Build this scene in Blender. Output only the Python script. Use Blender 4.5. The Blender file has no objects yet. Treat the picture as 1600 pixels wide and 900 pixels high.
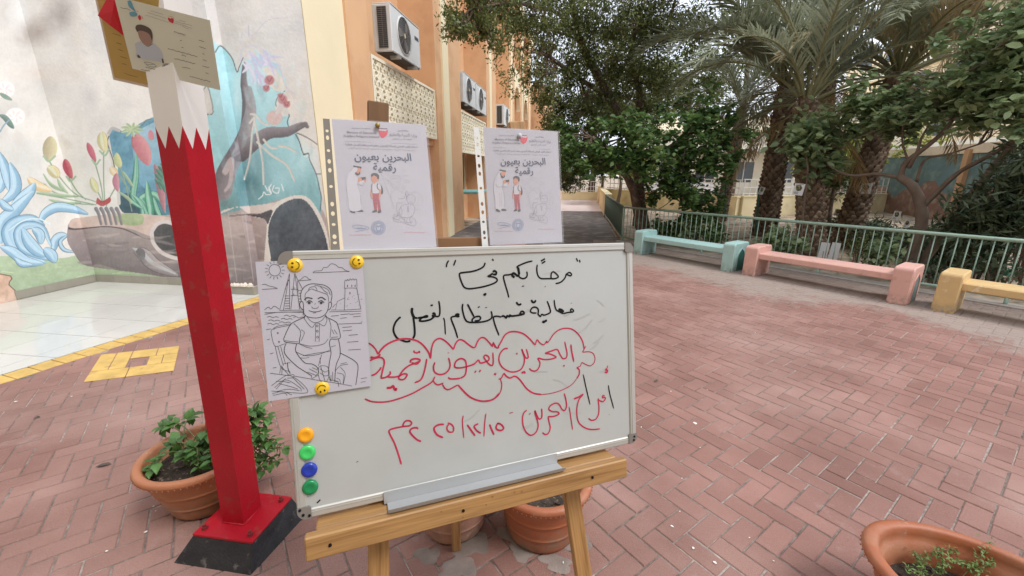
import bpy, math, random, unicodedata
import numpy as np
from mathutils import Vector, Matrix
random.seed(7); rng = np.random.default_rng(7)
S = bpy.context.scene
C = S.collection
R = math.radians
# ------------------------------------------------------------------ camera
FPX, EYE, PITCH, YAW = 650.0, 1.55, math.atan(182/650), math.atan(100/math.hypot(650, 182))
cd = bpy.data.cameras.new('camera'); cam = bpy.data.objects.new('camera', cd); C.objects.link(cam)
cam.location = (0, 0, EYE); cam.rotation_euler = (math.pi/2-PITCH, 0, YAW)
cd.sensor_width = 36; cd.lens = FPX/1600*36; cd.clip_start = .05; cd.clip_end = 600
S.camera = cam
# ------------------------------------------------------------------ sky and sun
SUN_EL, SUN_AZ = R(56), R(112)
wd = bpy.data.worlds.new("World"); S.world = wd; wd.use_nodes = True
wn = wd.node_tree; bg = wn.nodes['Background']
sky = wn.nodes.new('ShaderNodeTexSky'); sky.sky_type = 'NISHITA'; sky.sun_disc = False
sky.sun_elevation = SUN_EL; sky.sun_rotation = SUN_AZ; sky.air_density = 1.0; sky.dust_density = 3.0
tc = wn.nodes.new('ShaderNodeTexCoord'); nz = wn.nodes.new('ShaderNodeTexNoise'); nz.inputs['Scale'].default_value = 2.2; nz.inputs['Detail'].default_value = 5
cr = wn.nodes.new('ShaderNodeValToRGB'); cr.color_ramp.elements[0].color = (7.2, 7.7, 8.7, 1); cr.color_ramp.elements[1].color = (10.9, 11.5, 12.6, 1)
cr.color_ramp.elements[0].position = .3; cr.color_ramp.elements[1].position = .7
mx = wn.nodes.new('ShaderNodeMix'); mx.data_type = 'RGBA'; mx.inputs[0].default_value = .8
wn.links.new(tc.outputs['Generated'], nz.inputs['Vector']); wn.links.new(nz.outputs['Fac'], cr.inputs[0])
wn.links.new(sky.outputs[0], mx.inputs[6]); wn.links.new(cr.outputs[0], mx.inputs[7]); wn.links.new(mx.outputs[2], bg.inputs[0])
bg.inputs[1].default_value = .11
sd = bpy.data.lights.new('sun', 'SUN'); sd.energy = 1.5; sd.angle = R(20); sd.color = (1, .98, .95)
so = bpy.data.objects.new('sun', sd); C.objects.link(so)
dirv = Vector((math.sin(SUN_AZ)*math.cos(SUN_EL), math.cos(SUN_AZ)*math.cos(SUN_EL), math.sin(SUN_EL)))
so.rotation_euler = dirv.to_track_quat('Z', 'Y').to_euler()
S.view_settings.view_transform = 'Standard'; S.view_settings.look = 'None'; S.view_settings.exposure = 0.55; S.view_settings.gamma = 1
S.view_settings.use_curve_mapping = False
try:
    S.cycles.max_bounces = 8; S.cycles.transparent_max_bounces = 12; S.cycles.use_denoising = True
except Exception: pass
# ------------------------------------------------------------------ survey: where a sight line of the photograph meets a plane of the place
_fw = np.array([-math.sin(YAW)*math.cos(PITCH), math.cos(YAW)*math.cos(PITCH), -math.sin(PITCH)])
_rt = np.array([math.cos(YAW), math.sin(YAW), 0.]); _up = np.cross(_rt, _fw); EYEV = np.array([0, 0, EYE])
def ray(x, y): return _fw*FPX+_rt*(x-800)+_up*(450-y)
def gnd(x, y, z=0.): r = ray(x, y); return EYEV+r*((z-EYE)/r[2])
def atY(x, y, Y): r = ray(x, y); return EYEV+r*(Y/r[1])
def atX(x, y, X): r = ray(x, y); return EYEV+r*(X/r[0])
def atD(x, y, d): r = ray(x, y); return EYEV+r*(d/math.hypot(r[0], r[1]))
def onpl(x, y, P, n): r = ray(x, y); return EYEV+r*(((np.array(P)-EYEV)@n)/(r@n))
def proj(P): d = P-EYEV; z = d@_fw; return 800+FPX*(d@_rt)/z, 450-FPX*(d@_up)/z
# ------------------------------------------------------------------ helpers
def lin(c): c = np.asarray(c, float)/255; return np.where(c <= .04045, c/12.92, ((c+.055)/1.055)**2.4)
def srgb(r, g, b): return tuple(lin([r, g, b]))
def mat(name, col, rough=.6, var=.12, vs=5., bump=0., bs=60., metal=0., tint=None, rnd=0., spec=.5, coat=0., trans=0., col2=None, c2s=3., c2lo=.5, c2hi=.62, detail=6, aniso=None):
    m = bpy.data.materials.new(name); m.use_nodes = True; t = m.node_tree; N = t.nodes; L = t.links
    b = N['Principled BSDF']; b.inputs['Roughness'].default_value = rough; b.inputs['Metallic'].default_value = metal
    b.inputs['Specular IOR Level'].default_value = spec; b.inputs['Coat Weight'].default_value = coat
    g = N.new('ShaderNodeNewGeometry'); tcn = N.new('ShaderNodeTexCoord')
    vec = g.outputs['Position'] if aniso is None else None
    if aniso is not None:
        mp = N.new('ShaderNodeMapping'); mp.inputs['Scale'].default_value = aniso; L.new(tcn.outputs['Object'], mp.inputs[0]); vec = mp.outputs[0]
    def noise(s, d=6, r=.55):
        n = N.new('ShaderNodeTexNoise'); n.inputs['Scale'].default_value = s; n.inputs['Detail'].default_value = d; n.inputs['Roughness'].default_value = r
        L.new(vec, n.inputs['Vector']); return n.outputs['Fac']
    def mix(f, a, bb, typ='MIX'):
        x = N.new('ShaderNodeMix'); x.data_type = 'RGBA'; x.blend_type = typ
        for s, v in ((0, f), (6, a), (7, bb)):
            if hasattr(v, 'is_output'): L.new(v, x.inputs[s])
            elif s == 0: x.inputs[0].default_value = v
            else: x.inputs[s].default_value = (*v[:3], 1)
        return x.outputs[2]
    def mr(v, a, bb, c, d):
        x = N.new('ShaderNodeMapRange'); L.new(v, x.inputs[0])
        for i, q in enumerate((a, bb, c, d)): x.inputs[1+i].default_value = q
        return x.outputs[0]
    c = tuple(col[:3])
    out = c
    if tint is not None:
        at = N.new('ShaderNodeAttribute'); at.attribute_name = 'tint'; f = at.outputs['Fac']
        out = mix(f, c, tint)
    if rnd:
        oi = N.new('ShaderNodeObjectInfo'); f = mr(oi.outputs['Random'], 0, 1, 1-rnd, 1+rnd)
        out = mix(1., out, (1, 1, 1)) if False else out
        x = N.new('ShaderNodeVectorMath'); x.operation = 'SCALE'
        if hasattr(out, 'is_output'): L.new(out, x.inputs[0])
        else: x.inputs[0].default_value = out
        L.new(f, x.inputs['Scale']); out = x.outputs[0]
    if col2 is not None:
        out = mix(mr(noise(c2s, detail), c2lo, c2hi, 0, 1), out, col2)
    if var:
        x = N.new('ShaderNodeVectorMath'); x.operation = 'SCALE'
        if hasattr(out, 'is_output'): L.new(out, x.inputs[0])
        else: x.inputs[0].default_value = out
        L.new(mr(noise(vs, detail), .25, .75, 1-var, 1+var), x.inputs['Scale']); out = x.outputs[0]
    if hasattr(out, 'is_output'): L.new(out, b.inputs['Base Color'])
    else: b.inputs['Base Color'].default_value = (*out, 1)
    if bump:
        bn = N.new('ShaderNodeBump'); bn.inputs['Strength'].default_value = 1; bn.inputs['Distance'].default_value = bump
        L.new(noise(bs, 4), bn.inputs['Height']); L.new(bn.outputs[0], b.inputs['Normal'])
    if trans:
        tr = N.new('ShaderNodeBsdfTranslucent'); ms = N.new('ShaderNodeMixShader'); ms.inputs[0].default_value = trans
        if hasattr(out, 'is_output'): L.new(out, tr.inputs[0])
        else: tr.inputs[0].default_value = (*out, 1)
        L.new(b.outputs[0], ms.inputs[1]); L.new(tr.outputs[0], ms.inputs[2]); L.new(ms.outputs[0], N['Material Output'].inputs[0])
    m['nodes'] = 1
    return m
def tag(o, label=None, cat=None, group=None, kind=None):
    if label: o['label'] = label
    if cat: o['category'] = cat
    if group: o['group'] = group
    if kind: o['kind'] = kind
    return o
def empty(name, loc=(0, 0, 0), label=None, cat=None, group=None, kind=None):
    o = bpy.data.objects.new(name, None); C.objects.link(o); o.location = loc; o.empty_display_size = .1
    return tag(o, label, cat, group, kind)
class MB:
    def __init__(s): s.v = []; s.f = []; s.m = []; s.t = []
    def add(s, vs, fs, m=0, t=0.):
        n = len(s.v); s.v += [tuple(map(float, v)) for v in vs]; s.f += [tuple(i+n for i in f) for f in fs]; s.m += [m]*len(fs); s.t += [t]*len(vs); return s
    def box(s, a, b, m=0, t=0.):
        x0, y0, z0 = a; x1, y1, z1 = b
        return s.add([(x0, y0, z0), (x1, y0, z0), (x1, y1, z0), (x0, y1, z0), (x0, y0, z1), (x1, y0, z1), (x1, y1, z1), (x0, y1, z1)],
                     [(0, 3, 2, 1), (4, 5, 6, 7), (0, 1, 5, 4), (1, 2, 6, 5), (2, 3, 7, 6), (3, 0, 4, 7)], m, t)
    def obox(s, o, ax, ay, az, a, b, m=0, t=0., bev=0.):
        o, ax, ay, az = map(np.array, (o, ax, ay, az))
        k = len(s.v)
        if not bev: s.box(a, b, m, t)
        else: s.bbox(a, b, bev, m, t)
        for i in range(k, len(s.v)): x, y, z = s.v[i]; s.v[i] = tuple(o+ax*x+ay*y+az*z)
        return s
    def bbox(s, a, b, w, m=0, t=0.):     # box with all edges chamfered
        a = np.array(a, float); b = np.array(b, float); vs = []; idx = {}
        for ix in (0, 1):
            for iy in (0, 1):
                for iz in (0, 1):
                    p = np.where([ix, iy, iz], b, a); sg = np.where([ix, iy, iz], -1, 1)*w
                    for ax in range(3):
                        q = p+sg; q[ax] = p[ax]; idx[(ix, iy, iz, ax)] = len(vs); vs.append(q)
        fs = []
        def F(l): fs.append(tuple(idx[k] for k in l))
        for ax in range(3):
            for e in (0, 1):
                u, v = [(1, 2), (0, 2), (0, 1)][ax]; l = []
                for iu, iv in ((0, 0), (1, 0), (1, 1), (0, 1)):
                    k = [0, 0, 0]; k[ax] = e; k[u] = iu; k[v] = iv; l.append((*k, ax))
                F(l)
        for ax in range(3):
            u, v = [(1, 2), (0, 2), (0, 1)][ax]
            for iu in (0, 1):
                for iv in (0, 1):
                    k0 = [0, 0, 0]; k1 = [0, 0, 0]; k0[u] = k1[u] = iu; k0[v] = k1[v] = iv; k1[ax] = 1
                    F([(*k0, u), (*k1, u), (*k1, v), (*k0, v)])
        for ix in (0, 1):
            for iy in (0, 1):
                for iz in (0, 1): F([(ix, iy, iz, 0), (ix, iy, iz, 1), (ix, iy, iz, 2)])
        return s.add(vs, fs, m, t)
    def tube(s, pts, rad, n=8, m=0, cap=True, t=0.):
        pts = [np.array(p, float) for p in pts]
        if np.isscalar(rad): rad = [rad]*len(pts)
        k = len(s.v); ref = np.array([.31, .17, .93]); vs = []
        for i, p in enumerate(pts):
            d = pts[min(i+1, len(pts)-1)]-pts[max(i-1, 0)]; d /= np.linalg.norm(d)+1e-9
            u = np.cross(d, ref); u /= np.linalg.norm(u)+1e-9; w = np.cross(d, u)
            for j in range(n):
                a = 2*math.pi*j/n; vs.append(p+rad[i]*(u*math.cos(a)+w*math.sin(a)))
        fs = [(i*n+j, i*n+(j+1) % n, (i+1)*n+(j+1) % n, (i+1)*n+j) for i in range(len(pts)-1) for j in range(n)]
        if cap: fs += [tuple(range(n))[::-1], tuple((len(pts)-1)*n+j for j in range(n))]
        return s.add(vs, fs, m, t)
    def lathe(s, c, prof, n=40, m=0, sx=1, sy=1, ang=0, t=0.):
        vs = []; ca, sa = math.cos(ang), math.sin(ang)
        for r, z in prof:
            for j in range(n):
                a = 2*math.pi*j/n; x, y = r*sx*math.cos(a), r*sy*math.sin(a); vs.append((c[0]+x*ca-y*sa, c[1]+x*sa+y*ca, c[2]+z))
        fs = [(i*n+j, i*n+(j+1) % n, (i+1)*n+(j+1) % n, (i+1)*n+j) for i in range(len(prof)-1) for j in range(n)]
        return s.add(vs, fs, m, t)
    def prism(s, poly, d, m=0, t=0.):    # 3-D polygon extruded by vector d
        n = len(poly); P = [np.array(p, float) for p in poly]; d = np.array(d, float)
        return s.add(P+[p+d for p in P], [tuple(range(n))[::-1], tuple(range(n, 2*n))]+[(i, (i+1) % n, (i+1) % n+n, i+n) for i in range(n)], m, t)
    def build(s, name, mats, parent=None, smooth=False, at=None):
        me = bpy.data.meshes.new(name); v = s.v
        if at is not None: v = [(x-at[0], y-at[1], z-at[2]) for x, y, z in v]
        me.from_pydata(v, [], s.f)
        for mm in (mats if isinstance(mats, (list, tuple)) else [mats]): me.materials.append(mm)
        if any(s.m): me.polygons.foreach_set('material_index', s.m)
        if any(s.t): me.attributes.new('tint', 'FLOAT', 'POINT').data.foreach_set('value', s.t)
        if smooth: me.polygons.foreach_set('use_smooth', [True]*len(s.f))
        me.update()
        o = bpy.data.objects.new(name, me); C.objects.link(o)
        if at is not None: o.location = at
        if parent is not None:
            o.parent = parent
            if at is None or parent.type == 'EMPTY' or True: o.matrix_parent_inverse = parent.matrix_basis.inverted()
        return o
def npmesh(name, V, F, mats, parent=None, tint=None, smooth=False, midx=None):
    me = bpy.data.meshes.new(name); V = np.asarray(V, np.float32); F = np.asarray(F, np.int32)
    me.vertices.add(len(V)); me.vertices.foreach_set('co', V.ravel())
    k = F.shape[1]; me.loops.add(F.size); me.polygons.add(len(F))
    me.polygons.foreach_set('loop_start', np.arange(0, F.size, k, dtype=np.int32)); me.loops.foreach_set('vertex_index', F.ravel())
    for mm in (mats if isinstance(mats, (list, tuple)) else [mats]): me.materials.append(mm)
    if midx is not None: me.polygons.foreach_set('material_index', np.asarray(midx, np.int32))
    if tint is not None: me.attributes.new('tint', 'FLOAT', 'POINT').data.foreach_set('value', np.asarray(tint, np.float32))
    if smooth: me.polygons.foreach_set('use_smooth', np.ones(len(F), bool))
    me.update(calc_edges=True)
    o = bpy.data.objects.new(name, me); C.objects.link(o)
    if parent is not None: o.parent = parent; o.matrix_parent_inverse = parent.matrix_basis.inverted()
    return o
def spline(P, k=6):
    P = np.array(P, float)
    if len(P) < 3: return P
    Q = np.vstack([2*P[0]-P[1], P, 2*P[-1]-P[-2]]); out = []
    for i in range(1, len(Q)-2):
        p0, p1, p2, p3 = Q[i-1:i+3]
        for t in np.arange(k)/k:
            out.append(.5*((2*p1)+(-p0+p2)*t+(2*p0-5*p1+4*p2-p3)*t*t+(-p0+3*p1-3*p2+p3)*t**3))
    out.append(P[-1]); return np.array(out)
_k = [0]
def ribbon(mb, pts, n, w, m=0, lift=.0006, taper=True):
    pts = [np.array(p, float) for p in pts]; n = np.array(n); _k[0] = (_k[0]+1) % 40; off = n*(lift+_k[0]*1e-5)
    vs = []; L = len(pts)
    for i, p in enumerate(pts):
        d = pts[min(i+1, L-1)]-pts[max(i-1, 0)]; d /= np.linalg.norm(d)+1e-9; s = np.cross(n, d)
        ww = w*.5*(.55 if taper and i in (0, L-1) and L > 3 else 1.)
        vs += [p+s*ww+off, p-s*ww+off]
    mb.add(vs, [(2*i, 2*i+1, 2*i+3, 2*i+2) for i in range(L-1)], m)
def flat(mb, pts, n, m=0, lift=.0004):
    n = np.array(n); _k[0] = (_k[0]+1) % 40; pts = [np.array(p)+n*(lift+_k[0]*5e-6) for p in pts]; mb.add(pts, [tuple(range(len(pts)))], m)
def dot(mb, c, a, b, n, r, m=0, lift=.0006, k=10, ry=None):
    ry = ry or r; flat(mb, [np.array(c)+a*r*math.cos(t)+b*ry*math.sin(t) for t in np.arange(k)*2*math.pi/k], n, m, lift)
def shape_ar(s):
    isl = lambda c: '\u0621' <= c <= '\u064a'
    nj = set('اأإآدذرزوةىءؤ'); out = []
    for i, c in enumerate(s):
        if not isl(c): out.append(c); continue
        n = unicodedata.name(c)
        p = i > 0 and isl(s[i-1]) and s[i-1] not in nj
        q = i < len(s)-1 and isl(s[i+1]) and s[i+1] != 'ء' and c not in nj
        f = 'MEDIAL' if p and q else 'INITIAL' if q else 'FINAL' if p else 'ISOLATED'
        try: out.append(unicodedata.lookup(n+' '+f+' FORM'))
        except KeyError: out.append(c)
    return ''.join(reversed(out))
def text(mb, body, o, a, b, n, width, m=0, lift=.0006, bold=0., align=.5, height=None):
    """lettering lying on a plane: centred at o, along a, upward is -b"""
    c = bpy.data.curves.new('text', 'FONT'); c.body = body; c.size = 1; c.offset = bold; c.resolution_u = 2
    ob = bpy.data.objects.new('text', c); C.objects.link(ob); dg = bpy.context.evaluated_depsgraph_get(); dg.update()
    me = bpy.data.meshes.new_from_object(ob.evaluated_get(dg))
    V = np.empty(len(me.vertices)*3); me.vertices.foreach_get('co', V); V = V.reshape(-1, 3)
    F = [tuple(p.vertices) for p in me.polygons]
    bpy.data.objects.remove(ob); bpy.data.curves.remove(c); bpy.data.meshes.remove(me)
    if len(V) == 0: return
    lo, hi = V.min(0), V.max(0); s = width/(hi[0]-lo[0]); sy = s if height is None else height/(hi[1]-lo[1])
    P = np.array(o)+np.outer((V[:, 0]-lo[0]-(hi[0]-lo[0])*align)*s, a)-np.outer((V[:, 1]-(lo[1]+hi[1])/2)*sy, b)+np.array(n)*lift
    mb.add(P, F, m)
def scatter(name, m, parent, tv, tf, P, size, up=.5, tint=None, droop=None, fwd=None):
    """many leaves from one template, in one mesh"""
    n = len(P); nr = rng.normal(size=(n, 3)); nr /= np.linalg.norm(nr, axis=1)[:, None]; nr[:, 2] = np.abs(nr[:, 2])
    nr += np.array([0, 0, up]); nr /= np.linalg.norm(nr, axis=1)[:, None]
    f = rng.normal(size=(n, 3)) if fwd is None else fwd+rng.normal(size=(n, 3))*.5
    if droop: f[:, 2] -= droop
    x = f-(f*nr).sum(1)[:, None]*nr; x /= np.linalg.norm(x, axis=1)[:, None]; y = np.cross(nr, x)
    sz = size[0]+(size[1]-size[0])*rng.random(n); tv = np.array(tv, float)
    V = P[:, None, :]+sz[:, None, None]*(tv[None, :, 0:1]*x[:, None]+tv[None, :, 1:2]*y[:, None]+tv[None, :, 2:3]*nr[:, None])
    F = np.array(tf)[None]+np.arange(n)[:, None, None]*len(tv)
    t = rng.random(n) if tint is None else tint
    return npmesh(name, V.reshape(-1, 3), F.reshape(-1, F.shape[-1]), m, parent, np.repeat(t, len(tv)))
LEAF4 = ([(0, 0, 0), (.5, .2, .03), (1, 0, -.06), (.5, -.2, .03)], [(0, 1, 2, 3)])
OVAL = ([(0, 0, 0), (.25, .28, .03), (.65, .3, .03), (1, 0, -.08), (.65, -.3, .03), (.25, -.28, .03), (.3, 0, -.02), (.65, 0, -.04)],
        [(0, 6, 1, 1), (6, 7, 2, 1), (7, 3, 2, 2), (0, 5, 6, 6), (6, 5, 4, 7), (7, 4, 3, 3)])
OVALT = ([(0, 0, 0), (.3, .3, .04), (.7, .27, .03), (1, 0, -.08), (.7, -.27, .03), (.3, -.3, .04), (.5, 0, -.04)],
         [(0, 6, 1), (1, 6, 2), (2, 6, 3), (0, 5, 6), (5, 4, 6), (4, 3, 6)])
# ================================================================== ground
CREAM = srgb(236, 222, 186); ORANGE = srgb(222, 160, 112)
m_paver = mat('red paver', (.315, .172, .142), .9, .22, 1.6, .0034, 170, tint=(.25, .132, .108), col2=(.35, .235, .205), c2s=.8, c2lo=.45, c2hi=.8, spec=.3, detail=9)
def sand_wash(m, sand=(.35, .295, .255), dark=(.17, .125, .105)):
    # wind-blown sand and grime that gather along the fence; broken up by noise
    t = m.node_tree; N = t.nodes; L = t.links; b = N['Principled BSDF']; src = b.inputs['Base Color'].links[0].from_socket
    g = N.new('ShaderNodeNewGeometry'); dt = N.new('ShaderNodeVectorMath'); dt.operation = 'DOT_PRODUCT'; L.new(g.outputs['Position'], dt.inputs[0]); dt.inputs[1].default_value = (.722, .692, 0)
    def noi(s, d, r=.6):
        n = N.new('ShaderNodeTexNoise'); n.inputs['Scale'].default_value = s; n.inputs['Detail'].default_value = d; n.inputs['Roughness'].default_value = r; L.new(g.outputs['Position'], n.inputs['Vector']); return n.outputs['Fac']
    def ma(op, a, bb):
        n = N.new('ShaderNodeMath'); n.operation = op
        for i, v in enumerate((a, bb)):
            if hasattr(v, 'is_output'): L.new(v, n.inputs[i])
            else: n.inputs[i].default_value = v
        return n.outputs[0]
    def mr(v, a, bb, c, d):
        x = N.new('ShaderNodeMapRange'); L.new(v, x.inputs[0])
        for i, q in enumerate((a, bb, c, d)): x.inputs[1+i].default_value = q
        return x.outputs[0]
    def mix(f, a, bb):
        x = N.new('ShaderNodeMix'); x.data_type = 'RGBA'; L.new(f, x.inputs[0])
        for i, v in ((6, a), (7, bb)):
            if hasattr(v, 'is_output'): L.new(v, x.inputs[i])
            else: x.inputs[i].default_value = (*v, 1)
        return x.outputs[2]
    F0 = 7.587
    d = ma('SUBTRACT', dt.outputs['Value'], F0-2.0)
    d = ma('ADD', d, ma('MULTIPLY', ma('SUBTRACT', noi(.7, 3), .5), 2.6)); d = ma('ADD', d, ma('MULTIPLY', ma('SUBTRACT', noi(7, 6, .75), .5), 1.9))
    out = mix(mr(d, -.05, .45, 0, .85), src, sand)
    dk = ma('ADD', ma('SUBTRACT', dt.outputs['Value'], F0-.75), ma('MULTIPLY', ma('SUBTRACT', noi(3, 6, .7), .5), 1.8))
    out = mix(mr(dk, -.1, .5, 0, .6), out, dark)
    bl = mr(noi(2.6, 9, .78), .58, .72, 0, .45); out = mix(bl, out, (.42, .33, .31))
    sp2 = mr(noi(75, 6, .85), .56, .68, 0, .34); out = mix(sp2, out, (.20, .115, .10)); sp3 = mr(noi(140, 4, .8), .60, .66, 0, .4); out = mix(sp3, out, (.50, .36, .33)); sp = mr(noi(190, 3, .7), .58, .68, 0, .5); out = mix(sp, out, (.13, .07, .06))
    st = mr(noi(2.3, 9, .8), .66, .74, 0, .5); out = mix(st, out, (.16, .11, .095))
    L.new(out, b.inputs['Base Color'])
sand_wash(m_paver)
m_paver_sand = mat('sanded paver', (.40, .31, .26), .9, .35, 5, .002, 200, tint=(.30, .19, .16), col2=(.46, .40, .34), c2s=2.3, c2lo=.4, c2hi=.6, spec=.2)
m_joint = mat('joint sand', (.20, .165, .145), .95, .5, 30, .003, 200, col2=(.36, .32, .29), c2s=2.2, c2lo=.48, c2hi=.62, detail=8, spec=.1)
m_earth = mat('garden sand', (.42, .34, .26), .95, .3, 3, .02, 14, col2=(.24, .19, .14), c2s=2, spec=.1)
m_path = mat('path surface', (.15, .132, .122), .85, .3, 2.5, .002, 90, col2=(.23, .205, .19), c2s=3, spec=.2)
m_path2 = mat('pale path surface', (.62, .53, .51), .8, .12, 3, spec=.2)
mb = MB(); mb.box((-60, -40, -.5), (120, 160, -.055)); g = mb.build('ground', m_earth); tag(g, kind='structure')
TH = R(44); E1 = np.array([math.cos(TH), math.sin(TH)]); E2 = np.array([-math.sin(TH), math.cos(TH)]); ORG = np.array([1.179, 1.79])
FC = np.array([1.115, 9.80]); FD = np.array([.692, -.722]); FD /= np.linalg.norm(FD); FN = np.array([-FD[1], FD[0]])   # fence corner, run, garden side
BL0 = np.array([-4.43, 2.35]); BLD = np.array([.273, 1.394]); BLD /= np.linalg.norm(BLD); BLN = np.array([BLD[1], -BLD[0]])  # edge of the white tiles
def inpave(x, y):
    p = np.array([x, y])
    if (p-BL0)@BLN < .20 and y < 4.75: return False
    if x < -3.06: return y < 4.75
    if (p-FC)@FN > .12: return False
    return y < 9.2 and x < 9.5
bed = [(-4.9+.2, -.6), (9.5, -.6), (9.5, 1.3), (1.2, 9.95), (-3.05, 9.95), (-3.05, 4.8), (-3.9, 4.8)]
mb = MB(); mb.add([(x, y, -.0042) for x, y in bed], [tuple(range(len(bed)))]); mb.add([(x, y, -.3) for x, y in bed], [tuple(range(len(bed)))[::-1]])
sand_wash(m_joint); pave = mb.build('pavement', m_joint); tag(pave, kind='structure')
W = .098; L = .196; J = .0062
cells = []
for i in range(-80, 150):
    for j in range(-110, 110):
        if (i+j) % 4 == 0: hz = True
        elif (i+j) % 4 == 2: hz = False
        else: continue
        c = ORG+E1*W*(i+(1 if hz else .5))+E2*W*(j+(.5 if hz else 1))
        if -5 < c[0] < 9.4 and -.45 < c[1] < 9.3 and inpave(*c): cells.append((i, j, hz, c))
def seen(P):
    d = np.array([*P, 0.])-EYEV; z = d@_fw
    if z < .1: return 0
    x, y = proj(np.array([*P, 0.]))
    return 1/z**3 if -30 < x < 1630 and y < 930 else 0
cells.sort(key=lambda q: -seen(q[3]))
def paver(mb, i, j, hz, c):
    a = ORG+E1*(W*i+random.gauss(0, .0009))+E2*(W*j+random.gauss(0, .0009)); w, l = (L, W) if hz else (W, L)
    t = min(1, max(0, random.gauss(.4, .33))); zt = [random.gauss(0, .0006) for _ in range(4)]; z0 = random.gauss(0, .0006); bv = .004
    q = []
    for k, ((u, v), (su, sv)) in enumerate(zip(((0, 0), (1, 0), (1, 1), (0, 1)), ((1, 1), (-1, 1), (-1, -1), (1, -1)))):
        p = a+E1*(w*u+su*J*.5)+E2*(l*v+sv*J*.5); q.append((*p, -.02)); 
    for k, ((u, v), (su, sv)) in enumerate(zip(((0, 0), (1, 0), (1, 1), (0, 1)), ((1, 1), (-1, 1), (-1, -1), (1, -1)))):
        p = a+E1*(w*u+su*J*.5)+E2*(l*v+sv*J*.5); q.append((*p, -.0035+z0+zt[k]))
    for k, ((u, v), (su, sv)) in enumerate(zip(((0, 0), (1, 0), (1, 1), (0, 1)), ((1, 1), (-1, 1), (-1, -1), (1, -1)))):
        p = a+E1*(w*u+su*(J*.5+bv))+E2*(l*v+sv*(J*.5+bv)); q.append((*p, z0+zt[k]))
    fs = []
    for b0 in (0, 4): fs += [(b0+k, b0+(k+1) % 4, b0+4+(k+1) % 4, b0+4+k) for k in range(4)]
    dn = (c-FC)@FN
    sand = dn > -1.9+.55*math.sin(c[0]*3.1+c[1]*1.3)+random.gauss(0, .22) or (dn > -2.6 and random.random() < .12)
    mb.add(q, fs+[(8, 9, 10, 11)], 0, t)
def paver_mats(o): pass
for q in cells[:300]:
    mb = MB(); paver(mb, *q); o = mb.build('paver', [m_paver, m_paver_sand], pave)
mb = MB()
for q in cells[300:]: paver(mb, *q)
o = mb.build('pavers', [m_paver, m_paver_sand], pave); tag(o, kind='stuff')
# path beside the building
mb = MB(); mb.add([(-3.05, 9.0, -.012), (1.02, 9.0, -.012), (1.1, 17.3, -.012), (-3.05, 17.3, -.012)], [(0, 1, 2, 3)]); mb.add([(-3.05, 9.0, -.3), (1.02, 9.0, -.3), (1.1, 17.3, -.3), (-3.05, 17.3, -.3)], [(3, 2, 1, 0)])
mb.add([(-3.05, 9.2, .0006), (.45, 9.32, .0006), (.62, 17.3, .0006), (-3.05, 17.3, .0006)], [(0, 1, 2, 3)])
tag(mb.build('path', m_path), kind='structure')
mb = MB(); mb.add([(-3.6, 17.3, .001), (1.3, 17.3, .001), (1.45, 24.2, .001), (-3.6, 24.2, .001)], [(0, 1, 2, 3)]); tag(mb.build('far_path', m_path2), kind='structure')
# dried cement spilled round the pots
m_cem = mat('dried cement', (.27, .225, .20), .95, .25, 12, .002, 120, spec=.1)
mb = MB()
def splat(cx, cy, r, k=26, sx=1, sy=1, a=0, z=.0035):
    P = []; ph = [random.uniform(0, 6.28) for _ in range(4)]
    for i in range(k):
        t = 2*math.pi*i/k; rr = r*(1+.22*math.sin(2*t+ph[0])+.16*math.sin(3*t+ph[1])+.09*math.sin(5*t+ph[2])+.06*math.sin(8*t+ph[3])); x, y = rr*sx*math.cos(t), rr*sy*math.sin(t)
        P.append((cx+x*math.cos(a)-y*math.sin(a), cy+x*math.sin(a)+y*math.cos(a), z+random.uniform(0, .0005)))
    mb.add([(cx, cy, z+.001)]+P, [(0, i+1, (i+1) % k+1) for i in range(k)])
for x, y, r, sx in ((668, 868, .05, 1), (735, 850, .07, 1.3), (720, 885, .06, 1.2), (700, 900, .05, 1), (905, 850, .05, 1.2), (815, 862, .05, 1.1), (870, 880, .04, 2), (795, 835, .035, 2)):
    p = gnd(x, y); splat(p[0], p[1], r*.9, sx=sx, a=random.uniform(0, 3), z=.0006)
tag(mb.build('dried_cement', m_cem), kind='stuff')
m_white = mat('white droppings', (.75, .74, .70), .8, .1)
mb = MB()
for x, y, r in ((1086, 662, .018), (1048, 612, .008), (1002, 668, .008), (1094, 700, .007), (1050, 823, .008), (1083, 857, .008), (1117, 880, .012), (240, 792, .006), (167, 862, .008), (112, 620, .009), (25, 628, .015), (228, 832, .01), (1150, 461, .012), (1230, 441, .012), (1105, 610, .006), (1214, 452, .012), (1180, 520, .006), (880, 880, .005), (1062, 800, .006), (1186, 470, .01)):
    p = gnd(x, y); splat(p[0], p[1], r*.62, 9, z=.004, sx=random.uniform(.7, 1.6), a=random.uniform(0, 3))
for k in range(120):
    x, y = random.uniform(-3.6, 6), random.uniform(.6, 7.5)
    if inpave(x, y) and (np.array([x, y])-FC)@FN < -.8: splat(x, y, random.uniform(.0015, .004), 5, z=.004)
tag(mb.build('droppings', m_white), kind='stuff')
m_dry = mat('dry leaf', (.10, .085, .075), .8, .2)
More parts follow.
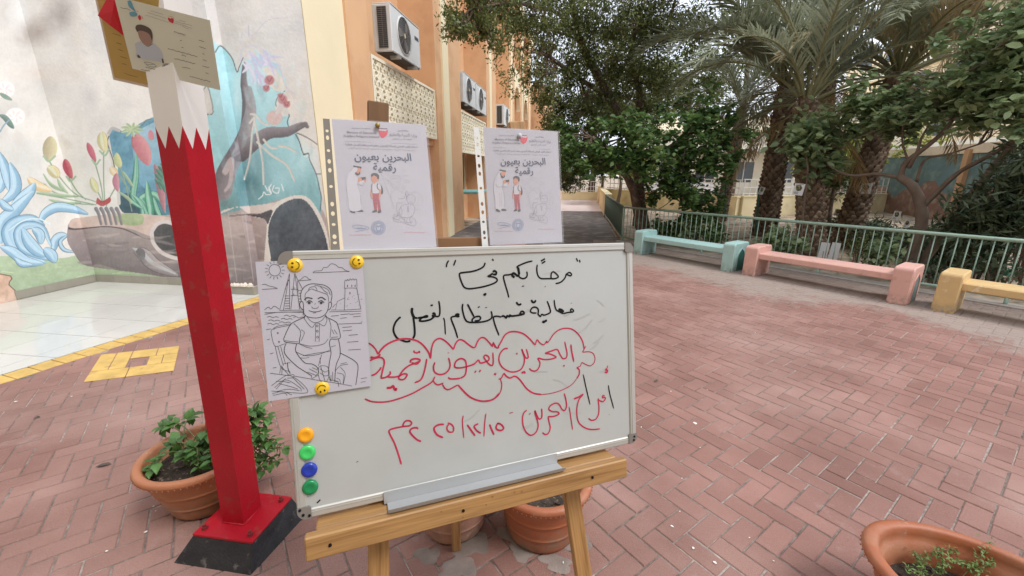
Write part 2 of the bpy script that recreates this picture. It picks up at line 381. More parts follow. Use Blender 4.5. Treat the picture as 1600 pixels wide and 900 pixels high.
def ground_leaf(px_, py_, ln, ang, label):
    p = gnd(px_, py_); mb = MB(); a = np.array([math.cos(ang), math.sin(ang), 0])*ln; b = np.array([-math.sin(ang), math.cos(ang), 0])*ln; q = p+[0, 0, .004]
    mb.add([q-a*.5, q-a*.15+b*.2+[0, 0, .006], q+a*.3+b*.14+[0, 0, .008], q+a*.5, q+a*.3-b*.14+[0, 0, .006], q-a*.15-b*.2+[0, 0, .007], q+[0, 0, .002]], [(0, 6, 1), (1, 6, 2), (2, 6, 3), (3, 6, 4), (4, 6, 5), (5, 6, 0)])
    tag(mb.build('fallen_leaf', m_dry), label, 'leaf', 'dead leaves on the paving')
ground_leaf(162, 728, .07, .5, 'dark dry leaf lying on the pavers left of the potted mint')
ground_leaf(1025, 596, .05, .9, 'small dark leaf on the red pavers just right of the whiteboard')
ground_leaf(58, 653, .04, .2, 'curled dry leaf on the pavers at the far left')
# yellow painted bricks: border strip and square
m_yel = mat('yellow paint on paver', (.62, .41, .13), .75, .22, 8, .001, 200, col2=(.40, .24, .12), c2s=14, c2lo=.6, c2hi=.72, spec=.3)
kerb = empty('yellow_border', (*BL0, 0), kind='structure'); s = -2.6
while s < 2.45:
    mb = MB(); w = .145
    mb.obox((*(BL0+BLD*s+BLN*.006), 0), (*BLD, 0), (*BLN, 0), (0, 0, 1), (.003, 0, -.02), (w-.003, .195, .003+random.uniform(-.0006, .0008)), bev=.003)
    mb.build('painted_paver', m_yel, kerb); s += w
sq = [gnd(130, 598)[:2], gnd(272, 580)[:2], gnd(281, 541)[:2]]; sq.append(sq[0]+sq[2]-sq[1])
q0 = sq[0]; qa = sq[1]-sq[0]; qb = sq[3]-sq[0]
yel = empty('painted_square', (*q0, 0), kind='structure')
gcell = [(0, 0, .45, .34), (.45, 0, 1, .34), (0, .34, .2, 1), (.2, .34, .40, 1), (.40, .68, .72, 1), (.72, .68, 1, 1), (.64, .34, .82, .68), (.82, .34, 1, .68)]
for (u0, v0, u1, v1) in gcell:
    mb = MB(); e = .006
    P = [(*(q0+qa*u+qb*v), .0015) for u, v in ((u0+e, v0+e), (u1-e, v0+e), (u1-e, v1-e), (u0+e, v1-e))]
    mb.prism(P, (0, 0, .003)); mb.build('painted_paver', m_yel, yel)
# ------------------------------------------------------------------ white tiled terrace
m_tile = mat('white glazed tile', (.61, .60, .56), .09, .05, 2, rnd=.02, spec=.6)
m_grout = mat('tile grout', (.35, .34, .31), .9, .1)
MWY = 4.93; LWX = -6.86
ter = MB(); P = [(LWX-.1, -.5), (*(BL0+BLD*-2.92)[:1], -.5), tuple(BL0+BLD*2.45), (-4.0, 5.0), (LWX-.1, 5.0)]
ter.add([(x, y, .0) for x, y in P], [tuple(range(len(P)))]); ter.add([(x, y, -.3) for x, y in P], [tuple(range(len(P)))[::-1]])
ter = ter.build('tiled_terrace', m_grout); tag(ter, kind='structure')
T = .45
for i in range(0, 9):
    for j in range(0, 13):
        x0 = LWX+.02+i*T; y1 = MWY-j*T; y0 = y1-T
        poly = [(x0+.003, y0+.003), (x0+T-.003, y0+.003), (x0+T-.003, y1-.003), (x0+.003, y1-.003)]
        # clip by the border line
        out = []
        for k in range(4):
            a, b = np.array(poly[k]), np.array(poly[(k+1) % 4]); da, db = (a-BL0)@BLN+.004, (b-BL0)@BLN+.004
            if da <= 0: out.append(a)
            if da*db < 0: out.append(a+(b-a)*da/(da-db))
        if len(out) < 3 or y1 < -.2: continue
        mb = MB(); mb.prism([(*p, .0008) for p in out], (0, 0, .004)); mb.build('floor_tile', m_tile, ter)
# ================================================================== mural wall
def fbm(x, y, seed=0, octv=5):
    r = np.random.default_rng(seed); G = r.random((64, 64)); out = np.zeros_like(x, dtype=float); a = .5; tot = 0
    for o in range(octv):
        xi = np.floor(x).astype(int); yi = np.floor(y).astype(int); fx = x-xi; fy = y-yi; fx = fx*fx*(3-2*fx); fy = fy*fy*(3-2*fy)
        g = lambda i, j: G[i % 64, j % 64]
        out += a*((g(xi, yi)*(1-fx)+g(xi+1, yi)*fx)*(1-fy)+(g(xi, yi+1)*(1-fx)+g(xi+1, yi+1)*fx)*fy); tot += a; a *= .5; x = x*2+3.7; y = y*2+1.3
    return out/tot
class Paint:
    def __init__(s, X, Y): s.X = X; s.Y = Y; s.C = np.zeros((len(X), 3)); s.n = fbm(X/9, Y/9, 3)-.5; s.n2 = fbm(X/30, Y/30, 4)-.5
    def mixin(s, idx, a, col): a = np.clip(a, 0, 1)[:, None]; s.C[idx] = s.C[idx]*(1-a)+np.asarray(col, float)*a
    def blob(s, cx, cy, rx, ry, col, al=1., hard=2.):
        idx = np.where((abs(s.X-cx) < rx*1.8) & (abs(s.Y-cy) < ry*1.8))[0]
        d = np.sqrt(((s.X[idx]-cx)/rx)**2+((s.Y[idx]-cy)/ry)**2)+s.n2[idx]*.5*(hard < 3); s.mixin(idx, al*np.clip((1.25-d)*hard, 0, 1), col)
    def poly(s, P, col, al=1., var=14, sm=True, grad=None, edge=None, ew=1.6):
        P = spline(np.vstack([P, P[:1]]), 4) if sm else np.array(P, float)
        idx = np.where((s.X > P[:, 0].min()) & (s.X < P[:, 0].max()) & (s.Y > P[:, 1].min()) & (s.Y < P[:, 1].max()))[0]
        x, y = s.X[idx], s.Y[idx]; ins = np.zeros(len(idx), bool)
        for i in range(len(P)):
            x0, y0 = P[i-1]; x1, y1 = P[i]
            if y0 == y1: continue
            ins ^= ((y0 > y) != (y1 > y)) & (x < (x1-x0)*(y-y0)/(y1-y0)+x0)
        k = idx[ins]; c = np.tile(np.asarray(col, float), (len(k), 1))
        if grad is not None:
            (ax, ay, bx, by, col2) = grad; t = np.clip(((s.X[k]-ax)*(bx-ax)+(s.Y[k]-ay)*(by-ay))/((bx-ax)**2+(by-ay)**2)+s.n[k]*.5, 0, 1)[:, None]; c = c*(1-t)+np.asarray(col2, float)*t
        c += (s.n[k]*var*2)[:, None]+(s.n2[k]*var*1.5)[:, None]; s.mixin(k, np.full(len(k), al), c)
        if edge is not None: s.stroke(P, ew, edge, pre=True)
    def stroke(s, P, w, col, w2=None, shade=None, pre=False, al=1., soft=.7, k=6):
        P = np.array(P, float) if pre else spline(P, k)
        w2 = w if w2 is None else w2; mw = max(w, w2)/2+2; N = len(P)-1
        idx = np.where((s.X > P[:, 0].min()-mw) & (s.X < P[:, 0].max()+mw) & (s.Y > P[:, 1].min()-mw) & (s.Y < P[:, 1].max()+mw))[0]
        if not len(idx): return
        x, y = s.X[idx], s.Y[idx]; best = np.full(len(idx), 1e9); side = np.zeros(len(idx)); hw = np.ones(len(idx))
        for i in range(N):
            a, b = P[i], P[i+1]; d = b-a; L2 = d@d+1e-9; t = np.clip(((x-a[0])*d[0]+(y-a[1])*d[1])/L2, 0, 1)
            ex, ey = x-a[0]-d[0]*t, y-a[1]-d[1]*t; D = np.hypot(ex, ey); g = (i+t)/N
            if w2 is w or np.isscalar(w) and w == w2: W_ = np.full(len(x), w/2.)
            elif w2 < 0: W_ = .5+w*.5*np.clip(np.sin(math.pi*np.clip(g*.94+.03, 0, 1)), 0, 1)**.7
            else: W_ = (w+(w2-w)*g)/2
            q = D/W_ < best; best[q] = (D/W_)[q]; side[q] = ((d[0]*ey-d[1]*ex)/math.sqrt(L2)/W_)[q]; hw[q] = W_[q]
        a = np.clip((1-best)*hw/soft+.5, 0, 1)*al; c = np.tile(np.asarray(col, float), (len(idx), 1))
        if shade is not None: t = np.clip(side*.6+.5, 0, 1)[:, None]; c = c*(1-t)+np.asarray(shade, float)*t
        s.mixin(idx, a, c)
    def leaf(s, P, w, col, dark=None, edge=None):      # tapered at both ends
        if edge is not None: s.stroke(P, w+2.2, edge, -1, al=.75)
        s.stroke(P, w, col, -1, dark)
        if edge is not None: s.stroke(np.array(P, float)+[-w*.12, -w*.12], w*.3, (226, 242, 250), -1, al=.4)
def paint_mural(X, Y, left):
    p = Paint(X, Y); n1 = fbm(X/70, Y/60, 11); n2 = fbm(X/22+n1*3, Y/40, 12)
    p.C[:] = np.array([224, 219, 212])+((n1-.5)*50)[:, None]+((n2-.5)*22)[:, None]*np.array([1, .97, .9])
    warm = np.clip(1.6*(n1-.45), 0, 1)[:, None]; p.C[:] = p.C*(1-warm*.5)+np.array([226, 212, 196])*warm*.5
    for cx, cy, rx, ry, c, a in ((60, 50, 34, 24, (150, 134, 124), .8), (95, 20, 26, 34, (128, 116, 112), .7), (70, 115, 60, 14, (214, 196, 182), .6), (140, 150, 16, 26, (176, 170, 176), .5), (30, 20, 20, 30, (232, 230, 228), .8),
                              (120, 60, 14, 60, (205, 192, 178), .5), (160, 60, 26, 40, (196, 196, 200), .5), (30, 250, 60, 30, (206, 208, 204), .7), (430, 60, 50, 70, (222, 219, 217), .7), (480, 30, 28, 40, (198, 197, 200), .5), (480, 170, 24, 60, (226, 214, 198), .7), (320, 20, 40, 60, (214, 210, 208), .6)): p.blob(cx, cy, rx, ry, c, a, .8)
    for k in range(240):
        x, y = random.uniform(-30, 515), random.uniform(-60, 400); a = random.uniform(-.9, .5)+1.2*(x < 160); ln = random.uniform(10, 46); c = random.choice([(232, 229, 226), (214, 208, 202), (224, 214, 200), (202, 200, 202), (236, 232, 226), (206, 196, 186)])
        p.stroke([(x, y), (x+ln*.5*math.cos(a), y+ln*.5*math.sin(a)+random.uniform(-4, 4)), (x+ln*math.cos(a), y+ln*math.sin(a))], random.uniform(5, 18), c, -1, al=random.uniform(.12, .34), soft=5.)
    gr = (168, 188, 148)
    p.poly([(-60, 402), (20, 400), (90, 404), (140, 398), (200, 424), (260, 416), (345, 430), (372, 436), (372, 470), (-60, 490)], gr, var=16, grad=(100, 400, 100, 455, (148, 170, 132)))
    for k in range(60):
        x = random.uniform(-30, 360); y = random.uniform(404, 440); p.stroke([(x, y), (x+random.uniform(6, 18), y+random.uniform(-3, 2))], 1.8, random.choice([(196, 214, 160), (150, 178, 120), (182, 196, 150)]), al=.6)
    # teal opening, left
    p.poly([(168, 212), (175, 202), (188, 204), (205, 206), (214, 196), (228, 188), (262, 176), (280, 190), (285, 345), (225, 345), (192, 330), (184, 300), (184, 262), (172, 236)], (90, 150, 176), var=26, grad=(190, 220, 225, 340, (56, 112, 136)))
    p.poly([(205, 210), (245, 190), (265, 200), (268, 290), (240, 300), (215, 280)], (176, 208, 224), al=.75, var=24, grad=(240, 200, 220, 290, (96, 160, 188)))
    p.poly([(184, 310), (200, 302), (222, 322), (250, 330), (252, 344), (215, 342), (190, 330)], (38, 70, 84), var=10)
    p.stroke([(168, 212), (175, 201), (186, 204)], 5, (176, 172, 170)); p.stroke([(168, 212), (172, 236), (178, 262), (184, 290), (186, 318)], 5, (206, 200, 192)); p.stroke([(170, 213), (168, 224), (176, 248), (179, 262)], 1.5, (70, 66, 66))
    p.stroke([(212, 198), (222, 196), (228, 188), (236, 186)], 1.3, (110, 100, 96))
    # fruit
    p.leaf([(208, 212), (212, 226), (218, 242)], 11, (196, 112, 116), (168, 88, 96)); p.leaf([(213, 212), (222, 232), (232, 256)], 23, (216, 138, 142), (190, 100, 110))
    for a in range(9): t = a*.7; p.leaf([(206, 202), (206+9*math.cos(t), 202+6*math.sin(t)), (206+17*math.cos(t), 203+11*math.sin(t))], 3.6, (190, 204, 160), (140, 168, 120))
    p.leaf([(235, 204), (236, 212), (238, 218)], 8, (208, 120, 130))
    for P, w in (([(213, 242), (212, 275), (208, 305), (214, 320)], 8), ([(230, 345), (226, 320), (222, 310), (240, 304), (252, 315), (258, 332)], 9), ([(208, 305), (220, 318), (224, 335), (218, 352), (226, 344)], 8), ([(234, 350), (236, 330), (232, 305), (230, 285)], 9), ([(196, 306), (210, 318), (222, 326)], 4), ([(224, 320), (232, 344), (228, 352), (208, 358)], 6), ([(226, 340), (238, 356), (242, 360)], 5), ([(240, 310), (246, 330), (252, 340)], 6)): p.leaf(P, w, (120, 192, 150), (52, 136, 104), (36, 92, 84))
    p.leaf([(242, 258), (248, 275), (252, 300), (257, 330)], 12, (196, 130, 140), (150, 90, 104))
    for k in range(8): x = 238+random.uniform(0, 14); p.leaf([(x, 256+k*4), (x+6, 262+k*4), (x+9, 272+k*4)], 5, (88, 146, 120), (50, 96, 84))
    # buds and stems
    st = (150, 172, 136)
    for P in ([(76, 250), (92, 275), (118, 303), (152, 316)], [(108, 278), (120, 298), (134, 312)], [(70, 288), (84, 300), (110, 308)], [(148, 252), (158, 290), (162, 322)], [(162, 238), (162, 280), (164, 320)], [(146, 286), (156, 306), (162, 320)], [(186, 256), (196, 288), (206, 330)], [(182, 290), (172, 308), (166, 322)], [(176, 262), (190, 280), (204, 300)], [(58, 302), (96, 309), (150, 320)], [(78, 312), (110, 317), (146, 320)]): p.stroke(P, 2.2, st, 1.4, (108, 136, 104))
    for P, w in (([(58, 301), (88, 305), (122, 307)], 5), ([(77, 312), (100, 318), (126, 317)], 5), ([(72, 280), (84, 292), (104, 300)], 4), ([(90, 280), (96, 292), (106, 302)], 5), ([(68, 272), (78, 286), (96, 296)], 3), ([(186, 300), (200, 310), (206, 318)], 4), ([(192, 268), (200, 280), (208, 292)], 4)): p.leaf(P, w, (176, 196, 160), (128, 154, 118))
    for P, w, c, d in (([(79, 216), (78, 232), (76, 248)], 22, (206, 196, 150), (166, 152, 120)), ([(76, 262), (84, 268), (90, 276)], 14, (218, 206, 150), (180, 170, 116)), ([(102, 250), (105, 262), (112, 278)], 12, (206, 92, 104), (164, 60, 78)), ([(44, 278), (58, 290), (80, 298)], 12, (236, 206, 156), (218, 180, 122)), ([(137, 224), (142, 236), (149, 252)], 9, (204, 96, 112), (176, 70, 92)), ([(160, 208), (160, 220), (164, 236)], 14, (226, 214, 150), (190, 180, 120)), ([(143, 278), (147, 290), (152, 300)], 9, (222, 214, 140), (186, 180, 116)),
                       ([(182, 240), (184, 252), (188, 260)], 11, (214, 212, 150), (170, 180, 120)), ([(174, 262), (178, 268), (182, 272)], 9, (230, 196, 140), None), ([(182, 272), (181, 284), (184, 298)], 10, (206, 134, 148), (170, 98, 120))): p.leaf(P, w, c, d, (170, 160, 130) if c[0] > 215 else None)
    for P in ([(68, 244), (76, 252), (86, 244)], [(104, 276), (110, 283), (118, 276)], [(144, 250), (150, 257), (156, 250)], [(156, 236), (164, 243), (170, 234)]): p.stroke(P, 3, (146, 176, 140))
    for x, y in ((8, 140), (24, 182)):
        p.blob(x, y, 13, 11.5, (246, 234, 230), 1, 6); p.blob(x-1, y, 6, 6, (250, 212, 150), .9, 2)
        for a in range(6): p.leaf([(x, y), (x+6*math.cos(a), y+5*math.sin(a)), (x+12*math.cos(a+.3), y+10*math.sin(a+.3))], 5, (248, 240, 238), (236, 210, 210))
    p.leaf([(0, 146), (8, 151), (18, 156)], 6, (122, 148, 132)); p.leaf([(0, 180), (8, 184), (16, 194), (21, 200)], 8, (116, 146, 134), (80, 106, 96)); p.stroke([(0, 206), (6, 196), (14, 188)], 2.5, (130, 160, 176))
    # agave
    A, D, E = (172, 208, 230), (120, 168, 200), (56, 84, 108)
    for P, w in (([(0, 300), (4, 282), (0, 262)], 12), ([(15, 298), (10, 270), (0, 240)], 14), ([(2, 318), (22, 300), (24, 280), (16, 256)], 16), ([(18, 322), (34, 310), (46, 300), (54, 288)], 16), ([(2, 378), (2, 350), (24, 328), (52, 300)], 19), ([(62, 350), (70, 334), (88, 324), (112, 326), (136, 334)], 13), ([(0, 312), (8, 322), (20, 328)], 10), ([(84, 392), (86, 378), (94, 370), (104, 368)], 13), ([(104, 368), (94, 378), (100, 390), (116, 394)], 4),
                 ([(68, 352), (50, 342), (24, 348), (12, 364), (22, 388), (44, 402), (70, 410)], 17), ([(80, 384), (66, 356), (42, 352), (28, 364), (34, 386), (54, 398), (78, 406)], 11), ([(36, 358), (44, 376), (56, 390), (70, 400)], 17), ([(52, 358), (62, 366), (64, 380)], 13), ([(2, 386), (20, 394), (40, 408), (66, 412)], 15), ([(24, 404), (34, 412), (50, 414)], 8), ([(70, 390), (80, 398), (86, 408)], 15)): p.leaf(P, w, A, D, E)
    for P in ([(78, 250+100), (60, 342), (36, 345), (14, 360)],): p.stroke(P, 2, (220, 238, 246), 1)
    # log
    p.poly([(106, 352), (114, 342), (140, 339), (190, 334), (235, 336), (262, 336), (300, 332), (345, 330), (358, 326), (372, 322), (410, 312), (440, 306), (470, 304), (505, 330), (525, 400), (525, 450), (372, 466), (340, 452), (290, 440), (250, 432), (212, 426), (150, 418), (128, 412), (116, 396), (105, 376)], (176, 156, 150), var=16, grad=(240, 345, 236, 425, (112, 100, 102)))
    p.poly([(112, 358), (108, 352), (114, 343), (150, 337), (200, 333), (255, 338), (270, 345), (252, 372), (226, 366), (205, 358), (170, 354)], (206, 178, 164), var=16)
    p.stroke([(107, 356), (116, 358), (140, 356), (165, 354), (190, 357), (208, 364), (225, 372), (238, 374)], 1.8, (84, 70, 70)); p.stroke([(108, 357), (120, 358), (150, 355)], 3.4, (74, 60, 60), 1.2)
    p.poly([(180, 338), (196, 334), (222, 336), (222, 350), (200, 352), (184, 346)], (160, 178, 126), var=20)
    for k in range(5): x = 150+k*8; p.stroke([(x, 326), (x+4, 334), (x+8, 350)], 6, (140, 132, 134), 4, (110, 102, 106))
    p.poly([(150, 318), (160, 322), (172, 316), (172, 308), (160, 314), (152, 309)], (178, 60, 62), var=10)
    p.poly([(237, 362), (246, 350), (262, 347), (285, 360), (292, 395), (280, 404), (255, 396), (240, 380)], (60, 60, 62), edge=(214, 200, 196), ew=6)
    p.poly([(241, 364), (248, 354), (262, 351), (285, 362), (288, 392), (270, 396), (252, 388), (243, 378)], (58, 58, 60), var=12)
    p.leaf([(210, 390), (225, 398), (242, 414), (276, 430)], 19, (172, 158, 156), (128, 118, 120), (70, 64, 68)); p.poly([(212, 392), (218, 387), (226, 392), (226, 404), (218, 406)], (108, 104, 106))
    # right opening
    p.poly([(300, 150), (322, 70), (345, 73), (362, 92), (372, 112), (382, 95), (420, 92), (446, 125), (444, 150), (432, 160), (430, 170), (440, 182), (450, 178), (454, 200), (466, 212), (472, 240), (482, 250), (496, 276), (500, 292), (502, 320), (498, 335), (470, 305), (410, 320), (345, 335), (300, 345)], (176, 224, 230), var=16, grad=(420, 150, 370, 320, (104, 166, 172)))
    p.poly([(300, 190), (330, 200), (352, 260), (360, 300), (350, 335), (300, 345)], (150, 208, 212), al=.8, var=24, grad=(330, 200, 345, 330, (120, 172, 172)))
    for cx, cy, rx, ry, c, a in ((390, 290, 34, 34, (70, 118, 126), .8), (350, 318, 22, 18, (76, 108, 110), .8), (400, 250, 20, 20, (110, 158, 170), .7), (440, 280, 30, 28, (160, 210, 218), .7), (470, 250, 22, 28, (186, 230, 234), .7), (370, 150, 8, 40, (214, 238, 240), .7), (405, 120, 26, 20, (220, 226, 240), .7), (390, 305, 14, 16, (140, 176, 180), .5)): p.blob(cx, cy, rx, ry, c, a, .9)
    ed = (60, 56, 60)
    for P in ([(336, 82), (345, 72), (362, 90), (370, 112), (374, 104), (380, 90)], [(432, 138), (446, 144), (434, 152), (431, 164), (438, 172)], [(444, 178), (452, 180), (449, 190), (452, 202)], [(462, 210), (468, 222), (474, 240), (482, 240), (484, 250), (494, 272), (498, 290), (502, 308), (500, 330)], [(482, 240), (474, 242)], [(494, 272), (508, 272)], [(464, 208), (474, 212), (488, 220), (504, 232)]): p.stroke(P, 1.6, ed, 1.0)
    p.poly([(318, 140), (325, 136), (333, 175), (320, 175)], (204, 196, 186), edge=(90, 84, 80), ew=1.2)
    p.poly([(410, 106), (430, 108), (446, 130), (444, 142), (428, 140), (414, 120)], (228, 218, 204)); p.poly([(440, 148), (452, 140), (458, 160), (450, 180), (440, 178), (432, 165)], (228, 216, 204))
    tr = (138, 128, 132); td = (92, 84, 90)
    p.stroke([(382, 100), (381, 130), (386, 160), (385, 200), (374, 230), (356, 264), (346, 296)], 6, tr, 34, td); p.stroke([(388, 140), (392, 170), (386, 200), (380, 230)], 12, (168, 158, 160), 26, tr)
    p.stroke([(376, 240), (398, 222), (420, 208), (448, 206), (466, 198), (477, 194)], 26, tr, 8, td); p.stroke([(466, 199), (476, 194), (480, 198)], 6, (110, 102, 106)); p.stroke([(352, 268), (362, 250), (360, 284), (352, 298)], 10, (176, 158, 158), 4)
    for P in ([(392, 178), (400, 180), (410, 192), (420, 195)], [(390, 192), (398, 184), (394, 210), (390, 250), (382, 280)], [(398, 190), (404, 220), (410, 250), (412, 288)], [(402, 222), (424, 242), (448, 258), (460, 282)], [(412, 218), (422, 230), (432, 232)], [(436, 228), (448, 230), (464, 238)]): p.stroke(P, 3.6, (196, 190, 180), 3, (226, 216, 204))
    for k in range(22): x, y = random.uniform(384, 420), random.uniform(84, 110); p.leaf([(x-6, y-8), (x, y), (x+random.uniform(-8, 30), y+random.uniform(0, 36))], 4, random.choice([(204, 200, 228), (178, 210, 232), (224, 218, 236), (196, 226, 236)]))
    p.stroke([(376, 96), (378, 78), (392, 72), (408, 76), (424, 88), (438, 108), (446, 134), (462, 148)], 2, (206, 202, 218), 1.4); p.stroke([(375, 70), (380, 50), (396, 54), (418, 32), (450, 28)], 1.6, (206, 202, 214), 1); p.stroke([(388, 40), (389, 56)], 1.4, (190, 188, 206))
    p.blob(429, 184, 11, 10, (214, 180, 172), 1, 5); p.leaf([(432, 178), (440, 166), (446, 158)], 9, (214, 196, 192)); 
    for x, y, r in ((421, 125, 7), (416, 138, 5), (441, 155, 7), (448, 163, 5), (438, 150, 4)): p.blob(x, y, r, r, (190, 108, 112), .9, 3); p.stroke([(x-4, y-3), (x, y+2), (x+4, y-4)], 1.4, (150, 76, 84))
    for k in range(70):
        x = random.uniform(115, 512); y0_ = 345 if x < 345 else 330; y = random.uniform(y0_+12, 425 if x < 250 else 446); c = random.choice([(150, 134, 130), (196, 176, 168), (112, 102, 104), (170, 150, 144)]); p.stroke([(x, y), (x+12, y+random.uniform(-2, 3)), (x+random.uniform(20, 44), y+random.uniform(-3, 6))], random.uniform(1.2, 4.5), c, -1, al=random.uniform(.25, .6), soft=1.5)
    for k in range(60):
        x, y = random.uniform(340, 500), random.uniform(90, 320); c = random.choice([(198, 232, 236), (140, 190, 198), (224, 240, 242), (110, 160, 168)]); (y < 300-abs(x-430)*.2) and p.stroke([(x, y), (x+random.uniform(-6, 6), y+12), (x+random.uniform(-10, 10), y+random.uniform(14, 40))], random.uniform(3, 9), c, -1, al=random.uniform(.1, .3), soft=3.)
    # log end
    p.poly([(372, 322), (345, 334), (356, 326), (420, 318), (450, 310), (462, 320), (425, 336), (400, 340)], (214, 198, 188), var=12)
    p.poly([(413, 400), (416, 365), (418, 345), (425, 325), (440, 312), (465, 305), (485, 312), (505, 345), (514, 380), (516, 440), (420, 440)], (222, 214, 204), var=8)
    p.poly([(423, 400), (419, 372), (421, 348), (432, 326), (450, 314), (468, 310), (484, 320), (500, 348), (512, 385), (514, 440), (430, 440)], (70, 82, 92), var=22, grad=(450, 315, 470, 400, (52, 60, 70)))
    p.poly([(385, 336), (405, 334), (425, 328), (422, 342), (418, 350), (412, 342)], (66, 64, 70)); p.stroke([(358, 338), (385, 335), (410, 335)], 1.5, (90, 78, 78))
    for x in (363, 389): p.stroke([(x-6, 333), (x+7, 440)], 1.2, (206, 196, 190), al=.5)
    # signature
    wh = (236, 240, 240)
    for P in ([(440, 288), (443, 298)], [(428, 290), (426, 298), (434, 302), (436, 294), (430, 294)], [(424, 288), (420, 296), (424, 303)], [(420, 292), (424, 302)], [(418, 298), (414, 290)], [(422, 304), (416, 304), (412, 300), (410, 306), (404, 311)]): p.stroke(P, 1.5, wh)
    if left: p.poly([(-200, 425), (0, 428), (14, 445), (28, 462), (30, 500), (-200, 560)], (196, 150, 122), var=24, grad=(0, 430, 20, 470, (214, 176, 152)), edge=(110, 70, 60))
    p.C = p.C+(fbm(X/3, Y/3, 21)-.5)[:, None]*8
    tex = (fbm(X/2.2, Y/5., 41)-.5)*26+(fbm(X/12, Y/3., 42)-.5)*18; lum = p.C.mean(1, keepdims=True); p.C = p.C+tex[:, None]*np.clip(1.25-lum/230, .1, 1)
    p.C = p.C*.86+.14*np.array([222, 214, 206])+(lum-p.C)*.08
    return np.clip(p.C*np.array([1.045, 1.06, 1.075]), 0, 249)
m_mural = bpy.data.materials.new('mural paint'); m_mural.use_nodes = True
_t = m_mural.node_tree; _b = _t.nodes['Principled BSDF']; _b.inputs['Roughness'].default_value = .55
_a = _t.nodes.new('ShaderNodeAttribute'); _a.attribute_name = 'paint'; _t.links.new(_a.outputs['Color'], _b.inputs['Base Color'])
_n = _t.nodes.new('ShaderNodeTexNoise'); _n.inputs['Scale'].default_value = 30; _bm = _t.nodes.new('ShaderNodeBump'); _bm.inputs['Distance'].default_value = .003
_g = _t.nodes.new('ShaderNodeNewGeometry'); _t.links.new(_g.outputs['Position'], _n.inputs['Vector']); _t.links.new(_n.outputs['Fac'], _bm.inputs['Height']); _t.links.new(_bm.outputs[0], _b.inputs['Normal'])
m_wallbody = mat('rendered wall', srgb(222, 218, 212), .8, .06)
mural = empty('mural_wall', (LWX, MWY, 0), 'white recess wall painted with a fallen log, blue agave and tree root mural behind the red pole', 'wall')
def painted(name, o, u, v, nu, nv, left):
    """a rendered sheet from corner o along u and v, painted by hand-laid strokes"""
    o, u, v = map(np.array, (o, u, v)); a, b = np.meshgrid(np.linspace(0, 1, nu), np.linspace(0, 1, nv)); P = o+a.ravel()[:, None]*u+b.ravel()[:, None]*v
    d = P-EYEV; z = np.maximum(d@_fw, .3); X = 800+FPX*(d@_rt)/z; Y = 450-FPX*(d@_up)/z
    col = lin(paint_mural(X, Y, left)); i = np.arange((nu-1)*(nv-1)); r, c = i//(nu-1), i % (nu-1); k = r*nu+c
    ob = npmesh(name, P, np.stack([k, k+1, k+nu+1, k+nu], 1), m_mural, mural)
    at = ob.data.color_attributes.new('paint', 'FLOAT_COLOR', 'POINT'); at.data.foreach_set('color', np.concatenate([col, np.ones((len(col), 1))], 1).ravel().astype(np.float32))
HZ = 5.2
painted('painted_face', (LWX, MWY, 0), (-4.42-LWX, 0, 0), (0, 0, 3.9), 380, 560, False)
painted('painted_face', (LWX, MWY, 3.9), (-4.42-LWX, 0, 0), (0, 0, HZ-3.9), 60, 40, False)
painted('painted_face', (LWX, 3.45, 0), (0, MWY-3.45, 0), (0, 0, 3.6), 480, 560, True)
painted('painted_face', (LWX, 3.45, 3.6), (0, MWY-3.45, 0), (0, 0, HZ-3.6), 60, 60, True)
painted('painted_face', (LWX, -.5, 0), (0, 3.95, 0), (0, 0, HZ), 80, 100, True)
PY0 = 4.66
painted('painted_pilaster', (-4.42, PY0, 0), (.34, 0, 0), (0, 0, HZ), 34, 430, False)
painted('painted_pilaster_side', (-4.08, PY0, 0), (0, MWY-PY0-.12, 0), (0, 0, HZ), 20, 430, False)
painted('painted_pilaster_side', (-4.42, MWY, 0), (0, PY0-MWY, 0), (0, 0, HZ), 20, 300, False)
painted('painted_face', (-4.08, 4.81, 0), (1.04, 0, 0), (0, 0, HZ), 130, 520, False)
mb = MB(); mb.box((LWX-.3, -3, -.1), (LWX-.002, MWY+.3, HZ)); mb.box((LWX, MWY+.002, -.1), (-3.05, MWY+.3, HZ)); mb.build('wall_body', m_wallbody, mural)
m_skirt = mat('grey skirting tile', srgb(160, 155, 143), .35, .08, 6, rnd=.06)
for k in range(8):
    x0 = LWX+.015+k*.3
    if x0 < -4.45: MB().obox((0, 0, 0), (1, 0, 0), (0, 1, 0), (0, 0, 1), (x0+.002, MWY-.014, .006), (min(x0+.298, -4.425), MWY-.001, .115), bev=.002).build('skirting_tile', m_skirt, mural)
for k in range(2): MB().obox((0, 0, 0), (0, 1, 0), (1, 0, 0), (0, 0, 1), (MWY-.02-(k+1)*.3, LWX+.001, .006), (MWY-.018-k*.3-.002, LWX+.014, .115), bev=.002).build('skirting_tile', m_skirt, mural)
MB().obox((0, 0, 0), (0, 1, 0), (1, 0, 0), (0, 0, 1), (MWY-.62-.3, LWX+.001, .006), (MWY-.622, LWX+.014, .115), bev=.002).build('skirting_tile', m_skirt, mural)
MB().obox((0, 0, 0), (1, 0, 0), (0, 1, 0), (0, 0, 1), (-4.44, PY0-.03, .005), (-4.06, MWY-.13, .115), bev=.004).build('pilaster_base', m_skirt, mural)
m_crumb = mat('crumbled plaster', (.72, .64, .55), .9, .2, 20, .01, 50)
mb = MB()
for k in range(26):
    x, y = random.uniform(-4.4, -4.1), random.uniform(PY0-.026, PY0-.006); r = random.uniform(.012, .028)
    mb.lathe((x, y, .115), [(r*1.2, 0), (r, r*.9), (r*.3, r*1.7), (0.001, r*1.8)], 6)
tag(mb.build('crumbled_plaster', m_crumb, mural), kind='stuff')
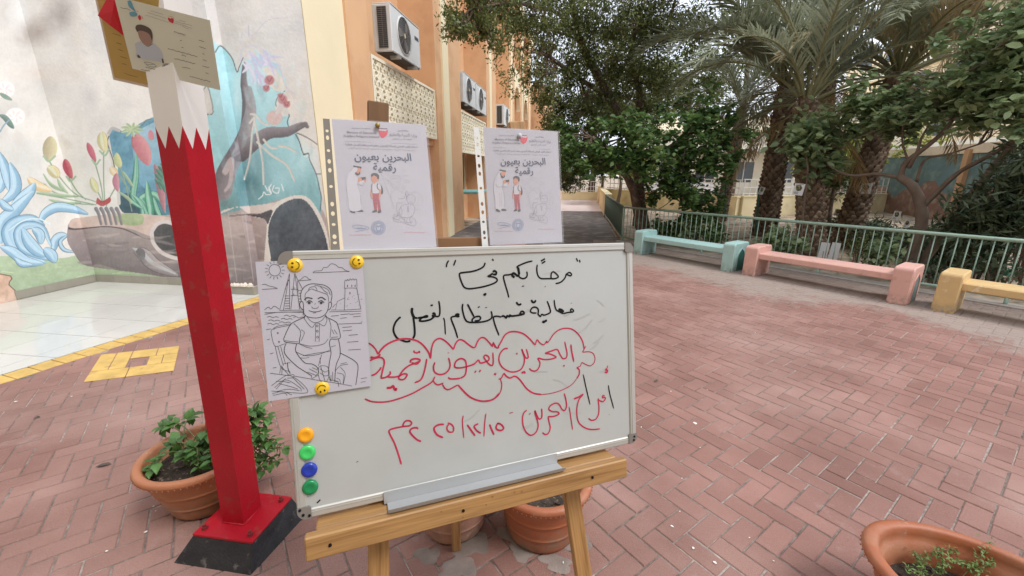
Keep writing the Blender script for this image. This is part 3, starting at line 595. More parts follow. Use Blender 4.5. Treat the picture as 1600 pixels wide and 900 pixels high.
# ================================================================== red and white pole
m_red = mat('red enamel', (.40, .007, .018), .42, .14, 5, .0010, 160, spec=.3, rnd=0, col2=(.34, .03, .03), c2s=18, c2lo=.60, c2hi=.66)
m_wht = mat('white enamel', (.72, .68, .64), .5, .06, 3, .0004, 200)
m_blackblk = mat('black painted concrete', (.028, .030, .034), .75, .4, 14, .003, 90, col2=(.16, .15, .14), c2s=22, c2lo=.62, c2hi=.74)
m_rust = mat('red painted bolt', (.20, .02, .02), .6, .3, 60)
pole = empty('flag_coloured_pole', (-1.36, 1.275, 0), 'square red pole with a white zigzag top, bolted to a black concrete block', 'pole')
x0, x1, y0, y1 = -1.412, -1.312, 1.225, 1.325
# the pole leans a little to the right
LEAN = np.array([.048, .008])
def lp(x, y, z): return (x+LEAN[0]*(z-.13), y+LEAN[1]*(z-.13), z)
ZZ = 1.655; cor = [(x0, y0), (x1, y0), (x1, y1), (x0, y1)]
def zig(mbx, lo, up, faces=4):
    for k in range(4):
        a, b = np.array(cor[k]), np.array(cor[(k+1) % 4]); n = 2; pts = []
        for i in range(n):
            for t, dz in ((0, .034), (.5, -.034)): pts.append((*(a+(b-a)*(i+t)/n), dz))
        pts.append((*b, .034))
        for (xa, ya, za), (xb, yb, zb) in zip(pts[:-1], pts[1:]):
            if up: mbx.add([lp(xa, ya, ZZ+za), lp(xb, yb, ZZ+zb), lp(xb, yb, 2.7), lp(xa, ya, 2.7)], [(0, 1, 2, 3)])
            else: mbx.add([lp(xa, ya, .13), lp(xb, yb, .13), lp(xb, yb, ZZ+zb), lp(xa, ya, ZZ+za)], [(0, 1, 2, 3)])
mb = MB(); zig(mb, 0, False); mb.build('red_shaft', m_red, pole)
mb = MB(); zig(mb, 0, True); mb.add([lp(*c, 2.7) for c in cor], [(0, 1, 2, 3)]); mb.build('white_shaft', m_wht, pole)
px0, px1, py0, py1 = -1.487, -1.218, 1.155, 1.40
MB().obox((0, 0, 0), (1, 0, 0), (0, 1, 0), (0, 0, 1), (px0, py0, .118), (px1, py1, .130), bev=.002).build('base_plate', m_red, pole)
mb = MB()
for x, y in cor:
    pass
for k in range(4):
    a, b = cor[k], cor[(k+1) % 4]; mb.tube([(*a, .131), (*b, .131)], .005, 6)
mb.build('weld_bead', m_red, pole, True)
mb = MB(); T4 = [(px0, py0), (px1, py0), (px1, py1), (px0, py1)]; B4 = [(px0-.085, py0-.03), (px1+.0, py0-.035), (px1+.03, py1+.03), (px0-.06, py1+.04)]
mb.add([(*p, 0) for p in B4]+[(*p, .1175) for p in T4], [(3, 2, 1, 0), (4, 5, 6, 7), (0, 1, 5, 4), (1, 2, 6, 5), (2, 3, 7, 6), (3, 0, 4, 7)]); mb.build('concrete_block', m_blackblk, pole)
for x, y in ((px0+.03, py0+.03), (px1-.03, py0+.03), (px1-.03, py1-.03), (px0+.03, py1-.03)):
    mb = MB(); mb.lathe((x, y, .130), [(.0, .0), (.013, 0), (.013, .003), (.0105, .003), (.0105, .011), (.006, .0115), (.006, .022), (.0, .023)], 6); mb.build('bolt', m_rust, pole)
# ================================================================== planes of the boards
def frame(T, a, b): T, a, b = map(lambda q: np.array(q, float), (T, a, b)); a /= np.linalg.norm(a); b -= (b@a)*a; b /= np.linalg.norm(b); n = np.cross(b, a); return T, a, b, n
BT, BA, BB, BN = frame((-.615, .783, 1.388), (.782, .444, -.035), (.04, -.117, -.576)); BW, BH = .9, .589
if BN@(EYEV-BT) < 0: BN = -BN
def on_board(x, y, off=0.): return onpl(x, y, BT+BN*off, BN)
m_alu = mat('brushed aluminium', (.50, .49, .46), .42, .06, 8, metal=.35, spec=.5)
m_plastic = mat('grey plastic corner', (.20, .18, .165), .5, .08)
m_wbs = mat('whiteboard enamel', (.445, .455, .45), .20, .05, 3.5, spec=.6, col2=(.41, .42, .412), c2s=5, c2lo=.5, c2hi=.75)
m_blackink = mat('black marker ink', (.008, .008, .010), .6, 0, spec=.15)
m_redink = mat('red marker ink', (.46, .03, .075), .6, .25, 30, spec=.15)
m_metal = mat('grey steel tray', (.42, .43, .44), .4, .05, metal=.3)
board = empty('whiteboard', tuple(BT), 'framed whiteboard with handwritten black and red Arabic lines, standing on the easel', 'whiteboard')
def B(u, v, w=0.): return BT+BA*u+BB*v+BN*w
mb = MB(); mb.obox(BT, BA, BB, BN, (.006, .006, -.014), (BW-.006, BH-.006, 0)); mb.build('writing_surface', m_wbs, board)
fr = .021
for u0, u1, v0, v1 in ((.026, BW-.026, 0, fr), (.026, BW-.026, BH-fr, BH), (0, fr, .026, BH-.026), (BW-fr, BW, .026, BH-.026)):
    mb = MB(); mb.obox(BT, BA, BB, BN, (u0, v0, -.017), (u1, v1, .004), bev=.0025)
    if u1-u0 > v1-v0: mb.obox(BT, BA, BB, BN, (u0, v0+.007, .004), (u1, v0+.0085, .0052))
    else: mb.obox(BT, BA, BB, BN, (u0+.007, v0, .004), (u0+.0085, v1, .0052))
    mb.build('frame_rail', m_alu, board)
for cu, cv, su, sv in ((0, 0, 1, 1), (BW, 0, -1, 1), (BW, BH, -1, -1), (0, BH, 1, -1)):
    P = []; r = .020
    for t in range(7): a = math.pi/2*t/6; P.append((cu+su*(r-r*math.cos(a)), cv+sv*(r-r*math.sin(a))))
    P += [(cu+su*.028, cv), (cu+su*.028, cv+sv*.024), (cu+su*.024, cv+sv*.028), (cu, cv+sv*.028)]
    P[0:1] = [(cu, cv+sv*r)]; P[6] = (cu+su*r, cv)
    mb = MB(); mb.prism([B(u, v, -.018) for u, v in P], BN*.0245); mb.build('corner_cap', m_plastic, board)
for u, v in ((.012, BH-.012), (.024, BH-.008), (.006, BH-.024), (BW-.012, BH-.010), (BW-.01, BH-.02)):
    MB().tube([B(u, v, .0065), B(u, v, .0085)], .003, 8).build('screw', m_blackink, board)
# --- handwriting: each pen stroke is laid on the board where it stands
wk = MB()
def pen(org, sc, strokes, m, w):
    global wk
    wk = MB()
    for s in strokes:
        ww = w
        if isinstance(s[0], (int, float)): ww = s[0]*w; s = s[1:]
        P = spline([on_board(org[0]+x/sc, org[1]+y/sc) for x, y in s], 5)
        if len(s) == 1: dot(wk, P[0], BA, BB, BN, ww*.8, m)
        else: ribbon(wk, P, BN, ww, m)
    tag(wk.build('handwritten_line', [m_blackink, m_redink], board), kind='stuff')
bl = .0042; rd = .0040
A1 = (690, 390); s1 = 6.
pen(A1, s1, [[(1262, 80), (1276, 112)], [(1292, 95), (1297, 120)], [(930, 108), (968, 86)], [(938, 130), (972, 108)],
    [(1160, 240), (1180, 222), (1200, 215), (1218, 232), (1208, 246), (1190, 240), (1168, 236), (1158, 262), (1130, 295), (1100, 312), (1068, 318)],
    [(1042, 205), (1060, 215), (1085, 238), (1092, 258), (1060, 272), (1028, 268), (1028, 225), (1042, 205)], [(1060, 272), (1000, 272), (930, 270), (902, 240), (892, 190), (896, 140)], [(968, 345), (972, 348)],
    [(852, 106), (790, 122), (710, 158), (715, 175), (722, 210), (726, 262)], [1.6, (716, 165), (722, 200), (727, 235)], [(798, 205), (802, 240), (790, 262), (764, 272), (735, 262), (716, 240)], [1.5, (716, 252), (690, 230), (672, 222), (660, 240), (684, 262)], [(670, 225), (630, 236), (590, 240), (580, 262), (600, 340), (618, 400), (630, 450)], [1.6, (762, 338), (763, 346)],
    [(474, 88), (486, 104)], [1.3, (478, 210), (496, 200), (512, 212), (508, 232), (480, 232)], [1.2, (480, 222), (455, 240), (430, 252)], [(430, 252), (480, 256), (515, 272), (518, 296), (480, 320), (400, 345), (310, 362), (250, 366), (210, 350), (185, 300), (168, 245), (172, 222), (210, 214), (290, 204), (360, 180), (395, 155), (408, 122)], [1.4, (396, 412), (404, 424), (416, 408)], [.9, (66, 102), (50, 130), (44, 166)], [.9, (132, 96), (122, 124), (112, 150)],
    [(1216, 500), (1217, 504)], [(1230, 560), (1214, 556), (1208, 572), (1222, 586), (1236, 576), (1230, 560)], [(1222, 586), (1180, 590), (1140, 600)], [2.6, (1092, 566), (1120, 572), (1140, 592)], [(1140, 602), (1100, 580), (1076, 566), (1062, 530), (1054, 470)],
    [(988, 482), (1004, 520), (1020, 580), (1000, 600), (960, 614), (938, 606), (925, 626), (905, 606), (905, 590)], [(905, 600), (905, 560), (882, 540), (850, 545), (832, 575), (850, 592), (890, 594)], [1.3, (840, 470), (852, 492), (870, 492), (884, 474)], [1.5, (946, 668), (956, 680), (974, 668), (988, 664)],
    [1.2, (700, 490), (712, 510), (732, 516), (746, 506)], [1.2, (736, 585), (756, 578), (772, 590), (768, 604), (740, 602), (730, 590)], [1.2, (768, 606), (700, 618), (650, 622), (640, 612), (636, 628), (612, 620), (606, 640), (582, 622), (560, 626)], [(560, 632), (520, 624), (488, 630), (488, 660), (505, 720), (538, 804)]], 0, bl)
A2 = (600, 460); s2 = 8.42
pen(A2, s2, [[(1408, 220), (1420, 270), (1412, 312), (1360, 344), (1280, 362), (1180, 368), (1110, 362), (1070, 330), (1042, 250), (1030, 180), (1036, 122)], [1.1, (1098, 126), (1140, 210), (1185, 296)], [(1165, 366), (1160, 330), (1200, 296), (1250, 288), (1270, 310), (1250, 340), (1190, 348)], [1.3, (1244, 160), (1250, 172)], [1.3, (1342, 168), (1344, 176)],
    [1.5, (992, 272), (965, 262), (945, 276), (970, 288), (990, 276)], [(960, 286), (905, 292), (882, 312), (900, 370), (935, 460), (970, 575)], [.8, (782, 306), (796, 350), (802, 430), (808, 528)],
    [(720, 84), (732, 160), (734, 240), (722, 284), (690, 290), (664, 280)], [1.2, (640, 262), (652, 246), (668, 256), (668, 284), (644, 288), (640, 266)], [1.1, (664, 290), (610, 330), (530, 350), (470, 348), (480, 322), (520, 296), (562, 280), (566, 294), (480, 304), (440, 312)], [1.4, (626, 132), (628, 154)],
    [1.5, (372, 176), (366, 220), (378, 270), (400, 306)], [1.2, (378, 250), (395, 300), (440, 312)], [1.2, (384, 290), (396, 380), (404, 480), (400, 540), (380, 580)], [1.1, (350, 612), (290, 620), (230, 600), (170, 570), (130, 500), (126, 440), (150, 370), (190, 320), (220, 296)]], 0, bl)
A3 = (570, 500); s3 = 6.43
pen(A3, s3, [[.9, (40, 230), (80, 260), (112, 300), (132, 345)], [1.1, (132, 345), (170, 290), (230, 240), (320, 200), (410, 188), (500, 200), (560, 230), (610, 280), (645, 335), (660, 388)], [(662, 385), (668, 300), (690, 225), (730, 190), (770, 188), (820, 220), (860, 260), (890, 296)], [(890, 296), (915, 230), (950, 198), (990, 206), (1040, 245), (1080, 272), (1108, 278)], [(1108, 278), (1130, 220), (1160, 182), (1200, 178), (1240, 215), (1284, 268)], [.8, (1284, 268), (1290, 228), (1300, 240), (1326, 280), (1350, 275)],
    [(68, 384), (64, 372), (100, 376), (140, 362), (156, 340)], [(52, 408), (90, 388), (150, 374), (185, 390), (196, 430), (180, 500), (165, 570), (175, 582), (220, 570), (255, 540), (252, 514)], [(66, 556), (100, 545), (140, 510), (166, 474)], [(230, 572), (300, 572), (350, 560), (392, 540), (425, 548), (400, 590), (365, 598), (340, 580), (380, 510), (440, 460), (500, 435), (548, 415)], [1.1, (460, 428), (462, 404), (500, 388), (545, 394), (552, 412), (520, 440), (470, 428)], [.9, (492, 304), (500, 324), (530, 328), (548, 314), (548, 332)],
    [(622, 388), (612, 450), (590, 540), (560, 600), (500, 630)], [1.4, (220, 682), (260, 678), (284, 662), (296, 690), (312, 702), (316, 680)], [(840, 326), (839, 332)],
    [(704, 424), (690, 470), (700, 520), (740, 544), (790, 542), (835, 510), (856, 460), (850, 410), (840, 380)], [(960, 584), (1000, 560), (1016, 520), (1020, 460), (1008, 405), (965, 386), (920, 410), (902, 450), (910, 475), (960, 480), (1040, 462), (1100, 440), (1140, 402), (1160, 430), (1200, 424), (1244, 402), (1244, 370), (1212, 352), (1196, 372), (1220, 410), (1250, 445), (1280, 455), (1290, 420), (1286, 324)], [(835, 576), (860, 590), (910, 590), (960, 584)], [1.5, (1106, 514), (1116, 522)], [1.5, (1150, 506), (1162, 516)], [1.4, (1300, 536), (1318, 548)],
    [.9, (0, 790), (60, 815), (140, 824), (230, 818), (340, 790), (470, 740), (580, 680), (670, 625), (706, 568)], [.9, (706, 568), (688, 610), (730, 650), (790, 632)], [.9, (780, 645), (805, 685), (840, 698), (880, 680), (935, 650)], [1.1, (935, 650), (980, 700), (1040, 760), (1110, 798), (1200, 815), (1290, 795), (1350, 735)]], 1, rd)
A4 = (750, 500)
pen(A4, s3, [[.8, (120, 265), (133, 228), (150, 268), (176, 280)], [(176, 280), (210, 220), (250, 150), (300, 120), (360, 116), (430, 135), (490, 180), (555, 252)], [.8, (555, 252), (572, 198), (600, 228), (640, 248), (668, 212), (672, 228), (694, 210)], [.9, (694, 210), (740, 140), (800, 95), (870, 82), (930, 95), (990, 145), (1030, 215), (1046, 290)], [.7, (1062, 260), (1042, 300), (1032, 322), (1090, 318), (1135, 335), (1154, 380), (1145, 430), (1105, 460), (1060, 445), (1022, 428), (1008, 462), (970, 478)], [1.1, (970, 478), (996, 500), (995, 545), (972, 588)], [.6, (972, 588), (920, 650), (830, 700), (720, 735), (620, 748)], [1.1, (620, 748), (540, 735), (470, 690), (400, 600), (350, 565), (300, 582), (260, 560), (240, 532)], [.9, (240, 532), (215, 580), (186, 596)], [.8, (204, 590), (218, 650), (205, 720), (165, 775), (100, 805), (40, 812)],
    [(280, 284), (240, 292), (200, 340), (190, 410), (225, 475), (290, 515), (350, 520), (410, 495), (440, 440), (445, 380), (430, 330), (418, 292), (440, 340), (460, 380), (484, 376), (476, 330), (464, 292)], [1.2, (369, 330), (370, 345)], [1.3, (416, 530), (430, 526), (446, 520), (452, 538)], [(494, 484), (520, 508), (560, 510), (590, 480), (602, 430), (582, 384), (640, 396), (700, 394), (752, 380), (760, 366), (700, 340), (656, 334), (720, 310), (775, 296), (800, 340), (830, 385), (864, 380), (874, 340), (862, 270), (850, 216)], [1.2, (912, 244), (920, 310), (942, 420)], [1.3, (842, 452), (844, 466)]], 1, rd)
A5 = (590, 590)
pen(A5, s3, [[(238, 872), (215, 790), (170, 660), (120, 560), (122, 525), (180, 505), (260, 490), (320, 482), (342, 455), (318, 432), (278, 438), (256, 470), (256, 490)], [1.1, (406, 516), (390, 502), (345, 510), (324, 540), (350, 580), (395, 622), (438, 640)], [1.2, (668, 468), (610, 474), (572, 500), (570, 530), (600, 575), (658, 602)], [(704, 454), (740, 468), (762, 500), (758, 540), (722, 546), (698, 520), (700, 486), (716, 470)], [.8, (860, 380), (852, 450), (866, 608)], [1.2, (900, 472), (940, 530), (980, 584)], [1.1, (1012, 462), (976, 480), (972, 500), (1000, 535), (1038, 558)], [.8, (1088, 360), (1076, 450), (1068, 592)], [1.2, (1124, 468), (1144, 520), (1170, 574)], [1.2, (1204, 456), (1240, 470), (1266, 506), (1240, 530), (1200, 520), (1190, 496), (1204, 462), (1222, 460)], [.4, (1322, 356), (1350, 350)]], 1, rd)
A6 = (790, 560); s6 = 6.92
pen(A6, s6, [[.7, (1104, 76), (1096, 104), (1074, 120)], [1.3, (1072, 120), (1100, 130), (1094, 150), (1070, 148)], [(1070, 404), (1050, 402), (1048, 424), (1072, 420), (1076, 440), (1050, 466), (1010, 452), (998, 432)], [(998, 435), (1008, 520), (1004, 600), (975, 655), (930, 668), (895, 648)],
    [1.3, (738, 436), (790, 416), (840, 384)], [(838, 390), (795, 440), (772, 520), (770, 610), (790, 690), (850, 745), (930, 768), (1020, 760)], [(632, 376), (650, 440), (658, 510), (640, 560), (610, 550), (580, 500), (545, 482), (490, 505), (466, 545), (500, 572), (560, 578), (575, 600), (520, 626), (456, 628)], [(458, 630), (470, 690), (482, 750), (460, 810), (425, 820), (397, 800)], [.8, (686, 520), (704, 640), (724, 770)],
    [(388, 540), (392, 590), (388, 640), (362, 654), (340, 620), (316, 564), (322, 610), (345, 680), (350, 740), (325, 800), (275, 830), (225, 800), (190, 730), (182, 650), (195, 590), (228, 558)], [1.3, (258, 594), (264, 602)], [.4, (40, 592), (80, 582)]], 1, rd)
pen(A6, s6, [[.8, (838, 172), (870, 320), (912, 498)], [.8, (1110, 288), (1125, 380), (1168, 540)], [.8, (1116, 606), (1119, 607)]], 0, bl)
pen((400, 620), 2.667, [[.7, (254, 442), (268, 428)], [.3, (418, 272), (426, 268)]], 0, bl)
m_smudge = mat('faint ink smudge', (.50, .49, .48), .35, .05)
# marker tray
mb = MB()
def tray():
    a, b = on_board(513+0, 790), on_board(882, 712)
    # anchored to the lower frame rail
    uL = (on_board(600, 785)-BT)@BA; uR = (on_board(868, 705)-BT)@BA
    v0 = BH-.022; t = .003
    mb.obox(BT, BA, BB, BN, (uL, v0, .0055), (uR, BH+.006, .0085))
    mb.obox(BT, BA, BB, BN, (uL+.006, BH+.003, .0085), (uR, BH+.006, .052), bev=.001)
    P0, P1 = B(uL+.006, BH+.003, .052), B(uR, BH+.003, .052); d = BB*-.010+BN*.006
    mb.add([P0, P1, P1+d, P0+d, P0+BN*.0015, P1+BN*.0015, P1+d+BN*.0015, P0+d+BN*.0015], [(0, 1, 2, 3), (4, 7, 6, 5), (0, 4, 5, 1), (3, 2, 6, 7), (1, 5, 6, 2), (0, 3, 7, 4)])
    mb.build('marker_tray', m_metal, board)
tray()
sm = MB()
for k in range(16):
    u, v = random.uniform(.32, .86), random.uniform(.06, .52); a_ = random.uniform(-.6, .6); ln = random.uniform(.015, .06)
    ribbon(sm, spline([B(u, v), B(u+ln*.5, v+ln*.5*math.sin(a_)), B(u+ln, v+ln*math.sin(a_*1.6))], 4), BN, random.uniform(.002, .008), 0, .0003)
for k in range(40):
    u, v = random.uniform(.05, .86), random.uniform(.05, .55); dot(sm, B(u, v), BA, BB, BN, random.uniform(.0005, .0016), 0, .0003, 6)
tag(sm.build('smudges', mat('wiped ink haze', (.385, .385, .375), .3, .05), board), kind='stuff')
# ================================================================== easel
m_pine = mat('varnished pine', (.38, .21, .08), .45, .28, 5, spec=.4, aniso=(1.4, 38, 38), col2=(.26, .13, .045), c2s=1.6, c2lo=.5, c2hi=.7)
m_pine2 = mat('dark varnished pine', (.22, .105, .04), .5, .18, 4)
m_knot = mat('pine knot', (.26, .12, .04), .5, .2)
easel = empty('easel', tuple(gnd(700, 870)), 'pine wood easel with a wide front ledge holding up the whiteboard', 'easel')
POFF = -.020       # posts run just behind the board
def stick(name, p0, p1, w, d, m, parent=easel, nrm=None, bev=.003):
    p0, p1 = np.array(p0), np.array(p1); z = p1-p0; ln = np.linalg.norm(z); z /= ln; n = BN if nrm is None else nrm; n = n-(n@z)*z; n /= np.linalg.norm(n); x = np.cross(z, n)
    # the long axis is the object's x so the grain follows it
    mb = MB(); mb.bbox((0, -w/2, -d), (ln, w/2, 0), bev)
    o = mb.build(name, m, None); o.matrix_world = Matrix(((z[0], x[0], n[0], p0[0]), (z[1], x[1], n[1], p0[1]), (z[2], x[2], n[2], p0[2]), (0, 0, 0, 1)))
    o.parent = parent; o.matrix_parent_inverse = parent.matrix_basis.inverted(); return o
def post_px(xa, ya, xb, yb, name, w, m=m_pine, d=.022):
    tp = np.array((-.5452, .9276, 1.6633) if xa < 700 else (-.2363, 1.0984, 1.6575))
    a, b = on_board(xa, ya, (tp-BT)@BN-.03), on_board(xb, yb, POFF)
    w = w*1.08
    dirn = (b-a)/np.linalg.norm(b-a); q = b+dirn*((b[2]-.001)/-dirn[2]); return stick(name, a, q, w, d, m)
def wpx(xa, xb, y): return np.linalg.norm(on_board(xa, y, POFF)-on_board(xb, y, POFF))
post_px(591, 400, 592, 870, 'post', wpx(575, 607, 175), m_pine)
_tp = (np.array((-.5452, .9276, 1.6633))-BT)@BN-.03
stick('post_top', on_board(591, 158, _tp), on_board(591, 396, _tp), wpx(575, 607, 175)*1.08, .02, mat('dark brown wood', (.15, .068, .022), .5, .2, 3, aniso=(1.2, 14, 14)))  # upper stretch of the left post, coloured darker than the rest
post_px(808, 189, 905, 840, 'post', wpx(796, 821, 200), m_pine)
a = on_board(640, 381, -.043); b = on_board(770, 379, -.043); stick('cross_rail', a, b, .030, .02, m_pine2)
a = on_board(700, 395, -.045); q = gnd(714, 862); stick('rear_leg', a, q, .036, .022, m_pine, nrm=np.array([-.45, .85, .2])*-1)
# ledge
L0, L1 = BH+.002, BH+.002
uA, uB = (on_board(476, 840, .05)-BT)@BA, (on_board(976, 725, .05)-BT)@BA
def ledge():
    p0, p1 = B(uA, BH+.036, .062), B(uB, BH+.036, .062)
    o = stick('ledge', p0, p1, .052, .024, m_pine)
    mb = MB()
    for k, u in enumerate((.06, .42, .86)):
        c = B(uA+(uB-uA)*u, BH+.036, .0635); MB().tube([c-BN*.002, c+BN*.0012], .0035, 10).build('screw', m_blackink, easel)
    mb = MB()
    for k in range(6):
        c = B(uA+(uB-uA)*random.random(), BH+.036+random.uniform(-.018, .018), .0622); dot(mb, c, BA, BB, BN, random.uniform(.0015, .0038), 0, .0006)
    tag(mb.build('knots', m_knot, easel), kind='stuff')
    stick('ledge_shelf', B(uA+.02, BH+.016, .038), B(uB-.02, BH+.016, .038), .014, .055, m_pine)
ledge()
# ================================================================== round magnets and smiley magnets
def magnet(name, px_, py_, r, m, lab, cat, grp, off=0., faces=None, h=.009):
    c = on_board(px_, py_, off); e = empty(name, tuple(c), lab, cat, grp); mb = MB(); vs = []; n = 22
    prof = [(r*.96, 0), (r, h*.2), (r, h*.6), (r*.9, h*.86), (r*.55, h*1.0), (r*.48, h*.93), (r*.001, h*.9)] if faces is None else [(r*.96, 0), (r, h*.3), (r*.97, h*.6), (r*.8, h*.9), (r*.4, h*1.05), (.0001, h*1.1)]
    for rr, z in prof:
        for j in range(n): t = 2*math.pi*j/n; vs.append(c+BN*z+BA*rr*math.cos(t)+BB*rr*math.sin(t))
    mb.add(vs, [(i*n+j, (i+1)*n+j, (i+1)*n+(j+1) % n, i*n+(j+1) % n) for i in range(len(prof)-1) for j in range(n)])
    mb.build('magnet_cap', m, e, True)
    if faces is not None:
        ang = faces; X = BA*math.cos(ang)+BB*math.sin(ang); Y = -BA*math.sin(ang)+BB*math.cos(ang); mb = MB(); zz = h*1.12
        for sx in (-1, 1): dot(mb, c+BN*zz+X*sx*r*.27-Y*r*.30, X, Y, BN, r*.11, 0, .0006, ry=r*.16)
        P = [c+BN*(zz-.0005)+X*r*.56*math.cos(t)+Y*r*.56*math.sin(t) for t in np.linspace(.15, math.pi-.15, 14)]; ribbon(mb, P, BN, r*.09, 0, .0012); mb.build('smiling_face', m_blackink, e)
def pl(n, c): return mat(n, c, .28, .03, coat=.3)
dm = [('yellow orange', (.85, .36, .01)), ('light green', (.05, .55, .12)), ('dark blue', (.01, .035, .36)), ('dark green', (.005, .22, .07))]
for (cn, c), (x, y), pos in zip(dm, ((478, 679), (480.5, 706), (483.5, 733), (485, 760)), ('topmost', 'second from the top', 'third from the top', 'lowest')):
    magnet('magnet', x, y, .0165, pl(cn+' plastic', c), cn+' round magnet, '+pos+' of the column on the whiteboard', 'magnet', 'round magnets on the left edge of the whiteboard')
ysm = pl('smiley yellow plastic', (.80, .50, .02))
for x, y, a, lab in ((461.5, 414.5, -1.45, 'yellow smiley face magnet at the top left corner of the boy drawing'), (557.5, 409.5, 1.6-.15, 'yellow smiley face magnet at the top right corner of the boy drawing'), (503.5, 606, 2.9, 'yellow smiley face magnet at the bottom edge of the boy drawing')):
    magnet('smiley_magnet', x, y, .0155, ysm, lab, 'magnet', 'smiley magnets holding the drawing', .0015, a)
# ================================================================== drawing of the boy
m_paper = mat('white printer paper', (.47, .455, .51), .55, .03, 2, spec=.3)
m_line = mat('printed outline', (.05, .05, .055), .7, 0)
DC = [(399, 409), (566, 403), (580, 603), (420, 627)]
DT, DA, DB, DN = frame((-.6525, .7607, 1.3683), (.8653, .5003, -.0307), (.0693, -.1801, -.9812))
if DN@(EYEV-DT) < 0: DN = -DN
DT = on_board(399, 409, .006); DTR = on_board(566, 403, .006); DA = (DTR-DT)/np.linalg.norm(DTR-DT); DN = BN; DB = BB
draw = empty('colouring_page', tuple(DT), 'line drawing of a seated boy on white paper at the left of the whiteboard', 'drawing')
Q = [on_board(*c, .006) for c in DC]
mb = MB(); nU, nV = 8, 10; vs = []
for j in range(nV+1):
    for i in range(nU+1):
        u, v = i/nU, j/nV; P = (Q[0]*(1-u)+Q[1]*u)*(1-v)+(Q[3]*(1-u)+Q[2]*u)*v
        vs.append(P)
mb.add(vs, [(j*(nU+1)+i, j*(nU+1)+i+1, (j+1)*(nU+1)+i+1, (j+1)*(nU+1)+i) for j in range(nV) for i in range(nU)]); mb.build('paper_sheet', m_paper, draw)
dk = MB()
def pd(strokes, w=.00085, org=(395, 400), sc=4.09):
    for s in strokes:
        ww = w; sm = True
        if isinstance(s[0], (int, float)): ww = w*s[0]; s = s[1:]
        if s[0] == 'l': sm = False; s = s[1:]
        P = [onpl(org[0]+x/sc, org[1]+y/sc, Q[0], BN) for x, y in s]
        ribbon(dk, spline(P, 5) if sm else P, BN, ww, 0, .0005, False)
def circ(cx, cy, r, ry=None, k=14, a0=0, a1=6.2832): return [(cx+r*math.cos(t), cy+(ry or r)*math.sin(t)) for t in np.linspace(a0, a1, k)]
pd([[*circ(141, 90, 37)]]+[['l', (141+46*math.cos(t), 90+44*math.sin(t)), (141+64*math.cos(t), 90+60*math.sin(t))] for t in np.arange(15)*2*math.pi/15])
pd([[(384, 106), (400, 96), (440, 92), (452, 74), (476, 72), (500, 50), (530, 56), (548, 72), (570, 74), (590, 90), (618, 98)], ['l', (384, 107), (618, 98)], [(296, 155), (312, 146), (328, 132), (345, 134), (356, 146), (374, 152)], ['l', (296, 158), (374, 152)], [(60, 183), (80, 180), (100, 190), (128, 196), (158, 206)], ['l', (60, 213), (158, 207)],
    ['l', (235, 112), (172, 345)], ['l', (235, 112), (236, 340)], ['l', (228, 150), (196, 345)], ['l', (232, 150), (205, 215)], ['l', (268, 112), (244, 340)], ['l', (268, 112), (320, 215)], ['l', (272, 130), (300, 340)], ['l', (286, 158), (290, 230)], ['l', (244, 212), (288, 212)], ['l', (242, 252), (292, 250)], ['l', (264, 198), (264, 212)], ['l', (262, 238), (262, 252)], ['l', (172, 347), (330, 345)]]+
    [['l', (205, 255+k*16), (234, 254+k*16)] for k in range(6)]+[['l', (292, 220+k*18), (310, 219+k*18)] for k in range(5)]+
    [['l', (590, 206), (586, 345)], ['l', (664, 200), (690, 338)], [(588, 160), (586, 206)], [(664, 150), (666, 200)], [(588, 162), (592, 152), (600, 160), (606, 148), (614, 158), (622, 144), (630, 154), (640, 144), (648, 154), (656, 146), (664, 152)], [(586, 206), (625, 204), (666, 206)], ['l', (586, 345), (692, 338)], ['l', (586, 268), (540, 290), (528, 345), (586, 345)], ['l', (500, 345), (528, 344)], [(510, 330), (520, 316), (530, 308)], ['l', (690, 276), (700, 276)]]+
    [[1.6, 'l', (x, 184), (x, 198)] for x in (606, 633, 654)]+[[2, 'l', (621, 230), (621, 244)]]+
    [[(74, 345), (100, 326), (116, 338), (138, 320), (168, 338)], ['l', (76, 362), (330, 355)], [(76, 372), (180, 358), (330, 360)], ['l', (490, 356), (694, 352)]]+
    [[(x, y), (x+18, y-5), (x+36, y+3), (x+56, y-3), (x+74, y+2)] for x, y in ((92, 390), (200, 382), (100, 412), (180, 402), (260, 392), (94, 434), (170, 424))]+
    [['l', (x, y), (x+d, y-5)] for x, y, d in ((560, 374, 60), (500, 384, 50), (620, 372, 70), (560, 398, 40), (640, 388, 50), (548, 434, 150), (572, 456, 60), (574, 478, 60), (612, 506, 60), (604, 550, 70), (610, 600, 80), (690, 782, 40), (690, 806, 30), (86, 470, 30), (90, 535, 20), (110, 624, 22), (128, 715, 24), (690, 424, 10))])
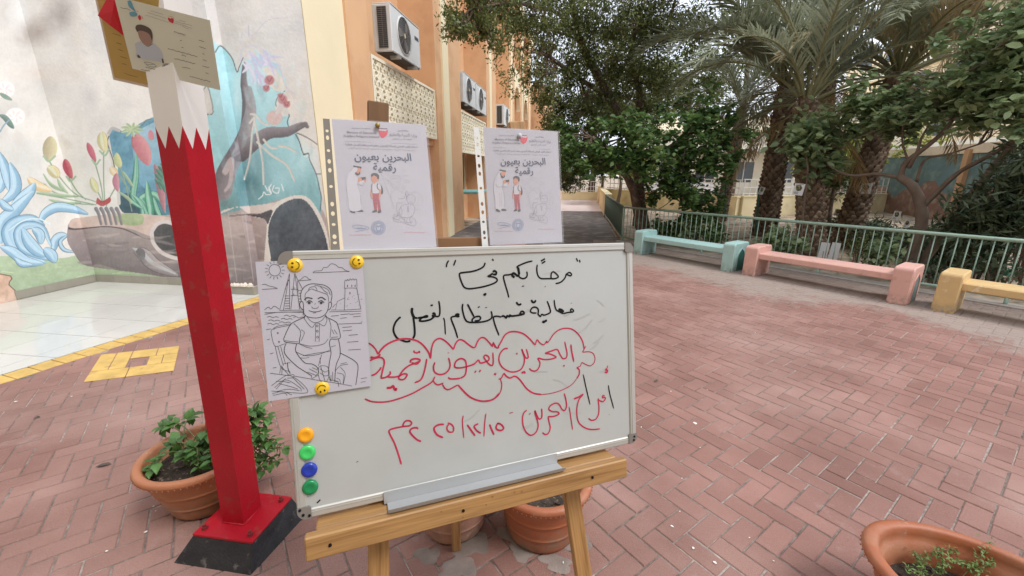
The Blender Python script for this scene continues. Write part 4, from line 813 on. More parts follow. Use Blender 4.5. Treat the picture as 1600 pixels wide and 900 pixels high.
pd([[1.6, *s] for s in ([(322, 380), (324, 340), (322, 300), (312, 290), (300, 305), (306, 330), (322, 344)], [(310, 290), (306, 250), (316, 215), (340, 190), (375, 178), (420, 180), (465, 190), (496, 215), (506, 250), (500, 292)], [(326, 365), (345, 385), (385, 395), (430, 392), (465, 370), (482, 335), (486, 300)], [(484, 300), (500, 295), (504, 315), (492, 340), (480, 345)],
     [(338, 376), (326, 392), (270, 418), (240, 440), (218, 480), (198, 528)], [(198, 528), (205, 548), (250, 556), (294, 558), (300, 530), (306, 500)], [(466, 376), (476, 392), (530, 420), (546, 450), (560, 515), (540, 530), (496, 530)], [(214, 555), (202, 590), (206, 625), (240, 665), (290, 710), (345, 745), (376, 765)], [(280, 560), (276, 610), (330, 680), (380, 690), (412, 712), (420, 745), (400, 765)], [(496, 532), (490, 560), (500, 620), (488, 690), (486, 760), (500, 800)], [(548, 532), (558, 590), (556, 640), (532, 700), (524, 800)], [(560, 620), (610, 645), (650, 670), (672, 700), (668, 760), (658, 824)], [(222, 680), (226, 720), (240, 752)])])
pd([[(332, 380), (330, 400), (375, 455), (400, 430)], [(400, 428), (424, 430), (456, 446), (474, 408), (462, 380)], [(345, 385), (368, 412), (400, 426), (440, 412), (462, 385)], ['l', (402, 434), (400, 545), (424, 547), (426, 434)], [(340, 290), (334, 250), (350, 226), (376, 210), (410, 222), (398, 196), (368, 200), (355, 215)], [(410, 222), (450, 236), (478, 250), (486, 292)], [(395, 186), (440, 196), (480, 215), (496, 250)], [(430, 190), (450, 215), (480, 240)],
    [2.6, (330, 280), (348, 266), (382, 272)], [2.6, (416, 272), (440, 264), (466, 280)], [1.8, (344, 296), (362, 284), (382, 296)], [1.8, (418, 294), (438, 284), (456, 298)], [(376, 322), (384, 332), (400, 334), (416, 330), (420, 320)], [(396, 310), (400, 300)], [1.4, (358, 348), (385, 356), (420, 354), (440, 346)], [(385, 364), (405, 362)],
    [(205, 540), (250, 546), (292, 548)], [(500, 520), (545, 516)], [(262, 430), (300, 470), (306, 500)], [(486, 400), (500, 450), (494, 520)], [(296, 560), (340, 580), (380, 590)], [(276, 612), (340, 636), (420, 628), (494, 600)], [(310, 470), (330, 490), (310, 540)], [(300, 560), (370, 575), (450, 562), (482, 530)], [(320, 636), (420, 618), (494, 608)], [(440, 630), (420, 700)], [(300, 650), (330, 652), (360, 648)], [(500, 580), (530, 572)], [(520, 470), (540, 500)], [(506, 470), (520, 500)],
    [(122, 470), (160, 448), (250, 432)], [(122, 470), (118, 490), (142, 574), (205, 560)], [(132, 472), (150, 460), (244, 440)], [(142, 574), (180, 710), (240, 740)], [(160, 576), (196, 700)], [(178, 578), (210, 690)], [(180, 710), (172, 750)], [(190, 690), (240, 680)], [(188, 706), (186, 756)], [(180, 700), (230, 760)], ['l', (110, 748), (230, 764)], ['l', (262, 766), (410, 792), (560, 816), (634, 830)], [(230, 760), (262, 758), (256, 776), (220, 780)], [(120, 828), (200, 770), (236, 762), (300, 800), (350, 856), (320, 876), (120, 862)], [(140, 840), (210, 790), (300, 840), (310, 864)], [(150, 800), (190, 800), (240, 810)], [(210, 780), (150, 850)], [(256, 776), (330, 850)], [(125, 878), (190, 866), (250, 886)], [(130, 890), (200, 876), (220, 890)], [(170, 815), (230, 830), (290, 850)], [(150, 865), (230, 850), (300, 860)],
    [(420, 712), (440, 700), (480, 710), (488, 760), (470, 800), (436, 800), (420, 760), (420, 712)], [(430, 720), (460, 740), (484, 730)], [(428, 745), (460, 765), (486, 760)], [(435, 705), (450, 760), (462, 798)], [(376, 765), (380, 780), (420, 760)], [(350, 740), (400, 760)], [(360, 720), (410, 745)], [(380, 712), (415, 728)], [(500, 760), (500, 800)], [(510, 740), (512, 796)], [(486, 790), (540, 800), (550, 834)], [(520, 800), (548, 800)], [(530, 730), (560, 700), (610, 690)], [(540, 745), (580, 760), (578, 815)], [(535, 780), (555, 790), (560, 820)], [(560, 710), (590, 750), (580, 815)], [(560, 690), (600, 680)], [(430, 650), (432, 690)]])
for x, y, r in ((361, 299, .0030), (437, 299, .0030)): dot(dk, onpl(395+x/4.09, 400+y/4.09, Q[0], BN), BA, BB, BN, r, 0, .0007)
for x, y in ((412, 446), (412, 480), (414, 518)): pd([[*circ(x, y, 6, k=8)]])
for x, y in ((160, 492), (168, 548)): pd([[*circ(x, y, 4, k=7)]])
for k in range(22): x, y = random.uniform(536, 680), random.uniform(220, 330); (x < 590 and y < 290) or pd([['l', (x, y), (x+4, y)]])
dk.build('line_drawing', m_line, draw)
# ================================================================== the two posters in plastic sleeves
m_film = bpy.data.materials.new('plastic sleeve film'); m_film.use_nodes = True
_t = m_film.node_tree; _N = _t.nodes; _p = _N['Principled BSDF']; _p.inputs['Base Color'].default_value = (.8, .8, .85, 1); _p.inputs['Roughness'].default_value = .12
_tr = _N.new('ShaderNodeBsdfTransparent'); _mx = _N.new('ShaderNodeMixShader'); _no = _N.new('ShaderNodeTexNoise'); _no.inputs['Scale'].default_value = 9; _bp = _N.new('ShaderNodeBump'); _bp.inputs['Distance'].default_value = .02; _bp.inputs['Strength'].default_value = .6
_gg = _N.new('ShaderNodeNewGeometry'); _t.links.new(_gg.outputs['Position'], _no.inputs['Vector']); _t.links.new(_no.outputs['Fac'], _bp.inputs['Height']); _t.links.new(_bp.outputs[0], _p.inputs['Normal'])
_mx.inputs[0].default_value = .16; _t.links.new(_tr.outputs[0], _mx.inputs[1]); _t.links.new(_p.outputs[0], _mx.inputs[2]); _t.links.new(_mx.outputs[0], _N['Material Output'].inputs[0])
m_strip = mat('punched plastic strip', (.20, .185, .165), .35, .05, trans=.0)
m_stripw = mat('white punched plastic strip', (.72, .72, .72), .35, .05)
m_navy = mat('navy print', (.035, .05, .11), .6, 0); m_greyp = mat('grey print', (.17, .16, .19), .7, 0); m_mar = mat('maroon print', (.36, .05, .07), .6, 0); m_skin = mat('skin print', (.56, .24, .16), .6, 0); m_pwhite = mat('white print', (.54, .52, .57), .6, 0); m_blue = mat('blue ink print', (.14, .22, .42), .6, 0); m_redp = mat('red print', (.62, .03, .06), .6, 0); m_lgrey = mat('pale grey print', (.36, .34, .39), .7, 0)
PM = [m_paper, m_line, m_navy, m_greyp, m_mar, m_skin, m_pwhite, m_blue, m_redp, m_lgrey]
ZC = [(70, 62), (645, 100), (712, 845), (145, 870)]     # the left sheet's corners in a survey crop
def homog(c):
    A = []
    for (u, v), (x, y) in zip([(0, 0), (1, 0), (1, 1), (0, 1)], c): A += [[u, v, 1, 0, 0, 0, -x*u, -x*v], [0, 0, 0, u, v, 1, -y*u, -y*v]]
    h = np.linalg.solve(np.array(A, float), np.array(c, float).ravel()); return np.linalg.inv(np.append(h, 1).reshape(3, 3))
HI = homog(ZC)
def uvc(x, y, k=0):      # k 0: whole sheet crop, 1: upper crop, 2: lower crop
    if k == 1: x, y = (520+x/7.5-500)*3.9125, (180+y/7.5-170)*3.9125
    if k == 2: x, y = (520+x/6.206-500)*3.9125, (250+y/6.206-170)*3.9125
    q = HI@np.array([x, y, 1.]); return q[0]/q[2], q[1]/q[2]
def poster(T, a, b, strip, smat, holes_dark, label, bulge):
    T, a, b, n = frame(T, a, b)
    if n@(EYEV-T) < 0: n = -n
    PW, PH = .21, .297
    e = empty('poster', tuple(T), label, 'poster', 'printed posters in plastic sleeves above the whiteboard')
    bz = lambda u, v: bulge*math.sin(math.pi*min(1, max(0, u)))*(.3+.7*v)
    flatp = [False]
    def P(u, v, l=0.): return T+a*u*PW+b*v*PH+n*((0 if flatp[0] else bz(u, v))+l)
    def grid(name, u0, u1, v0, v1, lift, m, nu=8, nv=10):
        vs = [P(u0+(u1-u0)*i/nu, v0+(v1-v0)*j/nv, lift) for j in range(nv+1) for i in range(nu+1)]
        return MB().add(vs, [(j*(nu+1)+i, j*(nu+1)+i+1, (j+1)*(nu+1)+i+1, (j+1)*(nu+1)+i) for j in range(nv) for i in range(nu)]).build(name, m, e, True)
    grid('paper_sheet', 0, 1, 0, 1, 0, m_paper); grid('plastic_sleeve', -.02, 1.02, -.005, 1.015, .0024, m_film)
    mb = MB(); flatp[0] = True
    def st(pts, w=.0006, m=1, k=2, sm=True):
        q = [P(*uvc(x, y, k), .0004) for x, y in pts]; ribbon(mb, spline(q, 4) if sm else q, n, w, m, .0003, False)
    def fl(pts, m, k=2, sm=True, l=.0003):
        pts = spline(list(pts)+[pts[0]], 3)[:-1] if sm else pts
        flat(mb, [P(*uvc(x, y, k), .0003) for x, y in pts], n, m, l)
    def tx(s, x0, x1, y0, y1, m, k=1, bold=0., h=None):
        # lettering between two points of its baseline
        u0, v0 = uvc(x0, y0, k); u1, v1 = uvc(x1, y1, k); A0, A1 = P(u0, v0, .0004), P(u1, v1, .0004); aa = (A1-A0)/np.linalg.norm(A1-A0); bb = np.cross(aa, n); bb = bb if bb@b > 0 else -bb
        text(mb, s, (A0+A1)/2, aa, bb, n, np.linalg.norm(A1-A0), m, .0006, bold, height=h)
    tx('KINGDOM OF BAHRAIN', 220, 445, 156, 162, 3, 1); tx('Ministry of Education', 163, 508, 206, 218, 3, 1, .01); tx('Al-Jaffery Religious Institute', 120, 542, 248, 262, 3, 1, .01)
    tx(shape_ar('مملكة البحرين'), 755, 885, 182, 188, 1, 1, .01); tx(shape_ar('وزارة التربية والتعليم'), 665, 985, 232, 250, 3, 1, 0, .012); tx(shape_ar('المعهد الديني الجعفري'), 695, 925, 282, 290, 3, 1)
    st([(135, 308), (985, 344)], .0005, 3, 1, False)
    tx(shape_ar('احتفالا بالعيد الوطني لمملكة البحرين ينظم قسم نظام الفصل فعالية'), 145, 998, 350, 382, 3, 1, .01)
    for x0, x1 in ((185, 330), (345, 430), (440, 560), (575, 700), (715, 800), (815, 975)):
        x = x0; pts = []
        while x < x1: pts.append((x, 392+(x-185)*.037+random.uniform(-9, 7))); x += 9
        st(pts, .0005, 3, 1)
    tx(shape_ar('البحرين بعيون'), 250, 918, 498, 510, 2, 1, .02); tx(shape_ar('رقمية'), 470, 738, 622, 632, 2, 1, .02)
    # crest
    fl([(530, 165), (636, 172), (632, 235), (600, 262), (575, 268), (545, 235)], 8, 1); fl([(538, 178), (552, 190), (566, 182), (580, 194), (594, 184), (608, 196), (628, 186), (628, 174), (536, 168)], 6, 1, False, .0006); st([(524, 164), (560, 158), (600, 164), (636, 160)], .0012, 1, 1)
    # man in a white robe holding a phone
    fl([(172, 110), (205, 75), (235, 80), (238, 100), (215, 130), (200, 150), (160, 160), (140, 150)], 6); fl([(150, 150), (180, 135), (215, 145), (240, 190), (235, 240), (262, 330), (270, 420), (268, 490), (165, 490), (150, 380), (135, 300), (132, 200)], 6)
    st([(135, 210), (133, 290), (150, 370), (160, 485)], .0006, 3); st([(235, 245), (258, 320), (272, 400), (270, 470)], .0006, 3); st([(205, 310), (212, 380), (208, 460)], .0005, 9); st([(225, 300), (235, 400), (232, 450)], .0005, 9); st([(135, 205), (145, 160), (170, 112), (198, 80)], .0006, 3); st([(152, 210), (172, 240), (215, 248), (240, 240)], .0009, 3); st([(165, 200), (160, 170), (175, 140)], .0006, 9)
    fl([(212, 92), (228, 78), (268, 82), (272, 105), (262, 128), (240, 132), (222, 120)], 5); fl([(205, 100), (214, 96), (222, 118), (240, 130), (264, 122), (262, 142), (240, 152), (220, 142)], 1); fl([(238, 130), (250, 128), (248, 138)], 5, 2, True, .0006); fl([(200, 55), (278, 70), (276, 86), (198, 70)], 1, 2, False); fl([(245, 180), (265, 170), (282, 182), (285, 205), (262, 215), (244, 205)], 5); fl([(295, 180), (322, 178), (322, 205), (308, 225), (298, 205)], 5); fl([(272, 172), (318, 168), (316, 192), (284, 196)], 1, 2, False, .0006)
    fl([(248, 215), (300, 205), (300, 240), (265, 246), (246, 235)], 6); st([(250, 212), (256, 240), (285, 246), (302, 222)], .0005, 3)
    fl([(166, 484), (190, 486), (217, 508), (214, 518), (190, 515), (168, 505)], 1); fl([(232, 486), (262, 482), (296, 496), (290, 504), (250, 505), (231, 498)], 1)
    # boy with a rucksack
    fl([(450, 230), (475, 260), (486, 300), (482, 332), (465, 332), (455, 290)], 1); fl([(378, 235), (400, 226), (430, 226), (458, 240), (468, 290), (446, 296), (444, 325), (384, 325), (376, 290), (366, 286)], 6); fl([(383, 324), (446, 326), (450, 370), (466, 495), (440, 500), (425, 390), (428, 490), (402, 496), (388, 390)], 4, 2, False); fl([(366, 285), (378, 288), (382, 330), (386, 372), (374, 376), (364, 345)], 5); fl([(448, 294), (466, 290), (464, 340), (456, 380), (444, 382), (446, 340)], 5); fl([(372, 158), (395, 150), (440, 175), (442, 200), (415, 215), (412, 232), (390, 232), (385, 212), (372, 200)], 5)
    fl([(368, 155), (375, 138), (400, 130), (430, 136), (447, 155), (446, 185), (432, 192), (425, 170), (400, 155), (385, 160), (378, 172)], 1); st([(380, 235), (376, 270), (380, 320)], .0016, 1); st([(436, 232), (428, 255), (436, 285), (450, 290)], .0018, 1); fl([(402, 488), (428, 492), (428, 504), (396, 512), (379, 508)], 1); fl([(438, 494), (466, 492), (465, 512), (446, 518), (434, 510)], 1)
    # pencil sketches, faint head above and the seated boy below
    for s in ([(472, 140), (500, 220), (550, 350), (600, 480)], [(512, 190), (540, 205), (540, 235)], [(560, 215), (552, 185), (570, 160), (600, 152), (640, 158), (655, 185), (650, 215)], [(560, 215), (575, 260), (605, 290), (640, 270), (654, 230)], [(575, 240), (585, 234), (596, 240)], [(615, 222), (630, 216), (638, 222)], [(600, 268), (615, 268), (626, 260)], [(595, 295), (560, 330), (570, 370)], [(640, 285), (660, 310), (690, 320)], [(665, 160), (700, 150), (730, 160)], [(660, 110), (700, 96), (712, 112)], [(690, 200), (740, 200), (745, 220), (700, 222)], [*circ(684, 272, 15, k=10)], [(570, 190), (600, 175), (640, 185)], [(740, 315), (780, 325), (800, 310), (850, 330), (860, 350)], [(835, 365), (870, 370), (862, 440)], [(835, 365), (822, 430)], [(800, 440), (850, 446)], [(790, 480), (850, 482)]): st(s, .0005, 9)
    for s in ([(720, 400), (712, 370), (730, 345), (765, 340), (795, 360), (798, 395), (790, 415)], [(722, 400), (735, 425), (760, 432), (785, 415)], [(730, 375), (740, 370), (748, 376)], [(762, 372), (775, 370)], [(745, 410), (758, 412), (768, 406)], [(735, 430), (680, 440), (650, 470), (640, 510), (665, 560), (700, 590)], [(770, 430), (790, 455), (785, 520), (740, 580)], [(620, 420), (620, 500), (630, 540), (580, 560)], [(620, 420), (680, 420)], [(710, 300), (690, 370), (640, 380)], [(715, 300), (735, 345)], [(700, 320), (720, 380)], [(580, 555), (590, 590), (650, 610), (660, 600), (700, 620), (790, 645)], [(580, 540), (610, 535), (650, 550), (640, 580), (600, 575), (580, 560)], [(770, 560), (800, 590), (805, 620), (790, 645)], [(640, 510), (620, 560)], [(720, 450), (724, 500), (734, 500), (730, 450)], [(700, 560), (690, 600), (740, 610), (770, 600)], [(720, 570), (710, 610)], [(740, 580), (760, 620)], [(590, 570), (650, 590)], [(655, 460), (670, 500), (660, 540)], [(665, 560), (740, 560), (770, 545)]): st(s, .00055, 3)
    # signature and stamp
    for s in ([(190, 640), (230, 632), (300, 640), (350, 660), (335, 675), (290, 682), (215, 698)], [(190, 640), (200, 655), (240, 668), (320, 665)], [(235, 650), (245, 668), (255, 655), (262, 668), (280, 650), (282, 668), (300, 662), (328, 664)]): st(s, .0008, 7)
    for r in (68, 60, 42): st(circ(440, 660, r, r*.96, 26), .0007 if r != 60 else .0004, 7)
    for k in range(36): t = k*math.pi/18; st([(440+46*math.cos(t), 660+45*math.sin(t)), (440+56*math.cos(t+.06), 660+54*math.sin(t+.06))], .0008, 7, 2, False)
    st([(415, 645), (428, 640), (440, 650), (455, 640), (466, 646), (462, 675), (445, 692), (425, 680), (415, 645)], .0016, 7)
    for x0, x1, y in ((160, 380, 728), (690, 905, 706)):
        x = x0; pts = []
        while x < x1: pts.append((x, y+random.uniform(-4, 4))); x += 8
        st(pts, .0005, 8)
    flatp[0] = False; vv = []
    for q in mb.v:
        q = np.array(q); dq = q-T; vv.append(tuple(q+n*bz(dq@a/PW, dq@b/PH)))
    mb.v = vv; mb.build('print', PM, e)
    # punched strip beside the sheet
    S0, S1 = [np.array(q) for q in strip[:2]], [np.array(q) for q in strip[2:]]
    mb = MB(); md = MB(); nh = 46
    def SP(s, t, l=-.001): u = S0[0][0]*(1-s)+S0[1][0]*s; u2 = S1[0][0]*(1-s)+S1[1][0]*s; u = u*(1-t)+u2*t; return P(u, t, l) if False else T+a*u*PW+b*t*PH*1.02+n*l
    hs = (.09, .14, .235, .315, .38, .50, .63, .70, .78, .87, .915); big = (.14, .315, .38, .63, .70, .87); t = 0.
    seg = []
    for h in hs: r = .017 if h in big else .0105; seg.append((h, r))
    prev = 0
    for h, r in seg+[(1.0, 0)]:
        ta, tb = h-r*1.3, h+r*1.3
        mb.add([SP(0, prev), SP(1, prev), SP(1, min(ta, 1) if r else 1), SP(0, min(ta, 1) if r else 1)], [(0, 1, 2, 3)])
        if not r: break
        k = 12; ring = []; ex = []
        for i in range(k):
            an = 2*math.pi*(i+.5)/k; cs, sn = math.cos(an), math.sin(an); ring.append(SP(.5+.23*cs, h+r*sn)); mxx = max(abs(cs), abs(sn)); ex.append(SP(.5+.5*cs/mxx, h+r*1.3*sn/mxx))
        mb.add(ring+ex, [(i, (i+1) % k, (i+1) % k+k, i+k) for i in range(k)]); prev = tb
        if holes_dark is not None: md.add([r_+n*-.0012 for r_ in ring], [tuple(range(k))])
    mb.build('punched_strip', smat, e)
    return T, a, b, n, e
pT, pa, pb = (-.5452, .9276, 1.6633), (.8517, .5236, -.0229), (.1281, -.2504, -.9596)
poster(pT, pa, pb, [(-.085, 0), (-.02, 0), (-.125, 0), (-.035, 0)], m_strip, None, 'left one of the two sleeved posters above the whiteboard, nearer the mural', .004)
pT, pa, pb = (-.2363, 1.0984, 1.6575), (.8704, .492, -.0171), (.0808, -.177, -.9809)
poster(pT, pa, pb, [(-.12, 0), (-.05, 0), (-.10, 0), (-.02, 0)], m_stripw, None, 'right one of the two sleeved posters above the whiteboard, nearer the trees', .006)
m_brass = mat('brass pin', (.34, .25, .08), .4, .1, metal=.6)
for (T_, lab, x, y) in (((-.5452, .9276, 1.6633), 'brass drawing pin at the top of the left poster', 590, 195.5), ((-.2363, 1.0984, 1.6575), 'clear white drawing pin at the top of the right poster', 812, 212)):
    n_ = np.array([.49, -.847, .206]); p = onpl(x, y, np.array(T_)+n_*.008, n_); mb = MB(); mb.tube([p-n_*.004, p+n_*.003, p+n_*.005], [.0055, .0055, .003], 12); tag(mb.build('drawing_pin', m_brass if 'brass' in lab else m_pwhite, None, True), lab, 'pin')
# ================================================================== certificates on the pole
m_card = mat('cream certificate paper', (.70, .70, .60), .4, .03, spec=.4, coat=.2); m_gold = mat('ochre certificate back', (.55, .36, .10), .4, .06, coat=.2); m_edge = mat('laminate edge', (.72, .60, .52), .3, .03)
kk = .90; CT = EYEV+kk*(np.array([-1.4651, 1.3126, 2.0846])-EYEV); CT, CA, CB, CN = frame(CT, (.9624, .1449, -.2298), (-.2621, .273, -.9256)); CN = CN if CN@(EYEV-CT) > 0 else -CN; CW, CH = .297*kk, .21*kk
cert = empty('certificate', tuple(CT), 'cream certificate with a portrait photo and blue stamp, high on the pole', 'certificate')
MB().obox(CT, CA, CB, CN, (0, 0, -.001), (CW, CH, 0)).build('card', m_card, cert)
mb = MB()
def cp(x, y, l=.0004): return onpl(140+x/6, y/6, CT+CN*l, CN)
def cs(pts, w, m, sm=True): q = [cp(x, y) for x, y in pts]; ribbon(mb, spline(q, 4) if sm else q, CN, w, m, .0003, False)
def cf(pts, m, l=.0003, sm=True):
    pts = spline(list(pts)+[pts[0]], 3)[:-1] if sm else pts
    flat(mb, [cp(x, y) for x, y in pts], CN, m, l)
m_shirt = mat('pale blue shirt print', (.50, .54, .62), .5, 0); m_face = mat('portrait skin print', (.36, .22, .18), .5, 0); m_hair = mat('dark hair print', (.10, .07, .06), .5, 0); m_cyan = mat('blue petal print', (.14, .36, .50), .5, 0)
CM = [m_shirt, m_face, m_hair, m_cyan, m_redp, m_navy, m_greyp, m_card]
cf([(425, 410), (480, 385), (500, 400), (545, 430), (590, 405), (650, 450), (680, 500), (697, 590), (640, 575), (450, 540), (440, 480)], 0); cf([(450, 285), (500, 270), (570, 320), (590, 370), (578, 415), (545, 432), (510, 415), (470, 360)], 1, .0005); cf([(430, 262), (440, 238), (480, 230), (540, 250), (580, 285), (592, 340), (585, 375), (560, 320), (500, 290), (460, 290), (448, 300)], 2, .0007)
cf([(450, 510), (468, 520), (480, 542), (452, 538)], 2, .0005); cf([(676, 545), (690, 555), (697, 592), (684, 588)], 2, .0005); cs([(500, 395), (545, 436), (592, 410)], .0012, 6); cs([(484, 330), (500, 338)], .0016, 2); cs([(535, 350), (556, 352)], .0016, 2); cs([(515, 385), (535, 395), (550, 386)], .0012, 2)
cf([(357, 10), (385, 5), (405, 50), (430, 100), (440, 115), (400, 90), (365, 55)], 3); cf([(372, 118), (410, 108), (445, 125), (440, 150), (400, 155), (378, 140)], 3); cf([(455, 150), (470, 140), (484, 165), (475, 190), (458, 175)], 4); cs([(290, 68), (320, 80), (345, 80), (385, 98)], .0010, 5); cs([(440, 100), (460, 110)], .001, 4); cs([(490, 150), (500, 178)], .001, 4)
cf([(730, 148), (782, 162), (785, 215), (765, 212), (742, 195)], 4); cf([(730, 148), (782, 162), (783, 175), (770, 168), (758, 174), (745, 164), (735, 168)], 7, .0006, False)
def scrib(x0, y0, x1, y1, m=6, w=.0009, amp=5):
    n_ = max(3, int(abs(x1-x0)/8)); cs([(x0+(x1-x0)*i/n_, y0+(y1-y0)*i/n_+random.uniform(-amp, amp)) for i in range(n_+1)], w, m)
for l in ((570, 98, 690, 135), (545, 118, 720, 172), (525, 140, 742, 210), (840, 190, 900, 205), (805, 200, 960, 240), (800, 215, 960, 265), (870, 245, 930, 275)): scrib(*l, 6, .0006, 3)
for l in ((790, 298, 900, 330), (848, 378, 866, 384), (862, 442, 880, 448), (735, 456, 1012, 532), (865, 518, 905, 526), (792, 546, 992, 600), (870, 625, 942, 646), (1025, 376, 1075, 390), (1030, 438, 1090, 456), (1060, 502, 1078, 510), (1062, 560, 1098, 572), (1058, 618, 1122, 634), (1088, 682, 1116, 690), (938, 716, 1132, 764), (524, 628, 614, 650), (484, 652, 660, 688)): scrib(*l, 2, .0011, 4)
for l in ((700, 300, 1000, 360), (700, 380, 1010, 440), (700, 440, 1020, 500)): scrib(*l, 7, .0004, 1)
cs([(512, 582), (560, 585), (610, 605), (625, 622), (590, 628), (540, 612), (512, 582)], .0009, 5); cs([(530, 600), (580, 605), (610, 600)], .0008, 5)
for r in (62, 52, 42): cs([(738+r*math.cos(t), 664+r*1.08*math.sin(t)+r*.2*math.cos(t)) for t in np.linspace(0, 6.283, 24)], .0010 if r != 52 else .0022, 5 if r != 52 else 6)
cf([(712, 638), (768, 655), (762, 690), (742, 704), (722, 680)], 5); cf([(714, 640), (766, 655), (764, 664), (715, 650)], 7, .0006, False)
mb.build('print', CM, cert)
# the older certificate behind it and the folded red cloth
def spx(x, y, back): return onpl(x, y, CT-CN*back, CN)
cb = empty('certificate', tuple(spx(150, 0, .03)), 'ochre backed certificate half hidden behind the cream one on the pole', 'certificate')
def sheet(name, pts, back, m, parent, th=.0012): q = [spx(x, y, back) for x, y in pts]; return MB().prism(q, -CN*th).build(name, m, parent)
sheet('laminate_border', [(143, -26), (177, 124.5), (236, 138), (250, -20)], .032, m_edge, cb); sheet('card', [(147, -24), (179, 121), (236, 133.5), (250, -20)], .030, m_gold, cb)
mb = MB()
for (xa, ya, xb, yb) in ((176, 52, 189, 57), (182, 67, 190, 69), (184, 77, 193, 80), (188, 88, 199, 92), (190, 99, 198, 101), (194, 114, 216, 121)):
    n_ = 6; ribbon(mb, [spx(xa+(xb-xa)*i/n_, ya+(yb-ya)*i/n_+random.uniform(-.6, .6), .0295) for i in range(n_+1)], CN, .0012, 0, .0003)
mb.build('print', m_hair, cb)
m_cloth = mat('red cloth', (.62, .006, .02), .7, .08)
mb = MB(); q = [spx(x, y, bk) for x, y, bk in ((152.5, 24, .020), (168, -4, .014), (181, -12, .008), (192, 55, .012), (172, 40, .012))]; c = spx(176, 18, .006)
mb.add(q+[c]+[p-CN*.006 for p in q]+[c-CN*.006], [(0, 4, 5), (4, 3, 5), (3, 2, 5), (2, 1, 5), (1, 0, 5), (6, 11, 10), (10, 11, 9), (9, 11, 8), (8, 11, 7), (7, 11, 6)]+[(0, 6, 10, 4), (4, 10, 9, 3), (3, 9, 8, 2), (2, 8, 7, 1), (1, 7, 6, 0)])
tag(mb.build('flag_corner', m_cloth), 'red cloth corner sticking out behind the cream certificate on the pole', 'flag')
# ================================================================== pots
m_terra = mat('terracotta plastic', (.40, .155, .072), .55, .10, 6, .0008, 90, col2=(.46, .25, .155), c2s=5, c2lo=.5, c2hi=.72, detail=9)
m_terra2 = mat('orange plastic pot', (.36, .115, .05), .5, .10, 6, .0006, 90, col2=(.40, .19, .11), c2s=7, c2lo=.5, c2hi=.75, detail=9)
m_terra3 = mat('pale pink clay', (.44, .25, .185), .8, .12, 8, .0015, 90)
m_soil = mat('potting soil', (.045, .032, .024), .95, .6, 30, .012, 60, col2=(.16, .12, .09), c2s=70, c2lo=.6, c2hi=.7)
m_chip = mat('soil crumb', (.07, .05, .038), .95, .4, 40, rnd=0, tint=(.22, .17, .12))
def soil_top(c, r, z, parent, n=160, sx=1, sy=1, ang=0):
    mb = MB(); mb.lathe((c[0], c[1], 0), [(r, z), (r*.8, z+.004), (r*.5, z+.008), (.001, z+.006)], 28, sx=sx, sy=sy, ang=ang)
    s_ = mb.build('soil', m_soil, parent, True); mb = MB()
    for k in range(n):
        a = random.random()*6.28; q = r*.93*math.sqrt(random.random()); x, y = q*sx*math.cos(a), q*sy*math.sin(a); x, y = c[0]+x*math.cos(ang)-y*math.sin(ang), c[1]+x*math.sin(ang)+y*math.cos(ang)
        d = random.uniform(.003, .009); zz = z+.004
        P = [np.array([x, y, zz])+rng.normal(size=3)*d*.8 for _ in range(5)]; P[0][2] = zz+d; mb.add(P, [(0, 1, 2), (0, 2, 3), (0, 3, 4), (0, 4, 1), (1, 3, 2), (1, 4, 3)], 0, random.random())
    o = mb.build('soil_crumbs', m_chip, parent); tag(o, kind='stuff')
def pot(c, h, rt, rb, m, label, soil=True, soilz=.06, rim=.03, bands=True, sx=1, sy=1, ang=0, seg=56):
    e = empty('plant_pot', (c[0], c[1], 0), label, 'pot', None)
    ri = rt-.028
    prof = [(.001, .004), (rb*.92, .003), (rb, .010)]
    for k in range(1, 12):
        t = k/12; r = rb+(ri+.004-rb)*t**.9; z = h*.86*t; prof.append((r, z))
        if bands and k in (4, 8): prof += [(r+.0025, z+.002), (r+.0025, z+.006), (r+.001, z+.008)]
    z = h*.86; prof += [(ri+.006, z), (ri+.004, z+.004), (rt-.012, z+.006), (rt-.002, z+.012), (rt, z+.022), (rt-.003, h-.006), (rt-.012, h), (ri-.002, h-.001), (ri-.010, h-.010), (ri-.013, h-.03), (ri-.018, h-.055), (ri-.026, h-.058), (ri-.034, h-.12), (ri-.06, .05)]
    mb = MB(); mb.lathe((c[0], c[1], 0), prof, seg, sx=sx, sy=sy, ang=ang); mb.build('pot_body', m, e, True)
    mb = MB()
    for k in range(70):
        a = 2*math.pi*k/70; r = (rt+.0005); zz = h*.86+.014; mb.lathe((c[0]+(r*sx*math.cos(a))*math.cos(ang)-r*sy*math.sin(a)*math.sin(ang), c[1]+(r*sx*math.cos(a))*math.sin(ang)+r*sy*math.sin(a)*math.cos(ang), zz), [(.0025, -.002), (.002, .002), (.0005, .003)], 5)
    tag(mb.build('beaded_edge', m, e), kind='stuff')
    if soil: soil_top(c, ri-.03, h-soilz-.02, e, sx=sx, sy=sy, ang=ang)
    return e
PL = (-1.715, 1.46); pot(PL, .285, .25, .145, m_terra, 'round terracotta pot holding mint, behind the red pole', soilz=.05)
PMd = (-.092, 1.535); pot(PMd, .275, .215, .155, m_terra2, 'orange terracotta pot with bare soil seen under the right end of the easel ledge', soilz=.035)
PWt = (-.49, 1.50); pot(PWt, .27, .20, .135, m_terra3, 'pale pink clay pot mostly hidden behind the easel, beside the orange pot', soilz=.05)
PRt = (1.42, 1.14); pot((1.36, 1.17), .30, .285, .19, m_terra2, 'wide orange terracotta pot in the bottom right corner with sparse sprigs', soilz=.115, sx=1.25, sy=.9, ang=R(-38))
